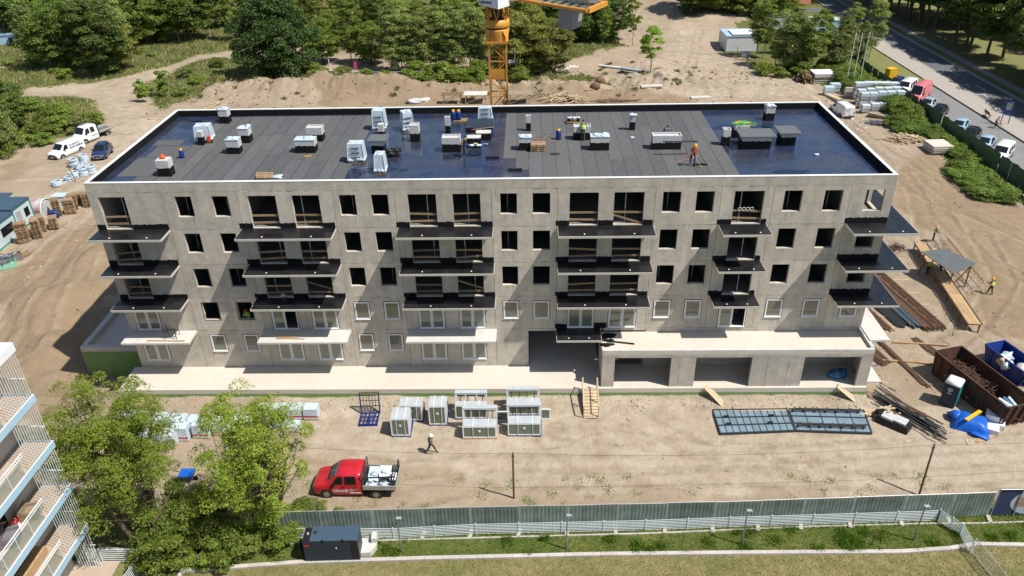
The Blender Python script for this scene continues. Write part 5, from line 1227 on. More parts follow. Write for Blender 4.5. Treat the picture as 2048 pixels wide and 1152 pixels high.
mb = MB(); mb.box(.95, 1.6, -.5, .4, z-1.9, z-1.85); mb.build('access_platform', 'galv', C); mb = MB()
for yy in (-.5, .4): mb.bar((1.6, yy, z-1.85), (1.6, yy, z-.7), .05)
mb.bar((1.6, -.5, z-.7), (1.6, .4, z-.7), .05); mb.build('platform_rail', 'galv', C)
# counter jib: two girders and a platform, the weight hangs below
def CW(x, y, zz): return Vector((x-28.68, y-24.0, zz-GZ))
j0, j1, j2 = Vector((30.1, 25.3, 23.0)), Vector((36.7, 19.0, 23.0)), Vector((38.55, 22.4, 23.0)); j3 = j0+(j2-j1)
mb = MB(); mb.tube(CW(*j0), CW(*j1), .17, n=8); mb.build('jib_girder', 'crane', C); mb = MB(); mb.tube(CW(*j3), CW(*j2), .17, n=8); mb.build('jib_girder', 'crane', C)
mb = MB(); mb.bar(CW(*j1), CW(*j2), .35, .4); mb.build('jib_end', 'crane', C)
for k in range(7):
    t = .25+.11*k; a, b = j0.lerp(j1, t), j3.lerp(j2, t); mb = MB(); mb.bar(CW(a.x, a.y, 23.12), CW(b.x, b.y, 23.12), .5, .06); mb.build('jib_deck', 'steel', C)
mb = MB(); u = (j1-j0).normalized(); c0 = (j1+j2)/2-u*1.2+Vector((0, 0, .8)); mb.bar(CW(*(c0-u*1.2)), CW(*(c0+u*.8)), 1.3, .9); mb.tube(CW(*(c0-u*2.6)), CW(*(c0-u*1.3)), .4, n=12); mb.build('winch', 'steel', C)
mb = MB(); c0 = (j1+j2)/2-u*3.1
defm('weight_concrete', (0.27, 0.27, 0.26), 0.85, var=0.12, vscale=1.5)
v = (j2-j1).normalized()
for k in range(4):
    a = c0+u*(k*.42-.6); mb = MB(); mb.bar(CW(*(a-v*1.0+Vector((0, 0, -1.15)))), CW(*(a+v*1.0+Vector((0, 0, -1.15)))), .38, 1.9); mb.build('counterweight', 'weight_concrete', C)

# ------------------------------------------------------------------ site objects
R5 = random.Random(21)
def at(p, dz=0): return (p[0], p[1], H(*p)+dz)
# pallet mesh shared by every pallet
mb = MB()
for k in range(6): mb.box(-.6, .6, -.4+k*.145, -.4+k*.145+.095, .122, .144)
for y in (-.4, -.05, .3): mb.box(-.6, .6, y, y+.1, 0, .022)
for y in (-.4, -.05, .3):
    for x in (-.6, -.07, .46): mb.box(x, x+.14, y, y+.1, .023, .1)
for x in (-.6, -.07, .46): mb.box(x, x+.14, -.4, .4, .101, .121)
defm('pallet_wood', (0.27, 0.185, 0.105), 0.85, var=.2, island=.3, objrand=.25)
PALLET = mb.mesh('pallet', 'pallet_wood')
def pallet(loc, rz, label, group=None, name='pallet'): return tag(link(PALLET, name, None, loc, rz), label, 'pallet', group)
# ---- left yard: stacked pallets
def pstack(p, n, rz, where, grp):
    z = H(*p)
    for i in range(n):
        pos = 'topmost' if i == n-1 else 'bottom' if i == 0 else 'middle'
        pallet((p[0]+R5.uniform(-.05, .05), p[1]+R5.uniform(-.05, .05), z+i*.147), rz+R5.uniform(-.05, .05), f'weathered wooden pallet, {pos} of the stack '+where, grp)
for p, n, w_ in [((-23.9, 24.6), 16, 'nearest the white hut'), ((-22.9, 25.6), 15, 'second from the white hut'), ((-23.4, 27.0), 13, 'third from the white hut'), ((-22.4, 28.0), 9, 'leaning behind the near stacks'),
             ((-24.0, 31.7), 14, 'beside the arched shed'), ((-23.0, 32.6), 13, 'behind the arched shed door'), ((-23.4, 34.2), 12, 'in the middle of the far row'), ((-22.4, 35.2), 11, 'near the building corner in the far row'), ((-22.6, 37.0), 10, 'farthest up the far row'), ((-23.8, 35.9), 8, 'on the outer side of the far row')]:
    pstack(p, n, R5.choice((0.5, 2.07))+R5.uniform(-.1, .1), w_, 'pallets stacked beside the site huts')
for i in range(12):
    p = (-27+R5.uniform(-1.5, 2.0), 20.5+R5.uniform(-1.5, 1.5)); pallet(at(p, .1*R5.random()), (R5.uniform(-.15, .15), R5.uniform(-.15, .15), R5.uniform(0, 3)), 'loose wooden pallet lying beside the white hut', 'loose pallets by the white hut')
t = tag(link(PALLET, 'pallet', None, at((-22.28, 21.68), .05), (.2, 0, 1.2)), 'single pallet lying alone on the ground below the pallet stacks', 'pallet')
# ---- site huts
defm('hut_wall', (0.52, 0.60, 0.63), 0.5, var=.06)
def hut(x0, x1, y0, y1, h, label, trim='teal', wall='hut_wall', panels=3, roof='slate_top', name='site_hut', rz=0, door=True):
    t = thing(name, label, 'container', ((x0+x1)/2, (y0+y1)/2, H((x0+x1)/2, (y0+y1)/2)), rz); hx, hy = (x1-x0)/2, (y1-y0)/2
    mb = MB(); mb.box(-hx+.05, hx-.05, -hy+.05, hy-.05, .1, h-.1); mb.build('wall', wall, t)
    mb = MB(); mb.box(-hx-.03, hx+.03, -hy-.03, hy+.03, h-.099, h+.05); mb.build('roof', roof, t)
    mb = MB()
    for sx in (-hx, hx-.15):
        for sy in (-hy, hy-.15): mb.box(sx, sx+.15, sy, sy+.15, 0, h-.1)
    mb.box(-hx+.151, hx-.151, -hy, -hy+.1, 0, .2); mb.box(-hx+.151, hx-.151, -hy, -hy+.1, h-.25, h-.101); mb.box(-hx, -hx+.1, -hy+.151, hy-.151, 0, .2); mb.box(hx-.1, hx, -hy+.151, hy-.151, 0, .2); mb.box(hx-.1, hx, -hy+.151, hy-.151, h-.25, h-.101)
    mb.build('frame', trim, t)
    if door:
        mb = MB(); mb.box(hx-.05, hx-.02, -hy+.5, -hy+1.4, .2, 2.2); mb.build('door', 'galv', t); mb = MB(); mb.box(hx-.05, hx-.02, .3, hy-.6, 1.0, 2.0); mb.build('window', 'glass_dark', t)
    n = int((y1-y0)/.5); mb = MB()
    for k in range(1, n): y = -hy+.2+k*(2*hy-.3)/n; mb.box(-hx+.02, -hx+.049, y, y+.06, .25, h-.3)
    mb.build('wall_rib', wall, t); return t
hut(-28.3, -25.7, 20.6, 26.8, 2.8, 'white site hut with teal frame, nearest the left edge of the yard', rz=.0)
hut(-28.5, -25.9, 26.9, 30.4, 2.8, 'white site hut with teal frame, behind the first one')
hut(-33.5, -29.5, 30.5, 33, 2.6, 'pale site hut with grey roof behind the teal framed huts', 'galv')
t = thing('arched_shed', 'arched steel shed with patchy rusty red and white barrel roof', 'shed', at((-28.2, 32.0)))
prof = [(math.cos(a)*1.25, .9+math.sin(a)*1.2) for a in np.linspace(PI, 0, 13)]
defm('shed_roof', (0.50, 0.55, 0.58), 0.5, col2=(0.33, 0.05, 0.03), c2amt=.6, c2scale=.55, var=.1); defm('tank_wall', (0.52, 0.52, 0.49), 0.6, var=.08)
mb = MB(); vs = []; 
for x in (-3.2, 2.8):
    for y, z in prof: vs.append((x, y, z))
mb.add(vs, [(k, k+1, k+14, k+13) for k in range(12)]); mb.build('roof', 'shed_roof', t)
mb = MB(); mb.box(-3.2, 2.8, -1.25, 1.25, 0, .9); mb.build('wall', 'tank_wall', t)
mb = MB(); mb.poly([(2.79, y, z) for y, z in prof][::-1]); mb.poly([(-3.19, y, z) for y, z in prof]); mb.build('gable', 'tank_wall', t)
mb = MB(); mb.tube((2.85, -1.25, 0), (2.85, -1.25, .9), .06); mb.tube((2.85, 1.25, 0), (2.85, 1.25, .9), .06)
mb.path([(2.85, y, z) for y, z in prof], .06); mb.build('door_frame', 'white_paint', t)
mb = MB(); mb.box(2.81, 2.86, -.5, .5, .02, 1.8); mb.build('door', 'tank_wall', t)
t = thing('storage_box', 'small white storage box behind the arched shed', 'box', at((-25.0, 34.6))); mb = MB(); mb.box(-.8, .8, -.6, .6, 0, 1.4, taper=.03); mb.build('body', 'white_paint', t); mb = MB(); mb.box(-.83, .83, -.63, .63, 1.401, 1.47); mb.build('lid', 'wrap', t)
for k, p in enumerate([(-24.23, 31.04), (-23.74, 30.89)]):
    t = thing('barrel', 'small blue drum standing in front of the arched shed, '+('left' if k == 0 else 'right')+' one of the pair', 'drum', at(p), 0, 'pair of blue drums'); mb = MB(); mb.lathe([(0, 0), (.28, 0), (.29, .4), (.28, .85), (0, .87)], n=14); mb.build('body', 'blue', t); mb = MB(); mb.lathe([(.3, .55), (.31, .58), (.3, .61)], n=14); mb.build('hoop', 'blue', t)
# green stuff at left edge: bins and scrap
for p, m, lab in [((-23.18, 19.16), 'mint', 'pale green crate of scrap at the left edge below the huts'), ((-23.37, 20.58), 'steel', 'grey metal cage of scrap at the left edge below the huts')]:
    t = thing('scrap_crate', lab, 'crate', at(p), .6); mb = MB(); mb.box(-1.2, 1.2, -.7, .7, 0, .08); mb.box(-1.2, 1.2, -.7, -.65, .081, .5); mb.box(-1.2, 1.2, .65, .7, .081, .5); mb.box(-1.2, -1.15, -.649, .649, .081, .5); mb.box(1.15, 1.2, -.649, .649, .081, .5); mb.build('crate_body', m, t)
    mb = MB()
    for i in range(14): a = R5.uniform(0, 6.3); c = Vector((R5.uniform(-.8, .8), R5.uniform(-.4, .4), .35+R5.uniform(0, .3))); d = Vector((math.cos(a), math.sin(a), R5.uniform(-.2, .4)))*.5; mb.tube(c-d, c+d, R5.uniform(.03, .09), n=6)
    mb.build('scrap', 'steel', t)
# ---- coils of white pipe
def coil(p, n, label, r0=.55):
    z = H(*p)
    for i in range(n):
        t = MB()
        for j in range(2):
            rr_ = r0-.02*j; t.path([(rr_*math.cos(a), rr_*math.sin(a), .07+.13*j) for a in np.linspace(0, 2*PI, 15)], .075, 6)
        pos = 'top' if i == n-1 else 'lower'
        tag(t.build('pipe_coil', 'wrap', None, (p[0]+R5.uniform(-.06, .06), p[1]+R5.uniform(-.06, .06), z+i*.28), R5.uniform(0, 3)), f'{pos} pale blue white pipe coil of the stack '+label, 'pipe coil', 'coils of pale pipe near the building corner')
for p, n, lab in [((-29.32, 48.67), 4, 'farthest back by the dark blue car'), ((-29.97, 47.22), 4, 'at the back left'), ((-28.59, 46.10), 3, 'in the middle of the group'), ((-27.20, 44.14), 4, 'right of the leaning wooden post'), ((-26.54, 44.99), 4, 'at the right near the building corner'), ((-27.98, 43.30), 3, 'just behind the wooden post'), ((-28.21, 42.47), 2, 'low one in front'), ((-28.84, 42.15), 1, 'lying left of the post'), ((-29.24, 41.17), 2, 'lowest left of the group')]: coil(p, n, lab)
p = (-27.15, 41.94); tag(MB().tube((0, 0, 0), (-.6, .3, 2.5), .06, n=6).build('wooden_post', 'wood_brown', None, at(p)), 'leaning wooden post among the pale pipe coils', 'post')
# ---- rear: formwork tables, timber, stones
def strew(name, label, p, sx, sy, n, L, w_, m, h=.4, cat='pile', seed=0, dirn=None, spread=1.2):
    r_ = random.Random(seed); t = thing(name, label, cat, at(p))
    for i in range(n):
        a = r_.uniform(-spread, spread)+(dirn if dirn is not None else 0); c = Vector((r_.gauss(0, sx*.4), r_.gauss(0, sy*.4), 0)); c.z = max(.04, h*math.exp(-((c.x/sx)**2+(c.y/sy)**2))*r_.random()+.04)
        l = L*r_.uniform(.5, 1); d = Vector((math.cos(a), math.sin(a), r_.uniform(-.12, .16)))*l/2; mb = MB(); mb.bar(c-d, c+d, w_*r_.uniform(.6, 1.3), w_*.45); mb.build('plank', m, t)
    return t
def trestle(p, L, W_, h, label, m='wood_grey', top='wood_grey', rz=0):
    t = thing('formwork_table', label, 'formwork table', at(p), rz); mb = MB(); mb.box(-L/2, L/2, -W_/2, W_/2, h, h+.06); mb.build('table_top', top, t)
    for sx in (-L/2+.3, L/2-.3):
        for sy in (-W_/2+.1, W_/2-.1): mb = MB(); mb.bar((sx, sy, 0), (sx, sy, h), .1); mb.build('leg', m, t)
    for sy in (-W_/2+.1, W_/2-.1): mb = MB(); mb.bar((-L/2+.3, sy, .15), (L/2-.3, sy, h-.1), .06); mb.build('brace', m, t)
trestle((19.07, 73.52), 3.4, 1.6, 1.5, 'brown timber formwork table on the cut bank left of the crane', 'wood_grey', 'wood_brown')
trestle((22.85, 74.44), 3.8, 2.2, 1.5, 'pale formwork table just left of the crane mast', 'wood_grey', 'concrete_white')
trestle((30.08, 73.86), 3.8, 2.4, 1.6, 'weathered formwork table just right of the crane mast', 'wood_grey', 'wood_grey')
strew('timber_heap', 'tangled heap of scrap timber behind the roof right of the crane', (36.58, 73.58), 3.2, 1.6, 90, 2.8, .16, 'wood_pale', 1.0, seed=4)
strew('timber_heap', 'small scatter of boards between crane and timber heap', (33.78, 76.17), 2.5, 1, 16, 3, .2, 'wood_grey', .4, seed=5)
strew('timber_heap', 'dark rusty bars lying behind the roof on the sandy yard', (46.29, 73.44), 5, .8, 14, 5, .12, 'rust_bar', .3, seed=6, dirn=.1, spread=.3)
strew('timber_heap', 'long poles lying on the bank behind the left end of the roof', (-20.66, 74.10), 3, 3, 7, 7, .12, 'wood_pale', .2, seed=7, dirn=.9, spread=.15)
strew('timber_heap', 'few planks lying in front of the small container at the tree belt', (71.71, 99.53), 2.2, 1.5, 12, 3.5, .25, 'wood_pale', .3, seed=8, dirn=-.8, spread=.5)
for p, w_, lab in [((38.00, 92.72), 2.0, 'pale concrete slab lying on the sand, left of its pair'), ((39.90, 94.01), 2.0, 'pale concrete slab lying on the sand, right of its pair'), ((51.91, 77.91), 3.6, 'long pale slab lying behind the roof in the middle yard'), ((59.55, 74.50), 3.4, 'long grey slab lying behind the roof on the right')]:
    mb = MB(); mb.box(-w_/2, w_/2, -.9 if w_ < 3 else -.5, .9 if w_ < 3 else .5, 0, .22, taper=.02); t = thing('concrete_slab', lab, 'slab', at(p), R5.uniform(-.15, .15)); mb.build('slab_body', 'concrete_smooth', t); mb = MB(); mb.path([(-.4, 0, .2), (-.35, 0, .32), (-.25, 0, .32), (-.2, 0, .2)], .02); mb.build('lifting_loop', 'rust', t)
for p, s, lab in [((43.61, 80.32), .9, 'dark boulder on the bank behind the roof, right of its neighbour'), ((42.61, 78.33), .8, 'dark boulder on the bank behind the roof, left of its neighbour')]:
    tag(MB().blob((0, 0, .4*s), (s, s*.8, s*.9), sub=2, seed=int(s*10)).build('boulder', 'wood_brown', None, at(p)), lab, 'boulder')
tag(MB().blob((0, 0, .15), (1.8, 1.0, .35), sub=3, amp=.6, seed=3).build('plastic_sheet', 'block_white', None, at((13.21, 74.58))), 'crumpled grey white sheet lying on the cut bank', 'sheet')
t = thing('pipe_bundle', 'white and blue pipe lying in the shade of the young tree', 'pipe', at((47.46, 93.96))); a, b = (44.63, 95.52), (52.60, 90.94); c = (47.46, 93.96)
mb = MB(); mb.tube((a[0]-c[0], a[1]-c[1], .25), (1.0, -.4, .25), .2, n=8); mb.build('white_pipe', 'white_paint', t); mb = MB(); mb.tube((1.0, -.4, .25), (b[0]-c[0], b[1]-c[1], .2), .2, n=8); mb.build('blue_pipe', 'fascia', t)
for p, lab, m in [((-5.05, 92.18), 'thin white marker post at the edge of the wood', 'white_paint')]: tag(MB().tube((0, 0, 0), (0, 0, 2.6), .08, n=6).build('marker_post', m, None, at(p)), lab, 'post')
t = thing('red_banner', 'small red and white cloth hanging at the edge of the wood', 'cloth', at((0.15, 89.24))); mb = MB(); mb.tube((0, 0, 0), (0, 0, 2.6), .04, n=6); mb.build('pole', 'wood_grey', t); mb = MB(); mb.box(.05, .55, -.02, .02, 1.5, 2.8); mb.build('cloth', 'print_pink', t)
mb = MB(); mb.path(sag(at((-7.47, 88.31), 1.2), at((12.84, 88.62), 1.2), .3), .035, 4); tag(mb.build('barrier_tape', 'white_paint'), 'pale barrier tape strung along the bank below the wood', 'barrier tape')
# ---- containers at the back right
hut(70.3, 76.6, 105.8, 112.4, 3.0, 'grey white double container with ribbed sides on the sandy yard', 'galv', 'white_paint', roof='fascia', door=False)
mb = MB(); mb.box(71.5, 76.4, 106.0, 110.5, 1.32, 1.36); tag(mb.build('roof_panel', 'zinc_white'), 'white sheet lying on the double container roof', 'sheet')
hut(84, 89, 122, 125, 2.8, 'grey flat roofed hut behind the trees at the site gate', 'steel', 'block_white', roof='steel', door=False)
hut(90.5, 97, 119, 123, 2.8, 'pale blue ribbed container behind the trees at the site gate', 'fascia', 'fascia', roof='wrap', door=False)
defm('sign_orange', (0.55, 0.22, 0.14), 0.7, var=.1); t = thing('billboard', 'orange and blue billboard at the top edge by the side road', 'billboard', (92.5, 134, GZ), .3)
mb = MB(); mb.box(-3, 3, -.05, .05, 3.2, 6.0); mb.build('board', 'sign_orange', t); mb = MB(); mb.box(-1.2, 2.2, -.07, -.055, 4.6, 5.8); mb.build('printed_area', 'slate_top', t)
mb = MB(); mb.tube((-2, .1, 0), (-2, .1, 6), .1); mb.tube((2, .1, 0), (2, .1, 6), .1); mb.build('frame', 'steel', t)
t = thing('flag', 'small blue flag on a pole above the grey hut', 'flag', (81.8, 121, GZ)); mb = MB(); mb.tube((0, 0, 0), (0, 0, 4.6), .05, n=6); mb.build('pole', 'galv', t); mb = MB(); mb.add([(0, 0, 4.5), (1.0, .1, 4.2), (.9, 0, 3.4), (0, 0, 3.5)], [(0, 1, 2, 3)]); mb.build('cloth', 'tarp', t)
t = thing('blue_pool_frame', 'long low blue structure at the left edge beyond the meadow', 'basin', (-88, 118, GZ), .3); mb = MB(); mb.box(-7, 7, -.1, .1, 0, 1.6); mb.box(-7, 7, 5, 5.2, 0, 1.6); mb.build('side_wall', 'fascia', t); mb = MB(); mb.box(-7, 7, .11, 4.99, 0, 1.2); mb.build('cover', 'slate_top', t)
# red barrier and block near container
t = thing('concrete_block', 'pale concrete block with red barrier near the double container', 'concrete block', at((72.82, 100.23))); mb = MB(); mb.box(-.9, .9, -.7, .7, 0, .9, taper=.05); mb.build('block_body', 'concrete_smooth', t); mb = MB(); mb.tube((-1.6, 0, 0), (-1.6, 0, 2.0), .05); mb.build('red_post', 'red', t)
# ---- stacks of slabs and blocks on the right
def slabstack(p, w_, d, n, th, gap, label, m='concrete_smooth', rz=0, top=None):
    z = H(*p); 
    for i in range(n):
        mb = MB(); mb.box(-w_/2, w_/2, -d/2, d/2, 0, th); mm = top if (top and i == n-1) else m
        o = mb.build('concrete_slab', mm, None, (p[0]+R5.uniform(-.06, .06), p[1]+R5.uniform(-.06, .06), z+.1+i*(th+gap)), rz+R5.uniform(-.02, .02))
        tag(o, ('top' if i == n-1 else 'bottom' if i == 0 else 'middle')+' concrete slab of the stack '+label, 'concrete slab', 'stacked concrete slabs')
        for sx in (-w_*.35, w_*.35): b = MB(); b.bar((sx, -d/2+.1, -gap/2-.001), (sx, d/2-.1, -gap/2-.001), .08, gap-.01); b.build('spacer', 'wood_brown', o)
slabstack((86.3, 49.6), 2.7, 2.8, 5, .14, .08, 'beside the green fence right of the timber heap', rz=.05)
slabstack((82.0, 84.0), 3.6, 3.0, 5, .22, .12, 'with the bright top near the flagpoles', rz=.0, top='zinc_white')
strew('firewood_stack', 'stack of dark split timber between slabs and tree belt', (78.6, 83.2), 1.6, 1.8, 130, 1.9, .2, 'wood_brown', 1.9, seed=12, dirn=1.3, spread=.25)
# block pallets wrapped in film
defm('block_grey', (0.40, 0.41, 0.41), 0.7, var=.12, vscale=4); defm('film', (0.55, 0.62, 0.66), 0.3, var=.12, bump=.8, bscale=5)
def blockpallet(p, n, label, m='block_grey', s=1.0, wrapm='film', group='pallets of grey blocks by the flagpoles'):
    z = H(*p)
    for i in range(n):
        t = thing('block_pallet', label+(' (upper tier)' if i else ' (ground tier)') if n > 1 else label, 'block pallet', (p[0]+R5.uniform(-.04, .04), p[1]+R5.uniform(-.04, .04), z+i*1.12*s), R5.uniform(-.05, .05), group); t.scale = (s, s, s)
        link(PALLET, 'pallet_base', t)
        mb = MB(); nn = 4
        for k in range(nn):
            for j in range(3): mb.box(-.58+j*.39, -.58+j*.39+.375, -.4, .4, .15+k*.235, .15+k*.235+.225)
        mb.build('blocks', m, t)['kind'] = 'stuff'
        mb = MB(); mb.box(-.6, .6, -.42, .42, 1.092, 1.12, taper=.02); mb.box(-.61, .61, -.43, -.421, .6, 1.1); mb.build('film_cover', wrapm, t)
for j in range(4):
    for i in range(5): blockpallet((83.4+i*1.35+j*.25, 67.5+j*1.9), 2 if j > 0 else 1, ['grey block pallet in the front row beside the white van', 'film-wrapped block pallet in the second row', 'film-wrapped block pallet in the third row', 'film-wrapped block pallet in the back row by the flagpoles'][j], s=1.05 if j < 3 else 1.15)
for p, lab in [((80.21, 75.24), 'pale wrapped bale left of the flagpoles'), ((81.89, 77.13), 'crumpled wrapped bale left of the flagpoles, behind its neighbour')]:
    blockpallet(p, 1, lab, 'wrap', 1.3, 'wrap', 'wrapped bales by the flagpoles')
for i, (p, a) in enumerate([((80.4, 73.6), 1.9), ((84.6, 64.2), 2.3), ((86.2, 62.6), 2.2), ((87.2, 60.9), 2.3)]):
    t = thing('plank_stack', ['stack of pale planks behind the white van', 'stack of grey planks in front of the block pallets', 'stack of planks next to the grey planks', 'stack of reddish boards beside the fence shrubs'][i], 'plank stack', at(p), a)
    for k in range(6):
        for j in range(4): mb = MB(); mb.box(-1.9, 1.9, j*.24-.45, j*.24-.23, k*.075, k*.075+.06); mb.build('plank', 'wood_grey' if i % 2 else 'wood_pale', t, (R5.uniform(-.1, .1), 0, 0))
strew('scrap_heap', 'heap of grey scrap pieces in front of the block pallets', (82.6, 61.6), 1.6, 1.0, 60, 1.0, .14, 'steel', .6, seed=13)
strew('scrap_heap', 'second heap of grey scrap by the planks', (84.8, 60.6), 1.4, .9, 50, 1.0, .14, 'steel', .5, seed=14)
strew('timber_heap', 'heap of yellow scrap wood left of the slab stack', (83.9, 53.8), 2.6, 1.5, 110, 2.0, .15, 'wood_pale', .8, seed=15, dirn=-.7, spread=.9)
t = thing('concrete_block', 'upright grey concrete panel standing beside the flagpoles', 'concrete block', at((83.18, 74.29))); mb = MB(); mb.box(-.7, .7, -.15, .15, 0, 1.5); mb.build('panel_body', 'concrete_smooth', t); mb = MB(); mb.box(-.5, .5, .15, .8, 0, .12); mb.build('foot', 'concrete_smooth', t)
# ---- right yard: rebar and pipe bundles on bearers
def bundle(x0, y0, x1, y1, wd, n, r_, m, label, layers=2, z0=.12, cat='rebar bundle', nm='rebar_bundle', bar='bar'):
    r_ *= 1.25; t = thing(nm, label, cat, (0, 0, 0)); z = H((x0+x1)/2, (y0+y1)/2); d = Vector((x1-x0, y1-y0, 0)); s = Vector((d.y, -d.x, 0)).normalized()
    for k in range(n):
        for l in range(layers):
            if l and R5.random() < .25: continue
            o = s*((k+.5*l)/n-.5)*wd*1.35; e = R5.uniform(-.25, .25); dd = d.normalized()*e; w2 = R5.uniform(-.04, .04)
            mb = MB(); a = Vector((x0, y0, z+z0+l*r_*1.8))+o+dd; b = Vector((x1, y1, z+z0+l*r_*1.8))+o+dd+s*w2; mb.tube(a, b, r_, n=5); mb.build(bar, m, t)
    return t
defm('tube_blue', (0.10, 0.14, 0.17), 0.45, metal=.3, var=.2, island=.3)
bundle(65.6, 16.8, 67.3, 6.4, .9, 16, .028, 'rust_bar', 'rusty rebar bundle, the outermost right one', 2)
bundle(64.4, 17.5, 66.3, 6.3, .8, 16, .03, 'rust_bar', 'rusty rebar bundle beside the timber trough', 3)
bundle(63.6, 16.6, 65.3, 6.7, .7, 7, .06, 'tube_blue', 'bundle of blue grey steel bars in the middle of the right yard', 2)
bundle(62.6, 15.5, 64.4, 6.9, 1.2, 8, .075, 'dark_steel', 'row of thick dark pipes on the right yard', 1, bar='pipe', cat='pipe bundle', nm='pipe_bundle')
bundle(61.2, 14.0, 62.8, 6.3, .6, 7, .03, 'rust_bar', 'thin rusty rebar bundle next to the building corner', 2)
bundle(60.9, 7.0, 62.6, -1.6, .3, 5, .03, 'rust_bar', 'long rusty bars running towards the toilet cabin', 2)
bundle(59.6, 5.2, 60.6, 1.4, .9, 12, .025, 'rust_bar', 'short rusty rebar bundle under the white side balcony', 2)
bundle(64.4, 5.0, 65.6, 2.2, .5, 10, .025, 'rust_bar', 'short loose rebar bundle behind the big skip', 1)
strew('steel_sections', 'heap of long dark steel sections in the front right yard', (59.6, -4.85), 1.1, 1.1, 34, 6.2, .085, 'dark_steel', .45, seed=44, dirn=-.98, spread=.1)
strew('steel_sections', 'few rusty bars on the edge of the dark steel sections', (60.0, -5.0), 1.0, 1.0, 9, 4.5, .07, 'rust_bar', .5, seed=45, dirn=-.92, spread=.16)
for i, y in enumerate((6.9, 8.6, 10.5, 12.6, 15)):
    mb = MB(); mb.bar((61.3-.0+i*.1, y, H(62, y)+.04), (68.0+i*.05, y+.1, H(67, y)+.04), .1, .08); tag(mb.build('bearer', 'wood_pale'), 'wooden bearer under the rebar bundles in the right yard', 'beam', 'wooden bearers under the rebar')
for p, q, lab in [((58.2, 4.0), (59.1, 2.6), 'yellow wooden beam lying by the garage corner'), ((62.4, 4.5), (66.8, 4.0), 'long pale batten across the sand behind the skip'), ((60.5, 1.9), (63.4, 1.6), 'short pale batten on the sand near the rusty bars'), ((63.3, 1.6), (65.5, 1.1), 'pale batten beside the skip corner')]:
    mb = MB(); mb.bar((p[0], p[1], H(*p)+.08), (q[0], q[1], H(*q)+.08), .16, .14); tag(mb.build('batten', 'wood'), lab, 'beam')
defm('sand_light', (0.42, 0.30, 0.17), .95, var=.1); t = thing('timber_trough', 'long timber trough between the rusty rebar bundles', 'trough', (66.3, 11.3, H(66.3, 11.3)), 0.16)
mb = MB(); mb.box(-.35, .35, -4.5, 4.5, 0.0, .05); mb.build('trough_bottom', 'wood', t)
for y in np.arange(-4.4, 4.6, 1.45): mb = MB(); mb.box(-.45, .45, y, y+.1, .06, .14); mb.build('cross_board', 'wood_pale', t)
# long workbench with lean-to roof
t = thing('workbench', 'long wooden rebar workbench on trestle legs with yellow board top', 'workbench', (0, 0, 0))
A0, A1 = Vector((71.7, 21.3, 0)), Vector((69.8, 6.1, 0)); dv = (A1-A0); Ln = dv.length; dv.normalize(); sv = Vector((dv.y, -dv.x, 0)); zb = GZ+.85
def wb(s, o, z): return A0+dv*s+sv*o+Vector((0, 0, z))
for k in range(9):
    a, b = Ln*k/9+.01, Ln*(k+1)/9-.01
    for j in range(3): mb = MB(); mb.bar(wb(a, -.45+j*.36, zb), wb(b, -.45+j*.36, zb), .34, .04); mb.build('board', 'wood', t)
for o in (-.66, .55): mb = MB(); mb.bar(wb(0, o, zb+.02), wb(Ln, o, zb+.02), .07, .14); mb.build('edge_beam', 'wood_brown', t)
for k in range(10):
    s = .1+(Ln-.2)*k/9
    for o in (-.55, .45): mb = MB(); mb.bar(wb(s, o, GZ-.1), wb(s, o, zb-.06), .1); mb.build('leg', 'wood_brown', t)
    mb = MB(); mb.bar(wb(s, -.6, zb-.08), wb(s, .5, zb-.08), .08); mb.build('crossbeam', 'wood_brown', t)
t = thing('lean_to_roof', 'grey sheet roof on brown posts over the middle of the workbench', 'roof', (0, 0, 0))
mb = MB(); P_ = [(69.3, 16.4, GZ+2.5), (71.9, 16.9, GZ+2.5), (73.2, 13.6, GZ+2.7), (70.8, 12.7, GZ+2.1)]; mb.add(P_+[(x, y, z-.06) for x, y, z in P_], [(3, 2, 1, 0)[::-1], (4, 5, 6, 7)[::-1], (0, 1, 5, 4), (1, 2, 6, 5), (2, 3, 7, 6), (3, 0, 4, 7)]); mb.build('roof_sheet', 'roof_sheet', t)
for x, y, z in [(69.6, 16.2, 2.4), (71.7, 16.6, 2.4), (72.8, 13.7, 2.6), (70.9, 13.0, 2.0)]: mb = MB(); mb.bar((x, y, GZ-.1), (x, y, GZ+z), .1); mb.build('post', 'wood_brown', t)
mb = MB(); mb.bar((70.9, 13.0, GZ+.3), (72.8, 13.7, GZ+2.3), .1); mb.build('brace', 'wood_brown', t); mb = MB(); mb.bar((70.9, 13.0, GZ+1.9), (72.8, 13.7, GZ+.4), .1); mb.build('brace', 'wood_brown', t)
mb = MB(); mb.box(-1, 1, -.5, .5, .0, .02)
for k, (x, y) in enumerate([(69.9, 21.8), (68.8, 21.4)]):
    t = thing('wire_tangle', ['dark tangle of tie wire at the far end of the workbench', 'small brown tangle of wire left of the workbench'][k], 'wire', at((x, y)))
    mb = MB(); r_ = random.Random(k)
    for i in range(50): c = Vector((r_.gauss(0, .4), r_.gauss(0, .35), abs(r_.gauss(.15, .15)))); d = Vector((r_.gauss(0, .3), r_.gauss(0, .3), r_.gauss(0, .1))); mb.tube(c-d, c+d, .02, n=4)
    mb.build('wire', 'rust', t)
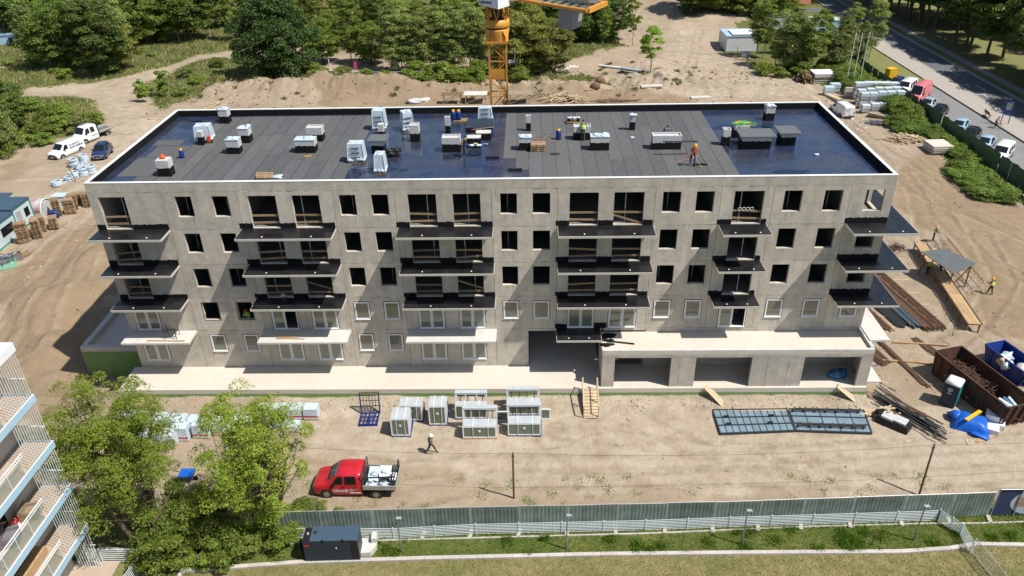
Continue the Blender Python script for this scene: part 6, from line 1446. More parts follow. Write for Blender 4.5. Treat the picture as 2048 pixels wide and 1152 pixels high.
# rebar cages carried by two workers
def cage(a, b, w_, z, label):
    t = thing('rebar_cage', label, 'rebar cage', (0, 0, 0)); A = Vector((a[0], a[1], GZ+z)); Bv = Vector((b[0], b[1], GZ+z)); d = (Bv-A).normalized(); s = Vector((d.y, -d.x, 0))*w_/2
    for o, zz in ((s, 0), (-s, 0), (s*0, .55)): mb = MB(); mb.tube(A+o+Vector((0, 0, zz)), Bv+o+Vector((0, 0, zz)), .022, n=4); mb.build('bar', 'rust_bar', t)
    n = 9
    for k in range(n):
        p = A.lerp(Bv, (k+.5)/n); mb = MB(); mb.path([p+s, p-s, p+Vector((0, 0, .55)), p+s], .016, 4); mb.build('stirrup', 'rust_bar', t)
cage((74.9, 23.0), (74.0, 13.0), .8, .55, 'long thin rebar cage carried by two workers in yellow vests'); cage((73.6, 22.5), (72.7, 12.0), .6, .05, 'rebar cage lying on the sand beside the carried one')
# ---- skips
def skip(c, rz, L, W_, h, m, label, fill, taper=.25, wid=0):
    t = thing('skip', label, 'skip', (c[0], c[1], GZ), rz); hx, hy = L/2, W_/2; th = .06
    def wall(p0, p1, p2, p3, nrm, nm): 
        n = Vector(nrm)*th; mb = MB(); vs = [Vector(p) for p in (p0, p1, p2, p3)]; vs += [v+n for v in vs]; mb.add(vs, [(0, 1, 2, 3), (7, 6, 5, 4), (0, 4, 5, 1), (1, 5, 6, 2), (2, 6, 7, 3), (3, 7, 4, 0)]); return mb.build(nm, m, t)
    wall((-hx+taper, -hy, .15), (hx-taper, -hy, .15), (hx, -hy, h), (-hx, -hy, h), (0, 1, 0), 'side_wall'); wall((hx-taper, hy, .15), (-hx+taper, hy, .15), (-hx, hy, h), (hx, hy, h), (0, -1, 0), 'side_wall')
    wall((-hx+taper, hy, .15), (-hx+taper, -hy, .15), (-hx, -hy, h), (-hx, hy, h), (1, 0, 0), 'end_wall'); wall((hx-taper, -hy, .15), (hx-taper, hy, .15), (hx, hy, h), (hx, -hy, h), (-1, 0, 0), 'end_wall')
    mb = MB(); mb.box(-hx+taper, hx-taper, -hy, hy, .08, .149); mb.build('floor', m, t)
    mb = MB(); mb.bar((-hx, -hy, h+.04), (hx, -hy, h+.04), .1, .08); mb.bar((-hx, hy, h+.04), (hx, hy, h+.04), .1, .08); mb.bar((-hx, -hy+.05, h+.04), (-hx, hy-.05, h+.04), .1, .08); mb.bar((hx, -hy+.05, h+.04), (hx, hy-.05, h+.04), .1, .08); mb.build('rim', m, t)
    for y in (-hy*.85, -hy*.3, hy*.3, hy*.85):
        mb = MB(); mb.bar((hx-taper+.08, y, .1), (hx+.06, y, h), .12, .12); mb.build('end_rib', m, t)
    for x in np.arange(-hx+.9, hx-.5, .9): mb = MB(); mb.bar((x, -hy-.03, .15), (x, -hy-.03, h), .08, .06); mb.build('side_rib', m, t)
    return t
ax = math.atan2(-7.3, 2.05); sk = skip((65.85, -2.75), ax, 7.3, 2.45, 2.0, 'rust', 'big rusty brown open skip full of scrap metal', None)
def infill(par, name, label, cat, c, n, L, m, seed, rr_=.02, sp=(1, 1, .4)):
    r_ = random.Random(seed); mb = MB()
    for i in range(n): p = Vector((c[0]+r_.gauss(0, sp[0]), c[1]+r_.gauss(0, sp[1]), c[2]+abs(r_.gauss(0, sp[2])))); d = Vector((r_.gauss(0, 1), r_.gauss(0, 1), r_.gauss(0, .4))).normalized()*L*r_.uniform(.3, .6); mb.tube(p-d, p+d, rr_, n=4)
    o = mb.build(name, m); o['kind'] = 'stuff'; tag(o, label, cat); return o
ca, sa = math.cos(ax), math.sin(ax)
def sk2w(x, y): return (65.85+x*ca-y*sa, -2.75+x*sa+y*ca)
p = sk2w(-1.3, -.1); infill(sk, 'scrap_wire', 'tangled brown scrap rebar heaped in the big skip', 'scrap metal', (p[0], p[1], GZ+.9), 420, .9, 'rust_bar', 3, .018, (.55, .9, .3))
p = sk2w(1.0, 0); infill(sk, 'scrap_wire', 'flatter heap of rusty scrap in the near half of the big skip', 'scrap metal', (p[0], p[1], GZ+.5), 240, .9, 'rust_bar', 4, .022, (.5, .8, .2))
p = sk2w(2.3, .3); t = thing('discarded_boards', 'bright white and blue panels thrown into the near end of the big skip', 'panels', (p[0], p[1], GZ+.7), ax+.3)
for k in range(5): mb = MB(); mb.box(-.5, .5, -.55+k*.2, -.4+k*.2, 0, .9); mb.build('panel', ['print_white', 'fascia', 'print_white', 'banner_teal', 'wrap'][k], t, (0, 0, 0), (.5, .2*k-.3, 0))
skip((70.0, .3), ax, 4.2, 1.9, 1.5, 'blue', 'blue open skip full of white bags behind the rusty skip', None, .5)
for k in range(7):
    p = (69.6+R5.uniform(-.5, 1.0), 1.0-k*.42); tag(MB().blob((0, 0, 0), (.45, .38, .34), seed=k, amp=.5).build('rubbish_bag', ['wrap', 'block_white', 'wood_pale'][k % 3], None, (p[0], p[1], GZ+1.15)), ['crumpled white rubbish bag in the blue skip', 'pale grey rubbish bag in the blue skip', 'brown paper rubbish bag in the blue skip'][k % 3], 'rubbish bag', 'rubbish in the blue skip')
# ---- toilet cabin
t = thing('portable_toilet', 'dark grey and turquoise portable toilet cabin with white domed roof', 'portable toilet', (63.35, -3.55, H(63.3, -3.5)), -.72)
mb = MB(); mb.box(-.52, .52, -.52, .52, .05, 2.0); mb.build('cabin_wall', 'slate', t)
mb = MB(); mb.box(.521, .54, -.45, .45, .1, 1.95); mb.build('turquoise_side', 'teal', t)
mb = MB(); mb.box(-.45, .45, -.54, -.521, .12, 1.85); mb.build('door', 'slate', t)
mb = MB(); mb.lathe([(.76, 0), (.78, .1), (.6, .28), (.3, .36), (0, .38)], (0, 0, 0), 4); mb.xf(Matrix.Translation((0, 0, 2.0)) @ Matrix.Rotation(PI/4, 4, 'Z')); mb.build('roof', 'white_paint', t)
mb = MB(); mb.lathe([(.13, 0), (.15, .01), (.17, 0)], n=16); mb.lathe([(0, .005), (.08, .005), (.08, 0)], n=12); mb.xf(TR(-.05, -.545, 1.55) @ Matrix.Rotation(PI/2, 4, 'X')); mb.build('door_emblem', 'print_white', t)
mb = MB(); mb.box(-.2, .1, -.546, -.541, 1.2, 1.26); mb.build('door_lettering', 'print_white', t)
# ---- tarp, boxes
mb = MB(); nx, ny = 16, 12; vs = []
for j in range(ny):
    for i in range(nx):
        u, v_ = i/(nx-1)*2-1, j/(ny-1)*2-1; hz = .85*max(0, 1-max(abs(u), abs(v_))**4)+.06*noise.noise(Vector((u*3, v_*3, 1))); vs.append((u*1.25, v_*.95, max(.02, hz)))
mb.add(vs, [(j*nx+i, j*nx+i+1, (j+1)*nx+i+1, (j+1)*nx+i) for j in range(ny-1) for i in range(nx-1)], 0, True)
t = thing('tarpaulin', 'bright blue tarpaulin draped over a pile beside the rusty skip', 'tarpaulin', at((63.75, -6.18)), -.5); mb.build('cover', 'tarp', t)
mb = MB(); mb.blob((-.9, .3, .3), (.6, .6, .4), amp=.5, seed=2); mb.blob((.6, -.95, .12), (.7, .35, .14), amp=.6, seed=5); mb.build('fold', 'tarp', t)
mb = MB(); mb.bar((-.9, -.35, 0), (.9, -.1, 0), .26, .07); tag(mb.build('plank', 'yellow', None, at((63.64, -5.95), .98), .45), 'yellow board lying on top of the blue tarpaulin', 'plank')
for k, (px_, dz) in enumerate([((64.84, -6.73), 0), ((65.55, -6.18), 0), ((64.97, -6.18), .0), ((65.50, -5.85), .45)]):
    t = thing('foam_block', ['white foam block nearest the tarpaulin edge', 'white foam block behind, right of the tarpaulin', 'low white foam block against the tarpaulin', 'white foam block on top of the others'][k], 'foam block', at(px_, dz), -.5); mb = MB(); mb.box(-.55, .55, -.4, .4, 0, .42); mb.build('body', 'white_paint', t)
mb = MB(); mb.bar((-1.1, 0, 0), (1.1, 0, 0), .3, .05); tag(mb.build('plank', 'wood', None, at((64.36, -7.48), .05), .45), 'pale plank lying on the ground in front of the foam blocks', 'plank')
# ---- black crate with grey blocks, planks
t = thing('black_crate', 'low black film-wrapped crate beside the steel sections', 'crate', at((58.23, -6.04)), -.75); mb = MB(); mb.box(-1.15, 1.15, -.5, .5, 0, .55, taper=.05); mb.build('crate_body', 'black', t); mb = MB(); mb.blob((-.9, .2, .5), (.5, .4, .2), amp=.6); mb.build('film', 'black', t)
for k, (x, y) in enumerate([(-.5, -.1), (.45, .05)]):
    for j in range(2): mb = MB(); mb.box(-.42, .42, -.19, .19, 0, .16); c = (58.23, -6.04); o = mb.build('kerb_block', 'block_white', None, (c[0]+(x*.73+(j*.4-.2)*.68)+.0, c[1]-x*.68+(j*.4-.2)*.73+y, H(*c)+.56), -.75); tag(o, 'grey concrete block lying on the black crate, '+['far pair', 'near pair'][k], 'concrete block', 'grey blocks on the black crate')
strew('timber_heap', 'splintered pale planks beside the formwork panels', (57.69, -4.79), 1.3, .6, 26, 1.6, .18, 'wood_pale', .35, seed=31, dirn=.4, spread=.4)
# ---- formwork panels lying on the ground
defm('form_face', (0.17, 0.24, 0.29), 0.45, var=.16, vscale=1.5, objrand=.08); defm('form_frame', (0.045, 0.055, 0.065), 0.5, metal=.3, var=.1)
def formpanel(c00, c10, c11, c01, nx, ny, label, seed):
    t = thing('wall_formwork', label, 'formwork panel', (0, 0, 0)); Z = GZ
    def P(u, v, z): 
        a = Vector(c00).lerp(Vector(c10), u); b = Vector(c01).lerp(Vector(c11), u); p = a.lerp(b, v); return Vector((p.x, p.y, Z+z))
    for i in range(nx):
        for j in range(ny):
            u0, u1, v0, v1 = (i+.03)/nx, (i+.97)/nx, (j+.03)/ny, (j+.97)/ny; mb = MB(); mb.add([P(u0, v0, .12), P(u1, v0, .12), P(u1, v1, .12), P(u0, v1, .12), P(u0, v0, .1), P(u1, v0, .1), P(u1, v1, .1), P(u0, v1, .1)], [(0, 1, 2, 3), (7, 6, 5, 4)]); mb.build('face_sheet', 'form_face', t)
    for i in range(nx+1): mb = MB(); mb.bar(P(i/nx, 0, .1), P(i/nx, 1, .1), .05 if 0 < i < nx else .09, .14 if i in (0, nx) else .09); mb.build('rib', 'form_frame', t)
    for j in range(ny+1): mb = MB(); mb.bar(P(0, j/ny, .12), P(1, j/ny, .12), .07 if 0 < j < ny else .09, .16); mb.build('waler', 'form_frame', t)
    return t, P
t, P = formpanel((45.38, -7.10), (50.85, -6.79), (50.93, -4.35), (45.35, -4.44), 11, 3, 'blue grey steel formwork panel with narrow bays lying on the sand, left one', 1)
for u, v in ((.14, .35), (.7, .35), (.14, .67), (.75, .67)): mb = MB(); c = P(u, v, .22); mb.bar(c-Vector((.2, 0, 0)), c+Vector((.2, 0, .05)), .12, .12); mb.build('clamp', 'black', t)
t, P = formpanel((50.93, -6.79), (56.27, -7.08), (56.63, -4.55), (51.08, -4.35), 5, 3, 'blue grey formwork panel with wide bays lying on the sand, right one', 2)
for v in (.17, .88):
    mb = MB(); a, b = P(.06, v, .3), P(.93, v, .3)
    mb.bar(a, b, .08, .08, up=(0, 0, 1)); mb.bar(a+Vector((0, .18, 0)), b+Vector((0, .18, 0)), .08, .08)
    for k in range(7): c = a.lerp(b, k/6); mb.bar(c-Vector((.1, .1, 0)), c+Vector((.1, .3, .04)), .1)
    mb.build('bracing_beam', 'dark_steel', t)
# ---- window frames delivered on racks
defm('pane_green', (0.13, 0.165, 0.12), 0.08, var=.15, spec=.8); defm('film_top', (0.42, 0.46, 0.48), 0.4, var=.12, bump=.5, bscale=5)
def frame_unit(par, w_, h, y, z, glass=True, mull=0, thick=.07, fr=.09, nm='window_frame'):
    mb = MB(); mb.box(-w_/2, w_/2, y, y+thick, z+h-fr, z+h); mb.box(-w_/2, w_/2, y, y+thick, z, z+fr); mb.box(-w_/2, -w_/2+fr, y, y+thick, z+fr, z+h-fr); mb.box(w_/2-fr, w_/2, y, y+thick, z+fr, z+h-fr)
    for k in range(mull): x = -w_/2+w_*(k+1)/(mull+1); mb.box(x-.04, x+.04, y+.001, y+thick-.001, z+fr, z+h-fr)
    o = mb.build(nm, 'pvc', par)
    if glass: mb = MB(); mb.box(-w_/2+fr-.01, w_/2-fr+.01, y+.02, y+.035, z+fr-.01, z+h-fr+.01); mb.build('pane', 'pane_green', o)
    return o
def window_rack(p, w_, h, depth, n, label, base='blue', rz=0, mull=0, sticker=True, back=None):
    t = thing('window_pallet', label, 'window pallet', at(p), rz, 'racks of new window frames')
    mb = MB(); mb.box(-w_/2-.02, w_/2+.05, 0, depth, .03, .1)
    for x in (-w_/2, 0, w_/2-.1): mb.box(x, x+.12, -.03, depth+.05, .0, .029)
    mb.build('base', base, t)
    if base == 'blue': mb = MB(); mb.bar((w_/2+.04, depth, .1), (w_/2+.04, depth-.1, h*.8), .06); mb.bar((w_/2+.04, .1, .1), (w_/2+.04, depth, .6), .05); mb.build('rack_post', 'blue', t)
    st = (depth-.08)/n
    for k in range(n): frame_unit(t, w_, h+(.02*(k % 2)), k*st+.02, .101, glass=(k == 0 or k == n-1), thick=min(.075, st*.8), mull=mull)
    mb = MB(); mb.box(-w_/2+.02, w_/2-.02, .03, depth-.06, .101+h+.022, .101+h+.03); mb.build('film_top', 'film_top', t)
    for x in (-w_*.2, w_*.25): mb = MB(); mb.box(x, x+.035, -.006, .014, .1, h+.1); mb.box(x, x+.035, .0, depth, h+.135, h+.142); mb.build('strap', 'print_white', t)
    if sticker: mb = MB(); mb.box(-.02-w_*.02, .14-w_*.02, -.002, .012, h*.62, h*.62+.2); mb.build('sticker', 'print_white', t)
    if back: 
        bw, bh, bm = back
        for k in range(2): o = frame_unit(t, bw, bh, depth+.05+k*.12, .101, glass=False, mull=bm, fr=.14)
        mb = MB(); mb.box(-bw/2, bw/2, depth+.02, depth+.45, bh+.104, bh+.12); mb.build('film_top', 'film_top', t)
        mb = MB()
        for x in np.linspace(-bw*.35, bw*.35, 4): mb.bar((x, depth+.36, .1), (x, depth+.36, bh), .05)
        mb.bar((-bw/2, depth+.36, bh*.8), (bw/2, depth+.36, bh*.8), .05); mb.build('rack_bars', 'dark_steel', t)
    return t
window_rack((22.05, -7.25), 1.35, 1.55, 1.4, 9, 'rack of white window frames on blue base, front left one nearest the walking man')
window_rack((22.6, -5.5), 1.7, 1.35, 1.1, 7, 'rack of white window frames on the left, directly behind the front left one')
window_rack((24.65, -6.0), 1.3, 1.7, 1.3, 9, 'tall rack of white window frames on blue base standing alone in the middle')
window_rack((27.85, -7.5), 2.45, 1.05, .95, 6, 'wide low rack of white frames on wooden beam, tall open frames behind', base='wood', back=(2.55, 1.95, 0))
window_rack((31.1, -7.2), 2.4, 1.1, .95, 6, 'wide low rack of white frames on blue base, tall open frames behind', back=(2.5, 2.0, 0))
window_rack((27.1, -5.3), 2.4, 1.2, .6, 3, 'white multi-pane frames standing behind the left wide rack', mull=1, sticker=False, back=(2.4, 1.9, 2))
window_rack((31.0, -4.9), 2.5, 1.2, .6, 3, 'white frames and dark lattice standing behind the right wide rack near the terrace', sticker=False, back=(2.5, 1.9, 0))
for p, w_, h, lab in [((32.68, -5.25), .75, .95, 'small loose white window frame leaning right of the racks'), ((29.45, -5.47), 1.1, .9, 'loose white window frame between the two wide racks')]:
    t = thing('window_unit', lab, 'window frame', at(p), 0); o = frame_unit(t, w_, h, 0, 0.0)
    mb = MB(); mb.bar((0, .5, 0), (0, .08, h*.8), .04); mb.build('prop', 'wood', t)
t = thing('empty_rack', 'empty blue steel rack with lattice back standing left of the window frames', 'rack', at((19.41, -5.89)), .03)
mb = MB()
for k in range(5): mb.bar((-.68+k*.34, -.1, .15), (-.68+k*.34, 1.25, .15), .06)
for k in range(4): mb.bar((-.7, -.1+k*.44, .16), (.7, -.1+k*.44, .16), .06)
for k in range(6): mb.bar((-.6+k*.24, -.1, .22), (-.5+k*.24, 1.1, .22), .04)
mb.bar((-.7, -.12, .05), (.7, -.12, .05), .08); mb.build('rack_base', 'blue', t)
mb = MB(); mb.bar((-.7, 1.25, .1), (-.72, 1.5, 1.85), .09); mb.bar((.7, 1.25, .1), (.72, 1.5, 1.85), .09); mb.build('rack_upright', 'blue', t)
mb = MB()
for k in range(4): mb.bar((-.7, 1.28+k*.06, .3+k*.45), (.7, 1.28+k*.06, .3+k*.45), .04)
for k in range(5): mb.bar((-.45+k*.22, 1.27, .2), (-.45+k*.22, 1.48, 1.8), .035)
mb.build('rack_lattice', 'dark_steel', t); mb = MB(); mb.bar((-.76, 1.5, 1.9), (.76, 1.5, 1.9), .1, .08); mb.build('rack_top_board', 'wood_brown', t)
# ---- ramps up to the terrace
def ramp(a, b, za, zb, w_, label, m='wood_pale', slats=0, rail=False, boards=1):
    t = thing('ramp', label, 'ramp', (0, 0, 0)); A = Vector((a[0], a[1], za)); Bv = Vector((b[0], b[1], zb)); s = Vector(((Bv-A).y, -(Bv-A).x, 0)).normalized()
    for j in range(boards): o = s*(w_*((j+.5)/boards-.5)); mb = MB(); mb.bar(A+o, Bv+o, w_/boards-.012, .05); mb.build('board', m, t)
    for k in range(slats): c = A.lerp(Bv, (k+.5)/slats); mb = MB(); mb.bar(c-s*w_/2+Vector((0, 0, .05)), c+s*w_/2+Vector((0, 0, .05)), .1, .05); mb.build('tread', m, t)
    if rail:
        for sd_ in (-1, 1):
            for f in (0.02, .5, .98): p = A.lerp(Bv, f)+s*sd_*w_/2; mb = MB(); mb.bar(p, p+Vector((0, 0, 1.05)), .07); mb.build('rail_post', m, t)
            mb = MB(); mb.bar(A+s*sd_*w_/2+Vector((0, 0, 1.05)), Bv+s*sd_*w_/2+Vector((0, 0, 1.05)), .09, .05); mb.build('handrail', m, t)
    return t
ramp((36.1, -5.2), (36.1, -3.1), GZ+.05, -.55, 1.1, 'wooden stepped ramp with handrails up to the terrace beside the garages', slats=9, rail=True, boards=3)
ramp((46.44, -4.09), (45.0, -2.95), GZ+.08, -.5, .62, 'pale board ramp up to the terrace below the second garage', boards=2)
ramp((56.70, -3.84), (55.0, -2.95), GZ+.08, -.5, .62, 'pale board ramp up to the terrace below the third garage', boards=2)
t = thing('blue_sheet', 'dark blue crumpled sheet in the shade of the third garage', 'sheet', (55.6, -2.0, -.6)); mb = MB()
for k in range(5): mb.blob((R5.uniform(-.5, .4), R5.uniform(-.3, .5), .25), (.4, .35, .4), seed=k, amp=.5)
mb.build('folds', 'banner_teal', t)
# ---- generator with its concrete block and wheel
g = thing('generator', 'dark blue grey boxy mobile generator on the lawn behind the fences', 'generator', (19.5, -18.05, H(19.5, -18)), .035)
mb = MB(); mb.box(-1.65, 1.65, -.52, .58, .2, 1.85); mb.build('housing', 'slate', g)
mb = MB(); mb.box(-1.2, 1.66, -.54, .6, 1.851, 1.91); mb.build('top_cover', 'slate_top', g)
mb = MB(); mb.box(-1.62, -1.21, -.5, .56, 1.851, 1.87); mb.build('air_outlet', 'black', g); mb = MB(); mb.lathe([(0, .12), (.06, .1), (.07, 0)], (-1.4, .05, 1.87), 10); mb.build('exhaust', 'galv', g)
mb = MB(); mb.lathe([(0, .05), (.1, .04), (.11, 0)], (-.95, .1, 1.91), 12); mb.build('filler_cap', 'black', g)
mb = MB(); mb.box(1.2, 1.62, -.535, -.521, .3, 1.75); mb.build('control_door', 'black', g); mb = MB(); mb.box(-1.1, .0, -.535, -.521, .35, 1.7); mb.build('side_door', 'slate', g); mb = MB(); mb.box(.02, 1.15, -.535, -.521, .35, 1.7); mb.build('side_door', 'slate', g)
mb = MB(); mb.box(.3, .37, -.55, -.536, 1.2, 1.3); mb.build('door_handle', 'print_white', g)
mb = MB(); mb.box(-1.55, -1.28, -.54, -.522, 1.42, 1.55); mb.build('red_badge', 'red', g)
mb = MB(); mb.box(-1.6, -1.2, -.45, .5, 0, .199); mb.box(1.2, 1.6, -.45, .5, 0, .199); mb.build('skid', 'black', g)
for x in (-.5, .7): mb = MB(); mb.box(x, x+.14, -.56, -.5, 1.78, 1.95); mb.build('lifting_eye', 'black', g)
w_ = MB(); w_.lathe([(.2, -.1), (.37, -.09), (.4, 0), (.37, .09), (.2, .1)], n=20); w_.xf(TR(-1.95, .0, .95) @ Matrix.Rotation(PI/2, 4, 'Y')); sw = w_.build('jockey_wheel', 'rubber', g); w_ = MB(); w_.lathe([(0, .05), (.2, .05), (.2, -.05), (0, -.05)], n=14); w_.xf(TR(-1.95, .0, .95) @ Matrix.Rotation(PI/2, 4, 'Y')); w_.build('rim', 'steel', sw)
mb = MB(); mb.bar((-1.64, 0, .8), (-1.9, 0, .9), .1); mb.build('wheel_arm', 'black', g)
t = thing('concrete_block', 'pale grey chamfered concrete block right of the generator', 'concrete block', at((21.34, -17.48)), .05)
mb = MB(); mb.prism([(-.5, -.75), (.35, -.7), (.65, -.2), (.68, .6), (-.5, .65)], 0, .42); mb.build('block_body', 'concrete_white', t); mb = MB(); mb.prism([(.35, .0), (.66, .0), (.68, .6), (.35, .62)], .422, .8); mb.build('upstand', 'concrete_white', t)
mb = MB(); mb.bar((-.45, .5, .5), (.6, .3, .75), .05); mb.build('steel_arm', 'steel', t)
# ---- wrapped white bales behind the feathery trees
def bale(p, label, m='wrap', s=(.6, .5, 1.2)):
    t = thing('wrapped_pallet', label, 'wrapped pallet', at(p), R5.uniform(-.1, .1), 'white wrapped pallets behind the trees'); mb = MB(); mb.box(-s[0], s[0], -s[1], s[1], .12, s[2], taper=.04); mb.build('load', m, t); mb = MB(); mb.box(-s[0], s[0], -s[1], s[1], 0, .11); mb.build('pallet_base', 'wood', t); mb = MB(); mb.box(-s[0]-.01, s[0]+.01, -s[1]-.01, -s[1]+.0, .3, .42); mb.build('red_band', 'red', t)
for i in range(5): bale((-.6+i*1.35+2, -5.9-.15*i), 'white wrapped pallet in the row left of the feathery tree')
for i in range(3): bale((2.4+i*1.4, -8.0), 'white wrapped pallet in the nearer row behind the feathery tree')
for i in range(4): bale((5.9+i*1.4, -7.2+.3*i), 'white wrapped pallet partly hidden behind the feathery tree')
for i in range(4): bale((11.2+i*1.25, -4.9), 'white wrapped pallet with red band in the row by the terrace', s=(.56, .45, 1.0))
for i in range(3): bale((11.4+i*1.25, -6.6), 'white wrapped pallet with red band in front of the row by the terrace', s=(.56, .45, .8))
t = thing('wheelbarrow', 'small blue wheelbarrow half hidden behind the bushy tree', 'wheelbarrow', at((7.97, -11.60))); mb = MB(); mb.box(-.4, .4, -.3, .3, .4, .7, taper=-.1); mb.build('tray', 'tarp', t); mb = MB(); mb.bar((-.4, -.25, .45), (-1.1, -.3, .6), .04); mb.bar((-.4, .25, .45), (-1.1, .3, .6), .04); mb.bar((-.3, -.2, 0), (-.2, -.2, .4), .04); mb.bar((-.3, .2, 0), (-.2, .2, .4), .04); mb.build('frame', 'dark_steel', t); mb = MB(); mb.tube((.5, -.05, .18), (.5, .05, .18), .18, n=12); mb.build('wheel', 'rubber', t)
# ---- balcony oddments
t = thing('trestle_frame', 'small rusty scaffold trestle standing on the lower left balcony', 'trestle', (3.7, -.9, SH)); mb = MB()
for x in (-.45, .45): mb.bar((x, -.3, 0), (x, -.3, .95), .04); mb.bar((x, .3, 0), (x, .3, .95), .04); mb.bar((x, -.3, .5), (x, .3, .5), .04)
mb.bar((-.45, -.3, .25), (.45, -.3, .25), .04); mb.bar((-.45, .3, .5), (.45, .3, .5), .04); mb.build('frame', 'rust', t)
for x0, x1, y, lab in [(1.9, 4.9, -1.45, 'long thin board lying on the lower left balcony'), (11.9, 14.2, -1.25, 'bright wooden board lying on the second lower balcony'), (12.0, 13.6, -1.05, 'shorter wooden board behind the long one on the second lower balcony')]:
    mb = MB(); mb.bar((x0, y, SH+.03), (x1, y-.06, SH+.03), .11, .05); tag(mb.build('plank', 'wood'), lab, 'plank')
# ---- roof: wrapped insulation pallets
def roof_bale(pa, pb, dep, h, label, rz=0, letter=True, taper=.08, nm='insulation_pallet'):
    w_ = (Vector(pb)-Vector(pa)).length; c = ((pa[0]+pb[0])/2, (pa[1]+pb[1])/2+dep/2)
    t = thing(nm, label, 'insulation pallet', (c[0], c[1], 14.915), rz); hx, hy = w_/2, dep/2
    mb = MB(); mb.box(-hx+.04, hx-.04, -hy+.04, hy-.04, .14, h, taper=taper); mb.build('load', 'wrap', t)
    mb = MB(); r_ = random.Random(int(c[0]*7))
    for k in range(10): mb.blob((r_.uniform(-hx, hx), -hy+r_.uniform(-.03, .02), .2+r_.uniform(0, .1)), (.14, .05, .1), seed=k, amp=.6, sub=1)
    for k in range(5): mb.blob((hx-.03, r_.uniform(-hy, hy), .25), (.06, .16, .14), seed=k+20, amp=.6, sub=1)
    for sx in (-1, 1):
        for sy in (-1, 1): mb.tube((sx*(hx-.03), sy*(hy-.03), .15), (sx*(hx-.04-taper), sy*(hy-.04-taper), h-.02), .035, n=5)
    for k in range(6): mb.blob((r_.uniform(-hx*.7, hx*.7), r_.uniform(-hy*.7, hy*.7), h), (.18, .14, .03), seed=k+40, amp=.6, sub=1)
    mb.build('film_folds', 'wrap', t)['kind'] = 'stuff'
    mb = MB(); mb.box(-hx+.06, hx-.06, -hy, hy, 0, .035)
    for x in (-hx+.06, -.06, hx-.2): mb.box(x, x+.13, -hy, hy, .036, .12)
    mb.build('pallet_base', 'wood', t)
    if letter:
        for z in (.35, .72, 1.08):
            if z+.2 < h: text('LEMMER', .21, 'lettering', 'print_dark', t, TR(-.42, -hy-.02+taper*z/h, z) @ Matrix.Rotation(PI/2-.05, 4, 'X'), .008)
    return t
roof_bale((17.79, 4.75, 14.90), (19.13, 4.71, 14.90), 1.1, 1.5, 'wrapped insulation pallet with three printed lines, nearest the front parapet at the middle left')
roof_bale((20.20, 2.50, 14.90), (21.09, 2.47, 14.90), 1.1, 1.45, 'narrow wrapped insulation pallet right by the front parapet', letter=False)
roof_bale((18.40, 12.02, 14.90), (19.57, 12.10, 14.90), 1.2, 1.7, 'torn wrapped insulation pallet left of its twin near the back')
roof_bale((20.97, 11.43, 14.90), (21.77, 12.02, 14.90), 1.2, 1.6, 'blue white wrapped insulation pallet standing turned near the back', rz=.35)
roof_bale((27.18, 13.76, 14.90), (28.46, 13.71, 14.90), 1.0, 1.3, 'wrapped insulation pallet by the back parapet beside the roof hatch')
roof_bale((4.24, 9.46, 14.90), (5.57, 9.89, 14.90), 1.2, 1.35, 'opened wrapped insulation pallet at the left part of the roof', letter=False, rz=.1)
def bottle(p, label, z=14.915, s=1.0, m='blue'):
    t = thing('gas_bottle', label, 'gas bottle', (p[0], p[1], z)); t.scale = (s, s, s); mb = MB(); mb.lathe([(0, 0), (.19, .02), (.2, .1), (.2, .55), (.15, .68), (.06, .72), (0, .72)], n=14); mb.build('body', m, t); mb = MB(); mb.lathe([(.12, .66), (.12, .82), (.1, .82)], n=10); mb.tube((0, 0, .7), (0, 0, .8), .03); mb.build('collar', 'yellow', t)
bottle((4.51, 6.31, 14.90), 'blue gas bottle standing alone on the left part of the roof', s=.95)
bottle((33.96, 9.53, 14.90), 'dark blue gas bottle with red hose in the middle of the roof', s=1.1)
pc = (25.54, 14.35, 14.90); pallet((pc[0]+.2, pc[1], 14.915), 0, 'clean wooden pallet with two gas bottles by the back parapet'); bottle((pc[0]-.45, pc[1]), 'left gas bottle on the pallet by the back parapet', 15.06, 1.1); bottle((pc[0]+.0, pc[1]), 'right gas bottle on the pallet by the back parapet', 15.06, 1.1)
pc = (32.28, 6.97, 14.90)
for k in range(4): pallet((pc[0], pc[1]+.1, 14.915+k*.147), .03*k, ['bottom', 'second', 'third', 'topmost'][k]+' clean pallet of the small stack in the middle of the roof', 'small pallet stack on the roof')
pc = (12.26, 2.04, 14.90); tag(link(PALLET, 'pallet', None, (pc[0], pc[1], 15.0), (.15, .1, .25)), 'tilted wooden pallet lying near the front parapet', 'pallet'); tag(MB().blob((0, 0, .05), (.5, .3, .12), amp=.6).build('plastic_sheet', 'wrap', None, (pc[0]+.95, pc[1]+.1, 14.92)), 'crumpled white film beside the tilted roof pallet', 'film')
pc = (35.38, 13.58, 14.90); pallet((pc[0], pc[1], 14.915), 0, 'wooden pallet loaded with pails near the back parapet')
for k in range(5): t = thing('paint_pail', 'black and white pail on the roof pallet near the back parapet', 'pail', (pc[0]-.4+.2*k, pc[1]+.1*(k % 2), 15.06), 0, 'pails on the roof pallet'); mb = MB(); mb.lathe([(0, 0), (.13, 0), (.16, .32), (0, .33)], n=10); mb.build('body', ['black', 'white_paint', 'steel', 'white_paint', 'black'][k], t); mb = MB(); mb.lathe([(.165, .32), (.165, .35), (0, .35)], n=10); mb.build('lid', 'white_paint', t)
mb = MB(); mb.blob((0, 0, .3), (.5, .38, .3), amp=.7, seed=3, sub=3); tag(mb.build('rubbish_bag', 'black', None, (21.08, 6.23, 14.90)), 'shiny black rubbish bag on the roof beside the shaft', 'rubbish bag')
def hose(pts, m, label, r_=.02): mb = MB(); mb.path(pts, r_, 4); tag(mb.build('hose', m), label, 'hose')
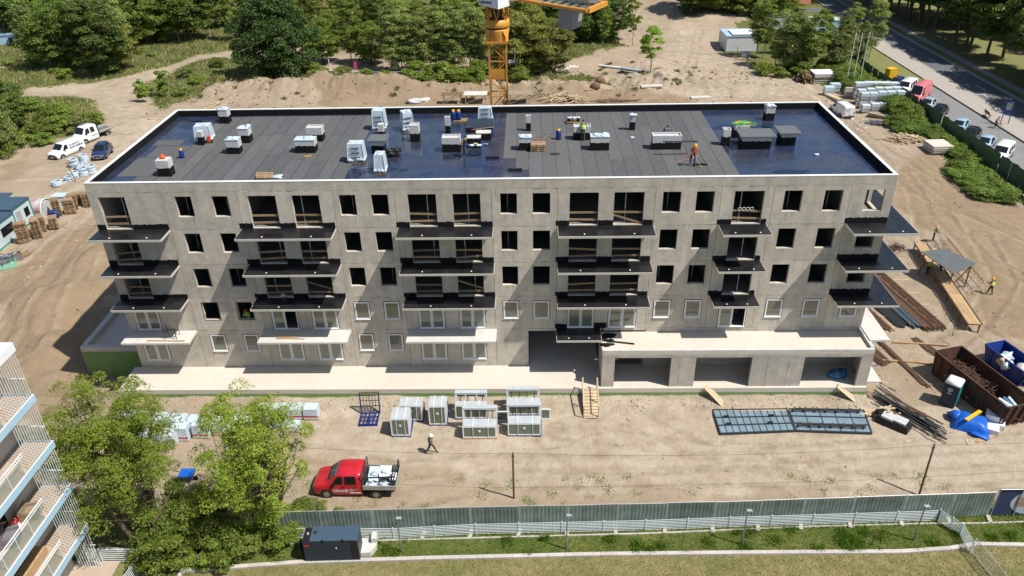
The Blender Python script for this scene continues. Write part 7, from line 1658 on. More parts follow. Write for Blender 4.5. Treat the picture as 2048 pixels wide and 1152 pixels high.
defm('hose_red', (0.45, 0.16, 0.10), .6, var=.1)
A = (31.87, 10.07, 14.90); Bq = (33.98, 9.88, 14.90); hose([Vector(A).lerp(Vector(Bq), k/16)+Vector((0, .5*math.sin(k*.8), .03)) for k in range(17)], 'hose_red', 'red gas hose winding to the gas bottle in the middle of the roof')
hose([Vector(A).lerp(Vector(Bq), k/16)+Vector((0, -.3-.6*math.sin(k*.2), .03)) for k in range(17)], 'hose_red', 'second red hose looping in front of the gas bottle')
A = (43.32, 6.62, 14.90); Bq = (43.74, 4.70, 14.90); hose([(A[0], A[1], 15.8), (A[0]+.1, A[1]-.1, 15.2), (A[0]+.2, A[1]-.5, 14.93), (A[0]+.1, A[1]-1.2, 14.93), (A[0]+.5, A[1]-1.5, 14.93), (Bq[0], Bq[1]+.2, 15.4)], 'hose_red', 'pale red hose running from the wide shaft to the torching worker')
A = (42.60, 3.92, 14.90); hose([(A[0], A[1], 14.93), (A[0]+.1, A[1]+.5, 14.93), (A[0]+.5, A[1]+.7, 14.93), (A[0]+1.2, A[1]+.7, 15.0)], 'hose_red', 'curl of pale red hose at the feet of the torching worker')
defm('orange', (0.70, 0.10, 0.02), .6, var=.1); defm('green_rope', (0.03, 0.35, 0.07), .6, var=.1)
p = (4.70, 2.54, 14.90); p = (p[0], p[1]+.4, 0); t = thing('orange_bag', 'orange bag lying on top of the shaft at the left front of the roof', 'bag', (p[0], p[1]+.0, 16.17)); mb = MB(); mb.blob((0, 0, .08), (.22, .2, .12), amp=.5, sub=2); mb.blob((-.12, .1, .15), (.15, .12, .12), amp=.5); mb.build('fabric', 'orange', t)
p = (5.49, 9.66, 14.90); t = thing('red_cutter', 'orange red petrol cutter standing beside the opened pallet', 'tool', p); mb = MB(); mb.box(-.12, .12, -.1, .1, .1, .6); mb.build('engine', 'orange', t); mb = MB(); mb.tube((0, .1, .5), (-.1, .6, 1.3), .03); mb.tube((.1, -.05, .15), (.1, .05, .15), .16, n=12); mb.build('handle', 'black', t)
p = (48.65, 9.38, 14.90); t = thing('rope_coil', 'tangled green rope and straps on top of the low shaft behind the covered box', 'rope', (p[0], p[1]+.5, 15.87)); r_ = random.Random(3)
for m_ in ('green_rope', 'yellow', 'green_rope'):
    mb = MB(); pts = [(r_.gauss(0, .5), r_.gauss(0, .25), .05+r_.random()*.12) for _ in range(22)]; mb.path(pts, .025, 4); mb.build('rope', m_, t)
p = (28.79, 11.11, 15.30); t = thing('broom', 'red-headed broom lying on the roof hatch', 'broom', (p[0]-1.6, p[1]-.2, 15.38)); mb = MB(); mb.bar((-.35, -.1, 0), (-.05, -.25, 0), .08, .05); mb.build('head', 'red', t); mb = MB(); mb.tube((-.2, -.15, .03), (1.5, .3, .05), .018, n=5); mb.build('handle', 'wood_pale', t)
p = (27.07, 6.01, 15.80); t = thing('tool_clutter', 'blue and white rags and tools spread on the roof box in the middle', 'rags', (p[0]+.6, p[1], 15.79)); 
for k, m_ in enumerate(['tarp', 'white_paint', 'wood_pale', 'wrap', 'tarp', 'steel']): mb = MB(); mb.blob((-.7+.26*k, R5.uniform(-.2, .2), .05), (.2, .12, .07), amp=.6, seed=k); mb.build('rag', m_, t)
for p, lab in [((39.90, 9.68, 14.90), 'white lump of film lying alone on the felt'), ((53.32, 5.45, 14.90), 'tiny white scrap on the dark membrane at the right')]: tag(MB().blob((0, 0, .05), (.22, .12, .07), amp=.5).build('plastic_sheet', 'wrap', None, p), lab, 'film')
mb = MB(); mb.bar((-.35, 0, .05), (.35, 0, .05), .25, .08); tag(mb.build('steel_plate', 'dark_steel', None, (33.58, 6.17, 14.90)), 'small dark plate with two holes lying on the felt', 'plate')
mb = MB(); mb.bar((0, 0, .02), (.5, .15, .02), .05); mb.bar((.15, -.05, .02), (.6, .1, .02), .04); tag(mb.build('yellow_sticks', 'yellow', None, (14.06, 6.34, 14.90)), 'two yellow sticks lying in front of the left shafts', 'sticks')
t = thing('tool_case', 'black tool case and hoses beside the right shaft near the membrane edge', 'tool case', (43.08, 11.26, 14.90)); mb = MB(); mb.box(-.3, .3, -.15, .15, 0, .2); mb.build('case', 'steel', t); mb = MB(); mb.tube((-.3, .3, .1), (.3, .5, .1), .1); mb.tube((0, .7, .1), (.1, 1.0, .1), .08); mb.build('roll', 'black', t)
A = (41.11, 5.17, 15.90); mb = MB(); mb.box(0, 2.6, 0, .18, 0, .06); tag(mb.build('level_rail', 'dark_steel', None, (A[0]+.6, A[1]+.4, 15.98)), 'long dark rail lying on top of the wide shaft', 'rail')
# ---- car park furniture
p = (95.6, 81.8); t = thing('parcel_locker', 'tall yellow cabinet at the head of the car park', 'cabinet', (93.2, 83.0, GZ+.1), .3); mb = MB(); mb.box(-.75, .75, -.6, .6, 0, 2.1); mb.build('body', 'yellow', t); mb = MB(); mb.box(-.78, .78, -.63, .63, 2.101, 2.2); mb.build('top', 'yellow', t)
p = (99.14, 63.96); t = thing('bench', 'brown wooden bench at the edge of the pavement', 'bench', (99.9, 63.4, GZ+.16), 1.45); mb = MB(); mb.box(-.9, .9, -.2, .2, .42, .47); mb.build('seat', 'wood_brown', t); mb = MB(); mb.box(-.9, .9, .2, .25, .55, .9); mb.build('backrest', 'wood_brown', t)
for x in (-.7, .7): mb = MB(); mb.bar((x, 0, 0), (x, 0, .42), .08); mb.bar((x, .18, .3), (x, .24, .88), .05); mb.build('leg', 'dark_steel', t)
t = thing('bus_sign', 'tall blue frame sign with blue panel on the pavement by the bench', 'sign', (100.6, 60.0, GZ+.16), .0); mb = MB()
for x in (-.55, .55): mb.bar((x, 0, 0), (x, 0, 3.3), .09)
mb.bar((-.55, 0, 3.3), (.55, 0, 3.3), .09); mb.build('frame', 'blue', t); mb = MB(); mb.box(-.5, .5, -.03, .03, 1.5, 2.0); mb.build('panel', 'blue', t); mb = MB(); mb.box(-.42, .42, -.03, .03, 2.1, 3.2); mb.build('glass_panel', 'clear_glass', t)
# loose hoses by the garage corner
hose([(57.6, 1.6, GZ+.05), (58.4, 1.3, GZ+.05), (59.5, 1.2, GZ+.05), (60.6, 1.5, GZ+.05)], 'blue', 'blue hose lying by the garage corner', .03)
hose([(58.2, 1.5, GZ+.05), (58.5, .3, GZ+.05), (59.2, -1.0, GZ+.05), (60.0, -2.1, GZ+.05)], 'dark_steel', 'dark cable curving away from the garage corner', .03)
t = thing('concrete_slab', 'pale thin slab lying beside the garage end wall', 'slab', (58.5, .4, H(58.5, .4))); mb = MB(); mb.box(-.7, .8, -1.4, 1.6, 0, .14); mb.build('slab_body', 'concrete_white', t)

# small offcuts and litter that nobody could count
def litter(region, n, seed, label, m, L=(.15, .7), w_=(.03, .1), ok=None):
    r_ = random.Random(seed); mb = MB()
    for i in range(n):
        x, y = r_.uniform(region[0], region[1]), r_.uniform(region[2], region[3]); z = H(x, y)+.03; a = r_.uniform(0, PI); l = r_.uniform(*L)/2; d = Vector((math.cos(a), math.sin(a), r_.uniform(-.1, .1)))*l; mb.bar(Vector((x, y, z))-d, Vector((x, y, z))+d, r_.uniform(*w_), .03)
    tag(mb.build('litter', m), label, 'litter', kind='stuff')
litter((58.5, 64, -8, 4), 46, 1, 'wood offcuts scattered by the garage corner', 'wood_pale')
litter((60, 70, 4, 24), 60, 2, 'offcuts scattered between the rebar bundles', 'wood_grey'); litter((12, 58, -14, -4.5), 34, 3, 'small offcuts scattered over the front yard', 'wood_grey', (.08, .35), (.02, .07))
litter((-29, -18, 14, 40), 70, 4, 'broken pallet boards scattered by the pallet stacks', 'wood_pale'); litter((-12, -3, -6, 16), 30, 5, 'branches and boards on the slope left of the building', 'wood_grey', (.3, 1.4), (.03, .08))
litter((10, 60, 66, 82), 90, 6, 'boards scattered on the bank behind the building', 'wood_grey', (.5, 2.0), (.08, .2)); litter((78, 88, 55, 82), 70, 7, 'wood and film scraps around the block pallets', 'print_white', (.1, .5), (.05, .2))

# ------------------------------------------------------------------ vehicles
defm('car_white', (0.72, 0.76, 0.78), 0.25, var=.03, coat=.5); defm('car_blue', (0.02, 0.035, 0.10), 0.22, var=.05, coat=.6); defm('car_black', (0.012, 0.014, 0.018), 0.2, var=.05, coat=.6)
defm('car_silver', (0.42, 0.52, 0.60), 0.28, metal=.3, var=.04, coat=.5); defm('car_pink', (0.60, 0.17, 0.20), 0.35, var=.05, coat=.3); defm('car_ltblue', (0.30, 0.46, 0.60), 0.28, var=.04, coat=.5); defm('plastic_dark', (0.035, 0.037, 0.04), 0.6, var=.1)
defm('rim', (0.45, 0.45, 0.43), 0.4, metal=.6, var=.1); defm('headlight', (0.6, 0.62, 0.62), 0.1, var=.05, spec=.8); defm('taillight', (0.45, 0.01, 0.01), 0.2, var=0)
def vehicle(name, label, cat, p, rz, st, wid, paint, rear_x=None, wheels=(.9, 3.9), wr=.33, side_win=(), screen=None, rear_win=None, z0=None, group=None, dark_bumper=True, roofm=None):
    """st: stations (x, z_bottom, z_belt, z_top, w_belt, w_top); x=0 is the nose, the car points to -x"""
    t = thing(name, label, cat, (p[0], p[1], (H(*p) if z0 is None else z0)), rz, group)
    st = [tuple(s) for s in st]
    def sec(x):
        for a, b in zip(st[:-1], st[1:]):
            if a[0] <= x <= b[0]: f = (x-a[0])/(b[0]-a[0]+1e-9); return [a[i]*(1-f)+b[i]*f for i in range(6)]
        return list(st[-1] if x > st[-1][0] else st[0])
    def ring(s):
        x, zb, zl, zt, wb_, wt = s; h = wid/2
        half = [(h*wb_*.93, zb), (h*wb_, zb+.15), (h*wb_*1.0, (zb+zl)/2), (h*wb_*.985, zl), (h*(wb_*.35+wt*.65), zl+(zt-zl)*.6), (h*wt, zt-.06*(zt-zl)-.02), (h*wt*.86, zt), (0, zt+.02)]
        return half
    mb = MB(); vs = []; n = 15
    xs_ = []
    for a, b in zip(st[:-1], st[1:]):
        k = max(1, int((b[0]-a[0])/.25)); xs_ += [a[0]+(b[0]-a[0])*i/k for i in range(k)]
    xs_.append(st[-1][0])
    for x in xs_:
        s = sec(x); s[0] = x; h = ring(s); vs += [(x, -y, z) for y, z in h]+[(x, y, z) for y, z in h[::-1][1:]]
    fs = [(i*n+k, i*n+k+1, (i+1)*n+k+1, (i+1)*n+k) for i in range(len(xs_)-1) for k in range(n-1)]
    fs += [(i*n, (i+1)*n, (i+1)*n+n-1, i*n+n-1) for i in range(len(xs_)-1)]
    mb.add(vs, fs, 0, True); mb.add(vs[:n], [tuple(range(n))[::-1]]); mb.add(vs[-n:], [tuple(range(n))])
    body = mb.build('body', paint, t)
    def S(x, u, side, off):
        """u 0 belt .. 1 shoulder"""
        s = sec(x); h = ring(s); a, b, c = h[3], h[4], h[5]
        if u < .6: f = u/.6; y, z = a[0]*(1-f)+b[0]*f, a[1]*(1-f)+b[1]*f
        else: f = (u-.6)/.4; y, z = b[0]*(1-f)+c[0]*f, b[1]*(1-f)+c[1]*f
        return (x, side*(y+off), z)
    for (xa, xb, xc, xd) in side_win:      # belt from xa to xb, top from xc to xd
        for side in (-1, 1):
            g = MB(); vv = []; m_ = 6
            for i in range(m_+1):
                f = i/m_
                for u in (.06, .35, .6, .88): uu = (u-.06)/.82; x = (xa*(1-uu)+xc*uu)*(1-f)+(xb*(1-uu)+xd*uu)*f; vv.append(S(x, u, side, .012))
            g.add(vv, [(i*4+j, i*4+j+1, (i+1)*4+j+1, (i+1)*4+j) for i in range(m_) for j in range(3)], 0, True); g.build('side_window', 'glass_dark', t)
    def topstrip(x0, x1, f, nm):
        g = MB(); vv = []; m_ = 6
        for i in range(m_+1):
            x = x0+(x1-x0)*i/m_; s = sec(x); h = ring(s); y5, z5 = h[6]; ye, ze = h[5]
            for yy, zz in ((-(y5*.6+ye*.4)*f, z5-.0), (-y5*.8*f, z5+.003), (0, h[7][1]), (y5*.8*f, z5+.003), ((y5*.6+ye*.4)*f, z5-.0)): vv.append((x-.012*(1 if x0 < 2 else -1), yy, zz+.018))
        g.add(vv, [(i*5+j, i*5+j+1, (i+1)*5+j+1, (i+1)*5+j) for i in range(m_) for j in range(4)], 0, True); return g.build(nm, 'glass_dark', t)
    if screen: topstrip(screen[0], screen[1], .98, 'windscreen')
    if rear_win: topstrip(rear_win[0], rear_win[1], .92, 'rear_window')
    h = wid/2
    for wx in wheels:
        for sd_ in (-1, 1):
            a = MB(); a.tube((wx, sd_*(h-.1), wr), (wx, sd_*(h*1.0+.004), wr), wr+.09, n=18); a.build('wheel_arch', 'black', t)
            w_ = MB(); w_.xf(Matrix.Identity(4)); w_.tube((wx, sd_*(h-.2), wr), (wx, sd_*(h+.02), wr), wr, n=18); wo = w_.build('wheel', 'rubber', t)
            r_ = MB(); r_.tube((wx, sd_*(h+.0), wr), (wx, sd_*(h+.03), wr), wr*.62, n=14); r_.build('rim', 'rim', wo)
            r2 = MB()
            for k in range(5): a_ = k*2*PI/5+.3; r2.tube((wx+wr*.38*math.cos(a_), sd_*(h+.025), wr+wr*.38*math.sin(a_)), (wx+wr*.38*math.cos(a_), sd_*(h+.036), wr+wr*.38*math.sin(a_)), wr*.14, n=6)
            r2.build('rim_hole', 'black', wo)
    s0 = st[0]; sb = MB()
    if dark_bumper:
        sb.box(-.07, .25, -h*.88, h*.88, s0[1]-.02, s0[1]+.28); sb.build('bumper', 'plastic_dark', t); sb = MB(); L_ = st[-1][0]; sb.box(L_-.1, L_+.06, -h*.92, h*.92, st[-1][1], st[-1][1]+.2); sb.build('bumper', 'plastic_dark', t)
    for sd_ in (-1, 1):
        m_ = MB(); y = sd_*h*.80*s0[4]; zz = s0[2]; m_.blob((.14, y, zz-.06), (.20, .16, .10), sub=2, amp=.0); m_.build('headlight', 'headlight', t)
        if not cat.startswith('pickup'): m_ = MB(); L_ = st[-1][0]; m_.box(L_-.05, L_+.02, sd_*h*.8-.07, sd_*h*.8+.07, st[-1][2]-.3, st[-1][2]-.02); m_.build('tail_light', 'taillight', t)
        if screen: s = sec(screen[0]+.45); m_ = MB(); m_.box(screen[0]+.42, screen[0]+.58, sd_*(h+.05)-.09, sd_*(h+.05)+.09, s[2]+.02, s[2]+.25, taper=.02); m_.build('wing_mirror', 'black', t)
    g = MB(); g.box(-.035, .05, -h*.5, h*.5, s0[2]-.16, s0[2]-.04); g.build('grille', 'black', t)
    g = MB(); g.box(-.08, -.071, -.26, .26, s0[1]+.08, s0[1]+.19); g.build('number_plate', 'print_white', t)
    return t
def van_st(L, H_, hood=.9): return [(0, .32, .80, .86, .86, .70), (.12, .25, .95, 1.02, .95, .80), (hood, .22, 1.06, 1.18, 1.0, .86), (hood+.75, .22, 1.12, H_-.08, 1.0, .82), (hood+1.2, .22, 1.12, H_, 1.0, .84), (L-.25, .22, 1.12, H_, 1.0, .84), (L-.05, .24, 1.10, H_-.06, .98, .82), (L, .3, 1.05, H_-.25, .95, .80)]
def car_st(L, H_, suv=0): return [(0, .32, .62+suv, .68+suv, .80, .66), (.15, .22, .72+suv, .80+suv, .92, .78), (1.0, .2, .86+suv, .96+suv, 1.0, .84), (1.85, .2, .92+suv, H_-.05, 1.0, .72), (2.3, .2, .92+suv, H_, 1.0, .72), (L-1.0, .2, .93+suv, H_-.03, 1.0, .72), (L-.25, .22, .92+suv, 1.02+suv, .97, .78), (L, .3, .85+suv, .92+suv, .88, .7)]
# --- red double cab dropside pickup, nose to the left
TL = 5.35
stn = [(0, .32, .78, .84, .84, .66), (.1, .25, .92, .98, .93, .80), (.35, .22, 1.0, 1.08, .98, .84), (.95, .22, 1.10, 1.22, 1.0, .86), (1.72, .22, 1.16, 1.86, 1.0, .80), (2.1, .22, 1.16, 1.94, 1.0, .82), (3.0, .22, 1.16, 1.95, 1.0, .82), (3.28, .24, 1.16, 1.93, 1.0, .82), (3.34, .26, 1.14, 1.86, .99, .80)]
TZ = H(19.8, -12.2)
tk = vehicle('pickup_truck', 'red double cab dropside pickup truck with white company lettering, parked in the yard', 'pickup truck', (17.05, -12.28), -.02, stn, 1.92, 'red', wheels=(.92, 4.25), wr=.34, side_win=[(1.28, 2.08, 1.72, 2.1), (2.22, 2.98, 2.24, 2.96)], screen=(1.0, 1.70), z0=TZ)
mb = MB(); mb.box(3.36, 5.55, -.45, .45, .42, .56); mb.build('chassis', 'plastic_dark', tk)
mb = MB(); mb.box(3.42, 5.62, -1.0, 1.0, .78, .86); bed = mb.build('load_bed', 'dark_steel', tk)
defm('alu_side', (0.42, 0.41, 0.36), 0.5, metal=.3, var=.12)
for sd_ in (-1, 1):
    mb = MB(); mb.box(3.42, 5.62, sd_*1.0-.02, sd_*1.0+.02, .82, 1.2)
    for z in (.86, .98, 1.10): mb.box(3.44, 5.60, sd_*1.0-.032, sd_*1.0+.032, z, z+.05)
    mb.build('drop_side', 'alu_side', tk)
mb = MB(); mb.box(5.60, 5.64, -.98, .98, .82, 1.2); mb.build('tailgate', 'alu_side', tk); mb = MB(); mb.box(3.40, 3.44, -.98, .98, .86, 1.3)
for y in (-.9, 0, .9): mb.bar((3.42, y, 1.2), (3.42, y, 2.0), .05)
mb.bar((3.42, -.95, 2.0), (3.42, .95, 2.0), .05); mb.bar((3.42, -.95, 1.6), (3.42, .95, 1.6), .04); mb.build('headboard', 'dark_steel', tk)
mb = MB()
for y in (-.95, .95): mb.bar((5.55, y, 1.2), (5.55, y, 1.75), .06)
mb.bar((5.55, -.95, 1.75), (5.55, .95, 1.75), .06); mb.bar((3.45, -.55, 1.45), (5.55, -.55, 1.6), .07); mb.bar((3.6, -.75, 1.0), (5.5, -.75, 1.15), .07)
for x in (3.7, 4.45, 5.3): mb.bar((x, -.5, .9), (x, -.5, 1.75), .07)
mb.build('glass_rack', 'slate', tk)
mb = MB(); mb.box(3.6, 3.9, -.72, -.68, .5, .7); mb.build('rear_mudguard', 'plastic_dark', tk)
for k, (x0, x1, y0, y1, z, m_, rx) in enumerate([(3.6, 4.4, -.4, .8, 1.0, 'wrap', .25), (4.3, 5.1, -.1, .8, 1.1, 'white_paint', .3), (3.6, 4.4, -.9, -.6, .95, 'wrap', .0), (4.5, 5.2, -.85, -.55, .95, 'film', .0), (5.1, 5.5, -.3, .3, 1.0, 'print_white', .1)]):
    t = thing('wrapped_load', ['silver wrapped panel behind the cab on the red pickup', 'bright white sheet lying on the pickup load', 'wrapped roll along the near side of the pickup bed', 'second wrapped roll at the near side of the pickup bed', 'small white box at the tail of the pickup bed'][k], 'panel', (17.05, -12.28, TZ), -.02)
    mb = MB(); Rm_ = Matrix.Rotation(rx, 3, 'X'); mb.box(-(x1-x0)/2, (x1-x0)/2, -(y1-y0)/2, (y1-y0)/2, 0, .14, R=Rm_, T=((x0+x1)/2, (y0+y1)/2, z)); mb.build('sheet', m_, t); mb = MB(); mb.blob(((x0+x1)/2, (y0+y1)/2, z+.15), (.25, .2, .06), amp=.6); mb.build('film', 'wrap', t)
side = TR(1.40, -.985, .61) @ Matrix.Rotation(PI/2, 4, 'X'); text('GRANIT', .27, 'lettering', 'print_white', tk, side, .004)
mb = MB(); mb.box(1.45, 2.42, -.984, -.98, .575, .588); mb.box(2.40, 2.42, -.984, -.98, .588, .80); mb.box(2.28, 2.40, -.984, -.98, .785, .80); mb.build('logo_frame', 'print_white', tk)
for k, (s_, z) in enumerate([('Bauelemente aus Stein', .83), ('Fenster  Treppen', .765), ('Naturstein', .70), ('www.granit', .635)]): text(s_, .062, 'lettering', 'print_white', tk, TR(2.5, -.985, z) @ Matrix.Rotation(PI/2, 4, 'X'), .001)
mb = MB(); mb.box(2.52, 3.25, -.984, -.98, .48, .56); mb.build('white_strip', 'print_white', tk)
mb = MB(); mb.box(2.14, 2.155, -.974, -.966, .32, 1.12); mb.build('door_gap', 'black', tk)
for x in (1.95, 2.85): mb = MB(); mb.box(x, x+.16, -1.0, -.97, .97, 1.0); mb.build('door_handle', 'black', tk)
mb = MB(); mb.box(1.1, 1.3, -.6, -.4, 1.3, 1.302); 
# --- vans and cars at the left
V1 = vehicle('van', 'white panel van with dark side lettering parked at the left, nearest the pipe coils', 'van', (-36.0, 50.3), 0, van_st(5.0, 1.95), 1.9, 'car_white', wheels=(.9, 4.1), side_win=[(1.15, 2.1, 1.6, 2.1)], screen=(.95, 1.62))
d = Vector((-34.2+35.6, 56.2-51.2)); V1.rotation_euler = (0, 0, math.atan2(4.6, 1.6)); V1.location = (-35.0, 50.9, H(-35, 52))
for k, (s_, sz, z) in enumerate([('BAUSERVICE', .34, 1.38), ('MONTAGEBAU', .34, 1.02)]): text(s_, sz, 'lettering', 'print_dark', V1, TR(2.35, -.955 if k else -.9, z) @ Matrix.Rotation(PI/2-(.0 if k else .2), 4, 'X'), .01)
V2 = vehicle('flatbed_truck', 'white double cab flatbed truck parked behind the white van', 'flatbed truck', (-34, 56), 0, [(0, .32, .95, 1.0, .86, .7), (.1, .25, 1.05, 1.12, .95, .8), (.7, .22, 1.2, 1.32, 1.0, .88), (1.35, .22, 1.3, 2.2, 1.0, .84), (1.8, .22, 1.3, 2.3, 1.0, .86), (3.2, .22, 1.3, 2.3, 1.0, .86), (3.25, .24, 1.28, 2.2, .99, .84)], 2.0, 'car_white', wheels=(.85, 4.7), wr=.36, side_win=[(1.0, 1.9, 1.4, 1.9), (2.1, 2.8, 2.1, 2.75)], screen=(.75, 1.33))
V2.rotation_euler = (0, 0, math.atan2(6.0, 2.6)); V2.location = (-34.4, 56.4, H(-34, 57))
mb = MB(); mb.box(3.4, 6.0, -1.05, 1.05, .85, .95); mb.build('load_bed', 'steel', V2); mb = MB(); mb.box(3.3, 3.38, -1.05, 1.05, .8, 2.1); mb.build('headboard', 'slate', V2)
for sd_ in (-1, 1): mb = MB(); mb.box(3.4, 6.0, sd_*1.05-.02, sd_*1.05+.02, .951, 1.25); mb.build('drop_side', 'alu_side', V2)
mb = MB(); mb.box(3.4, 5.9, -.4, .4, .5, .849); mb.build('chassis', 'plastic_dark', V2)
text('TRANSPORT', .2, 'lettering', 'print_dark', V2, TR(2.0, -1.01, .8) @ Matrix.Rotation(PI/2, 4, 'X'), .005)
V3 = vehicle('car', 'dark blue off-road car with front bull bar parked facing the pipe coils', 'car', (-27.8, 49.2), 0, car_st(4.4, 1.75, .12), 1.85, 'car_blue', wheels=(.85, 3.5), wr=.36, side_win=[(1.35, 2.3, 1.9, 2.35), (2.4, 3.3, 2.4, 3.2)], screen=(1.05, 1.83), rear_win=(3.45, 4.1))
V3.rotation_euler = (0, 0, 1.75); V3.location = (-27.7, 49.3, H(-28, 51)); mb = MB(); mb.path([(-.16, -.45, .4), (-.2, -.45, .85), (-.2, .45, .85), (-.16, .45, .4)], .035, 6); mb.build('bull_bar', 'galv', V3)
# --- white van at the block pallets, seen from behind
V4 = vehicle('van', 'small white panel van beside the block pallets, seen from behind', 'van', (80, 64), 0, van_st(4.7, 1.95), 1.85, 'car_white', wheels=(.9, 3.8), side_win=[(1.15, 2.0, 1.6, 2.0)], screen=(.95, 1.62))
V4.rotation_euler = (0, 0, -PI/2+.12); V4.location = (79.2, 69.0, H(80, 66)+.03)
mb = MB(); mb.box(4.69, 4.71, -.015, .015, .5, 1.7); mb.build('door_gap', 'black', V4); mb = MB(); mb.box(4.70, 4.72, -.7, -.1, 1.2, 1.6); mb.build('rear_window', 'tank_wall', V4); mb = MB(); mb.box(4.71, 4.73, .1, .5, .62, .74); mb.build('number_plate', 'print_white', V4)
# --- parked cars: nose toward the pavement or the fence
def parked(y, paint, label, k='car', x=91.7, L=4.4, rz=0.85, h=1.46):
    if k == 'car': v = vehicle('car', label, 'car', (x, y), rz, car_st(L, h), 1.8, paint, wheels=(.85, L-.85), wr=.32, side_win=[(1.35, 2.25, 1.9, 2.3), (2.35, 3.25, 2.35, 3.1)], screen=(1.05, 1.83), rear_win=(L-.95, L-.3), z0=GZ+.09, group='cars parked along the green fence')
    else: v = vehicle('van', label, 'van', (x, y), rz, van_st(L, h), 1.95, paint, wheels=(.95, L-1.0), wr=.35, side_win=[(1.15, 2.1, 1.6, 2.1)]+([(2.3, 3.3, 2.3, 3.3), (3.45, 4.3, 3.45, 4.3)] if h < 2.2 else []), screen=(.95, 1.62), z0=GZ+.09, group='cars parked along the green fence')
    v.rotation_euler = (0, 0, rz); return v
parked(78.4, 'car_blue', 'dark blue estate car parked first, next to the yellow cabinet', rz=.85)
parked(74.8, 'car_white', 'white passenger van parked between dark car and red van', 'van', L=4.9, h=1.95, rz=.85)
parked(70.4, 'car_pink', 'faded red high-roof van parked beside the white van', 'van', L=5.8, h=2.55, rz=.85)
parked(66.6, 'car_silver', 'silver blue estate car parked beside the faded red van', rz=.85)
parked(62.9, 'car_black', 'black estate car parked between the two pale cars', rz=.85, h=1.5)
parked(56.4, 'car_ltblue', 'light blue saloon parked in front of the cyclist', rz=.85)
parked(52.9, 'car_black', 'black hatchback parked right of the light blue saloon', rz=.85, L=4.2)
parked(49.2, 'car_ltblue', 'pale blue estate car parked next to the second black car', rz=.85, h=1.5)
parked(45.0, 'car_white', 'white van with roof window parked at the right edge of the picture', 'van', L=4.8, h=1.9, rz=.85)
# --- bicycle
def bicycle(p, rz, label, z):
    t = thing('bicycle', label, 'bicycle', (p[0], p[1], z), rz)
    for x in (-.52, .52):
        mb = MB(); mb.path([(x+.34*math.cos(a), 0, .35+.34*math.sin(a)) for a in np.linspace(0, 2*PI, 17)], .022, 5); w_ = mb.build('wheel', 'rubber', t); mb = MB()
        for k in range(8): a = k*PI/8; mb.tube((x-.33*math.cos(a), 0, .35-.33*math.sin(a)), (x+.33*math.cos(a), 0, .35+.33*math.sin(a)), .003, n=3)
        mb.build('spokes', 'galv', w_)
    mb = MB(); mb.path([(-.52, 0, .35), (0, 0, .3), (-.15, 0, .85), (-.52, 0, .35)], .02, 6); mb.path([(0, 0, .3), (.4, 0, .85), (-.13, 0, .78)], .02, 6); mb.path([(.52, 0, .35), (.38, 0, .95)], .018, 6); mb.build('frame', 'dark_steel', t)
    mb = MB(); mb.box(-.3, -.05, -.07, .07, .93, .98, taper=.02); mb.build('saddle', 'black', t); mb = MB(); mb.path([(.3, -.28, 1.02), (.38, 0, 1.0), (.3, .28, 1.02)], .015, 5); mb.build('handlebar', 'black', t); return t
bicycle((98.6, 58.4), -.9, 'bicycle ridden past the bench along the car park kerb', GZ+.1)

# ------------------------------------------------------------------ people
defm('skin', (0.52, 0.30, 0.20), 0.6, var=.05); defm('hivis', (0.55, 0.85, 0.03), 0.55, var=.06); defm('hivis_green', (0.20, 0.55, 0.04), 0.6, var=.06); defm('trousers_dark', (0.03, 0.03, 0.035), 0.85, var=.15); defm('trousers_blue', (0.02, 0.035, 0.09), 0.85, var=.15); defm('trousers_grey', (0.10, 0.09, 0.09), 0.85, var=.15)
defm('shirt_grey', (0.16, 0.13, 0.13), 0.85, var=.1); defm('shirt_orange', (0.50, 0.10, 0.04), 0.8, var=.1); defm('shirt_dark', (0.04, 0.05, 0.07), 0.85, var=.1); defm('shirt_tan', (0.40, 0.25, 0.16), 0.85, var=.1); defm('helmet_yellow', (0.80, 0.36, 0.01), 0.35, var=.03); defm('helmet_white', (0.8, 0.8, 0.78), 0.3, var=.02); defm('reflective', (0.75, 0.76, 0.72), 0.3, var=0); defm('hair', (0.05, 0.035, 0.025), 0.7, var=.1); defm('helmet_red', (0.6, 0.03, 0.02), .4, var=0); defm('boots', (0.03, 0.025, 0.02), .7, var=.1)
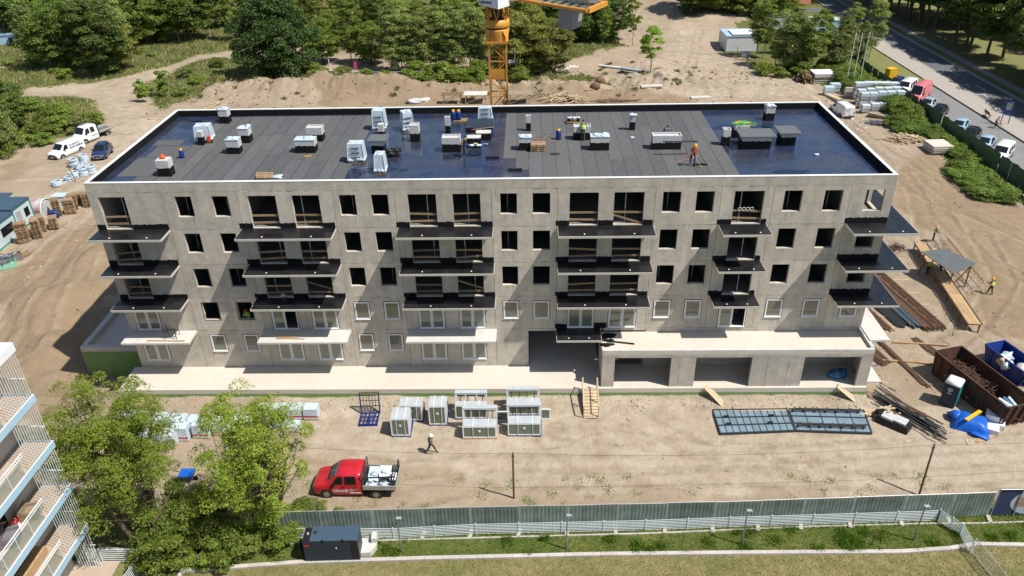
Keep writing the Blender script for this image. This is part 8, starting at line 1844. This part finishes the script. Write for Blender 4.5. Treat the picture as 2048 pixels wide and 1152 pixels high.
def person(label, loc, rz, J, shirt='shirt_dark', trousers='trousers_dark', sleeves=True, helmet=None, vest=None, harness=None):
    """J: joints in metres; the figure faces +x. One skinned surface, coloured by region."""
    t = thing('person', label, 'person', loc, rz)
    V = []; E = []; Rr = []; reg = []
    def add(p, r_, par=None, g=0):
        V.append(Vector(p)); Rr.append(r_); reg.append(g)
        if par is not None: E.append((par, len(V)-1))
        return len(V)-1
    pel = add(J['pelvis'], .135, None, 1); wa = add((Vector(J['pelvis'])*.55+Vector(J['chest'])*.45), .125, pel, 2); ch = add(J['chest'], .155, wa, 2); nk = add(J['neck'], .06, ch, 0); hd0 = add(Vector(J['neck']).lerp(Vector(J['head']), .55), .075, nk, 0); hd = add(J['head'], .098, hd0, 0); add(Vector(J['head'])+Vector((0, 0, .085)), .07, hd, 0)
    for s, sg in (('l', 1), ('r', -1)):
        sh = add(J['sh_'+s], .07, ch, 2); el = add(J['el_'+s], .048, sh, 2 if sleeves else 0); wr = add(J['wr_'+s], .034, el, 2 if sleeves == 'long' else 0)
        hp = add(J['hip_'+s], .10, pel, 1); kn = add(J['kn_'+s], .068, hp, 1); an = add(J['an_'+s], .05, kn, 1); toe = add(Vector(J['an_'+s])+Vector(J.get('toe_'+s, (.17, 0, -.05))), .045, an, 3)
        # hand: palm and five fingers rooted in it
        w_ = Vector(J['wr_'+s]); fd = (w_-Vector(J['el_'+s])).normalized(); sdv = fd.cross(Vector((0, 0, 1))); sdv = sdv.normalized() if sdv.length > .1 else Vector((0, 1, 0))
        palm = add(w_+fd*.07, .034, wr, 0)
        for k, (off, ln) in enumerate(((-.03, .075), (-.01, .09), (.01, .085), (.03, .065))):
            b = add(w_+fd*.1+sdv*off, .011, palm, 0); c = add(w_+fd*(.1+ln*.6)+sdv*off-Vector((0, 0, .012)), .009, b, 0); add(w_+fd*(.1+ln)+sdv*off-Vector((0, 0, .035)), .008, c, 0)
        b = add(w_+fd*.05-sdv*.045, .012, palm, 0); add(w_+fd*.1-sdv*.065-Vector((0, 0, .01)), .009, b, 0)
    me = bpy.data.meshes.new('body'); me.from_pydata([tuple(v) for v in V], E, []); o = bpy.data.objects.new('body_tmp', me); COL.objects.link(o)
    m1 = o.modifiers.new('skin', 'SKIN'); m1.use_smooth_shade = True
    sv_ = me.skin_vertices[0].data
    for i in range(len(V)): sv_[i].radius = (Rr[i], Rr[i]*(.78 if reg[i] in (1, 2) and i < 3 else 1)); sv_[i].use_root = (i == 0)
    m2 = o.modifiers.new('sub', 'SUBSURF'); m2.levels = 1; m2.render_levels = 1
    dg = bpy.context.evaluated_depsgraph_get(); bm_ = bpy.data.meshes.new_from_object(o.evaluated_get(dg)); bpy.data.objects.remove(o); bm_.name = 'body'
    bm_.materials.clear()
    for k in ('skin', trousers, shirt, 'boots'): bm_.materials.append(M[k])
    for f in bm_.polygons:
        c = f.center; best = None
        for a, b in E:
            A, Bv = V[a], V[b]; d = Bv-A; u = max(0, min(1, (c-A).dot(d)/max(d.length_squared, 1e-9))); dist = (c-(A+d*u)).length-(Rr[a]*(1-u)+Rr[b]*u)
            if best is None or dist < best[0]: best = (dist, reg[b] if not (reg[a] == 1 and reg[b] == 2 and u < .35) else 1)
        f.material_index = best[1]; f.use_smooth = True
    link(bm_, 'body', t)
    hdv = Vector(J['head']); f = MB(); f.blob(hdv+Vector((.095, 0, -.01)), (.02, .014, .022), sub=1, amp=0); f.build('nose', 'skin', t)
    f = MB()
    for s in (-1, 1): f.blob(hdv+Vector((.083, s*.035, .022)), (.012, .013, .009), sub=1, amp=0)
    f.bar(hdv+Vector((.087, -.025, -.045)), hdv+Vector((.087, .025, -.045)), .008); f.build('eyes_and_mouth', 'hair', t)
    if helmet:
        h_ = MB(); h_.lathe([(.135, .03), (.132, .07), (.115, .125), (.07, .165), (0, .175)], tuple(hdv), 16); h_.lathe([(.16, .025), (.165, .035), (.13, .045)], tuple(hdv+Vector((.02, 0, 0))), 16); h_.build('helmet', helmet, t)
    else: h_ = MB(); h_.blob(hdv+Vector((-.015, 0, .06)), (.105, .1, .085), sub=2, amp=.1); h_.build('hair', 'hair', t)
    if vest:
        a, b = Vector(J['pelvis'])*.75+Vector(J['chest'])*.25, Vector(J['chest'])+ (Vector(J['neck'])-Vector(J['chest']))*.35
        v_ = MB(); n = 14; ax_ = (b-a); rows = [(0, .175, .155), (.35, .17, .15), (.75, .20, .165), (1.0, .15, .12)]
        for q_, rx, ry in rows:
            c = a+ax_*q_
            for k in range(n): an_ = 2*PI*k/n; v_.v.append(tuple(c+Vector((ry*math.cos(an_), rx*1.12*math.sin(an_), 0))))
        fs = [(i*n+k, i*n+(k+1) % n, (i+1)*n+(k+1) % n, (i+1)*n+k) for i in range(3) for k in range(n)]; v_.f += fs; v_.m += [0]*len(fs); v_.smooth += [True]*len(fs); vo = v_.build('vest', vest, t)
        for q_ in (.18, .45):
            s_ = MB(); c = a+ax_*q_
            pts = [c+Vector((.162*math.cos(2*PI*k/n), .2*math.sin(2*PI*k/n), 0)) for k in range(n+1)]
            for p0, p1 in zip(pts[:-1], pts[1:]): s_.bar(p0, p1, .008, .04)
            s_.build('reflective_band', 'reflective', vo)
    if harness:
        h_ = MB()
        for s in (-1, 1): h_.bar(Vector(J['chest'])+Vector((.15, s*.1, .15)), Vector(J['pelvis'])+Vector((.13, s*.05, .05)), .04, .02); h_.bar(Vector(J['chest'])+Vector((-.15, s*.1, .15)), Vector(J['pelvis'])+Vector((-.13, -s*.08, .05)), .04, .02)
        h_.build('harness', harness, t)
    return t
def pose(lean=0, stride=0, arms='down', armf=.25, twist=0, crouch=0):
    L = math.sin(lean); Cc = math.cos(lean); z0 = .93-crouch
    pel = Vector((0, 0, z0)); up = lambda d: pel+Vector((L*d, 0, Cc*d))
    J = dict(pelvis=pel, chest=up(.36), neck=up(.55), head=up(.55)+Vector((L*.12+.03, 0, .13-.05*lean)))
    for s, g in (('l', 1), ('r', -1)):
        sh = up(.46)+Vector((0, g*.19, 0)); J['sh_'+s] = sh
        st_ = stride*g
        if arms == 'down': J['el_'+s] = sh+Vector((-.35*st_ +.02, g*.06, -.28)); J['wr_'+s] = J['el_'+s]+Vector((-.25*st_+.1, -g*.01, -.24))
        elif arms == 'fwd': J['el_'+s] = sh+Vector((.12, g*.05, -.26)); J['wr_'+s] = J['el_'+s]+Vector((.24, -g*.06, .02))
        elif arms == 'low': J['el_'+s] = sh+Vector((.08, g*.05, -.28)); J['wr_'+s] = J['el_'+s]+Vector((.15, -g*.08, -.2))
        J['hip_'+s] = pel+Vector((0, g*.09, -.05)); kx = .35*st_+crouch*.6; J['kn_'+s] = Vector((kx+.04, g*.11, .50-crouch*.35)); J['an_'+s] = Vector((.72*st_-(0 if st_ > 0 else .05)*abs(stride), g*.11, .09+(.03 if st_ < 0 else 0)))
    return J
person('man in white helmet and grey shirt walking across the front yard', (24.45, -8.95, H(24.4, -9)), -.1, pose(.08, .5), 'shirt_grey', 'trousers_dark', True, 'helmet_white', None, 'black')
p = (43.72, 3.59, 14.90); person('roofer in orange helmet and yellow harness bending over the torch, near the membrane edge', (p[0]-.1, p[1]+.05, 14.92), -1.4, pose(.35, .25, 'low'), 'shirt_orange', 'trousers_blue', 'long', 'helmet_yellow', None, 'yellow')
t = thing('gas_torch', 'long gas torch held by the roofer in the orange helmet', 'torch', (0, 0, 0)); mb = MB(); mb.tube((p[0]+.0, p[1]-.35, 15.6), (p[0]+.45, p[1]-.5, 14.98), .018, n=5); mb.build('lance', 'galv', t); mb = MB(); mb.tube((p[0]+.4, p[1]-.48, 15.05), (p[0]+.5, p[1]-.52, 14.96), .04, n=8); mb.build('burner', 'yellow', t)
p = (35.80, 9.23, 14.90); person('worker in bright yellow vest with dark green cap seen from behind at a roof shaft', (p[0]+.1, p[1]-.15, 14.92), 1.5, pose(.12, .1, 'fwd'), 'shirt_dark', 'trousers_grey', 'long', None, 'hivis')
p = (26.58, 5.85, 14.90); person('dark clothed worker standing beside the roof boxes in the middle', (p[0], p[1], 14.92), .3, pose(.3, .15, 'low'), 'shirt_dark', 'trousers_dark', 'long', None, None, 'yellow')
person('worker with yellow cap and yellow vest holding the far end of the rebar cage', (74.0, 23.2, H(74, 23)), -.3, pose(.15, .15, 'fwd'), 'shirt_dark', 'trousers_dark', 'long', 'helmet_yellow', 'hivis')
person('worker in yellow helmet and vest holding the near end of the rebar cage', (74.5, 12.4, H(74.5, 12.4)), 2.0, pose(.1, .25, 'fwd'), 'shirt_dark', 'trousers_dark', 'long', 'helmet_yellow', 'hivis')
person('worker in green jacket bending over the workbench under the grey roof', (70.3, 16.2, H(70.3, 16.2)), .2, pose(.6, .1, 'fwd'), 'hivis_green', 'trousers_dark', 'long', 'helmet_yellow', None)
person('worker in dark blue jacket beside the green jacket at the workbench', (71.3, 15.6, H(71.3, 15.6)), 2.6, pose(.3, .1, 'fwd'), 'trousers_blue', 'trousers_dark', 'long', None, None)
person('worker in green vest and red cap leaning in the open second floor window', (9.35, .55, SH), -1.5, pose(.35, .1, 'fwd'), 'hivis_green', 'trousers_dark', 'long', 'helmet_red', 'hivis_green')
person('worker in orange helmet standing behind the open balcony door', (47.3, .9, SH), -1.5, pose(.1, .1, 'fwd'), 'shirt_orange', 'trousers_dark', 'long', 'helmet_yellow', None)
J = pose(.45, .0, 'fwd'); J['kn_l'] = Vector((.3, .12, .62)); J['an_l'] = Vector((.12, .1, .3)); J['kn_r'] = Vector((.25, -.12, .5)); J['an_r'] = Vector((.08, -.1, .12))
person('cyclist in pale top riding along the car park kerb', (98.45, 58.6, GZ+.1+.05), -.9, J, 'shirt_tan', 'trousers_dark', True, None, None)
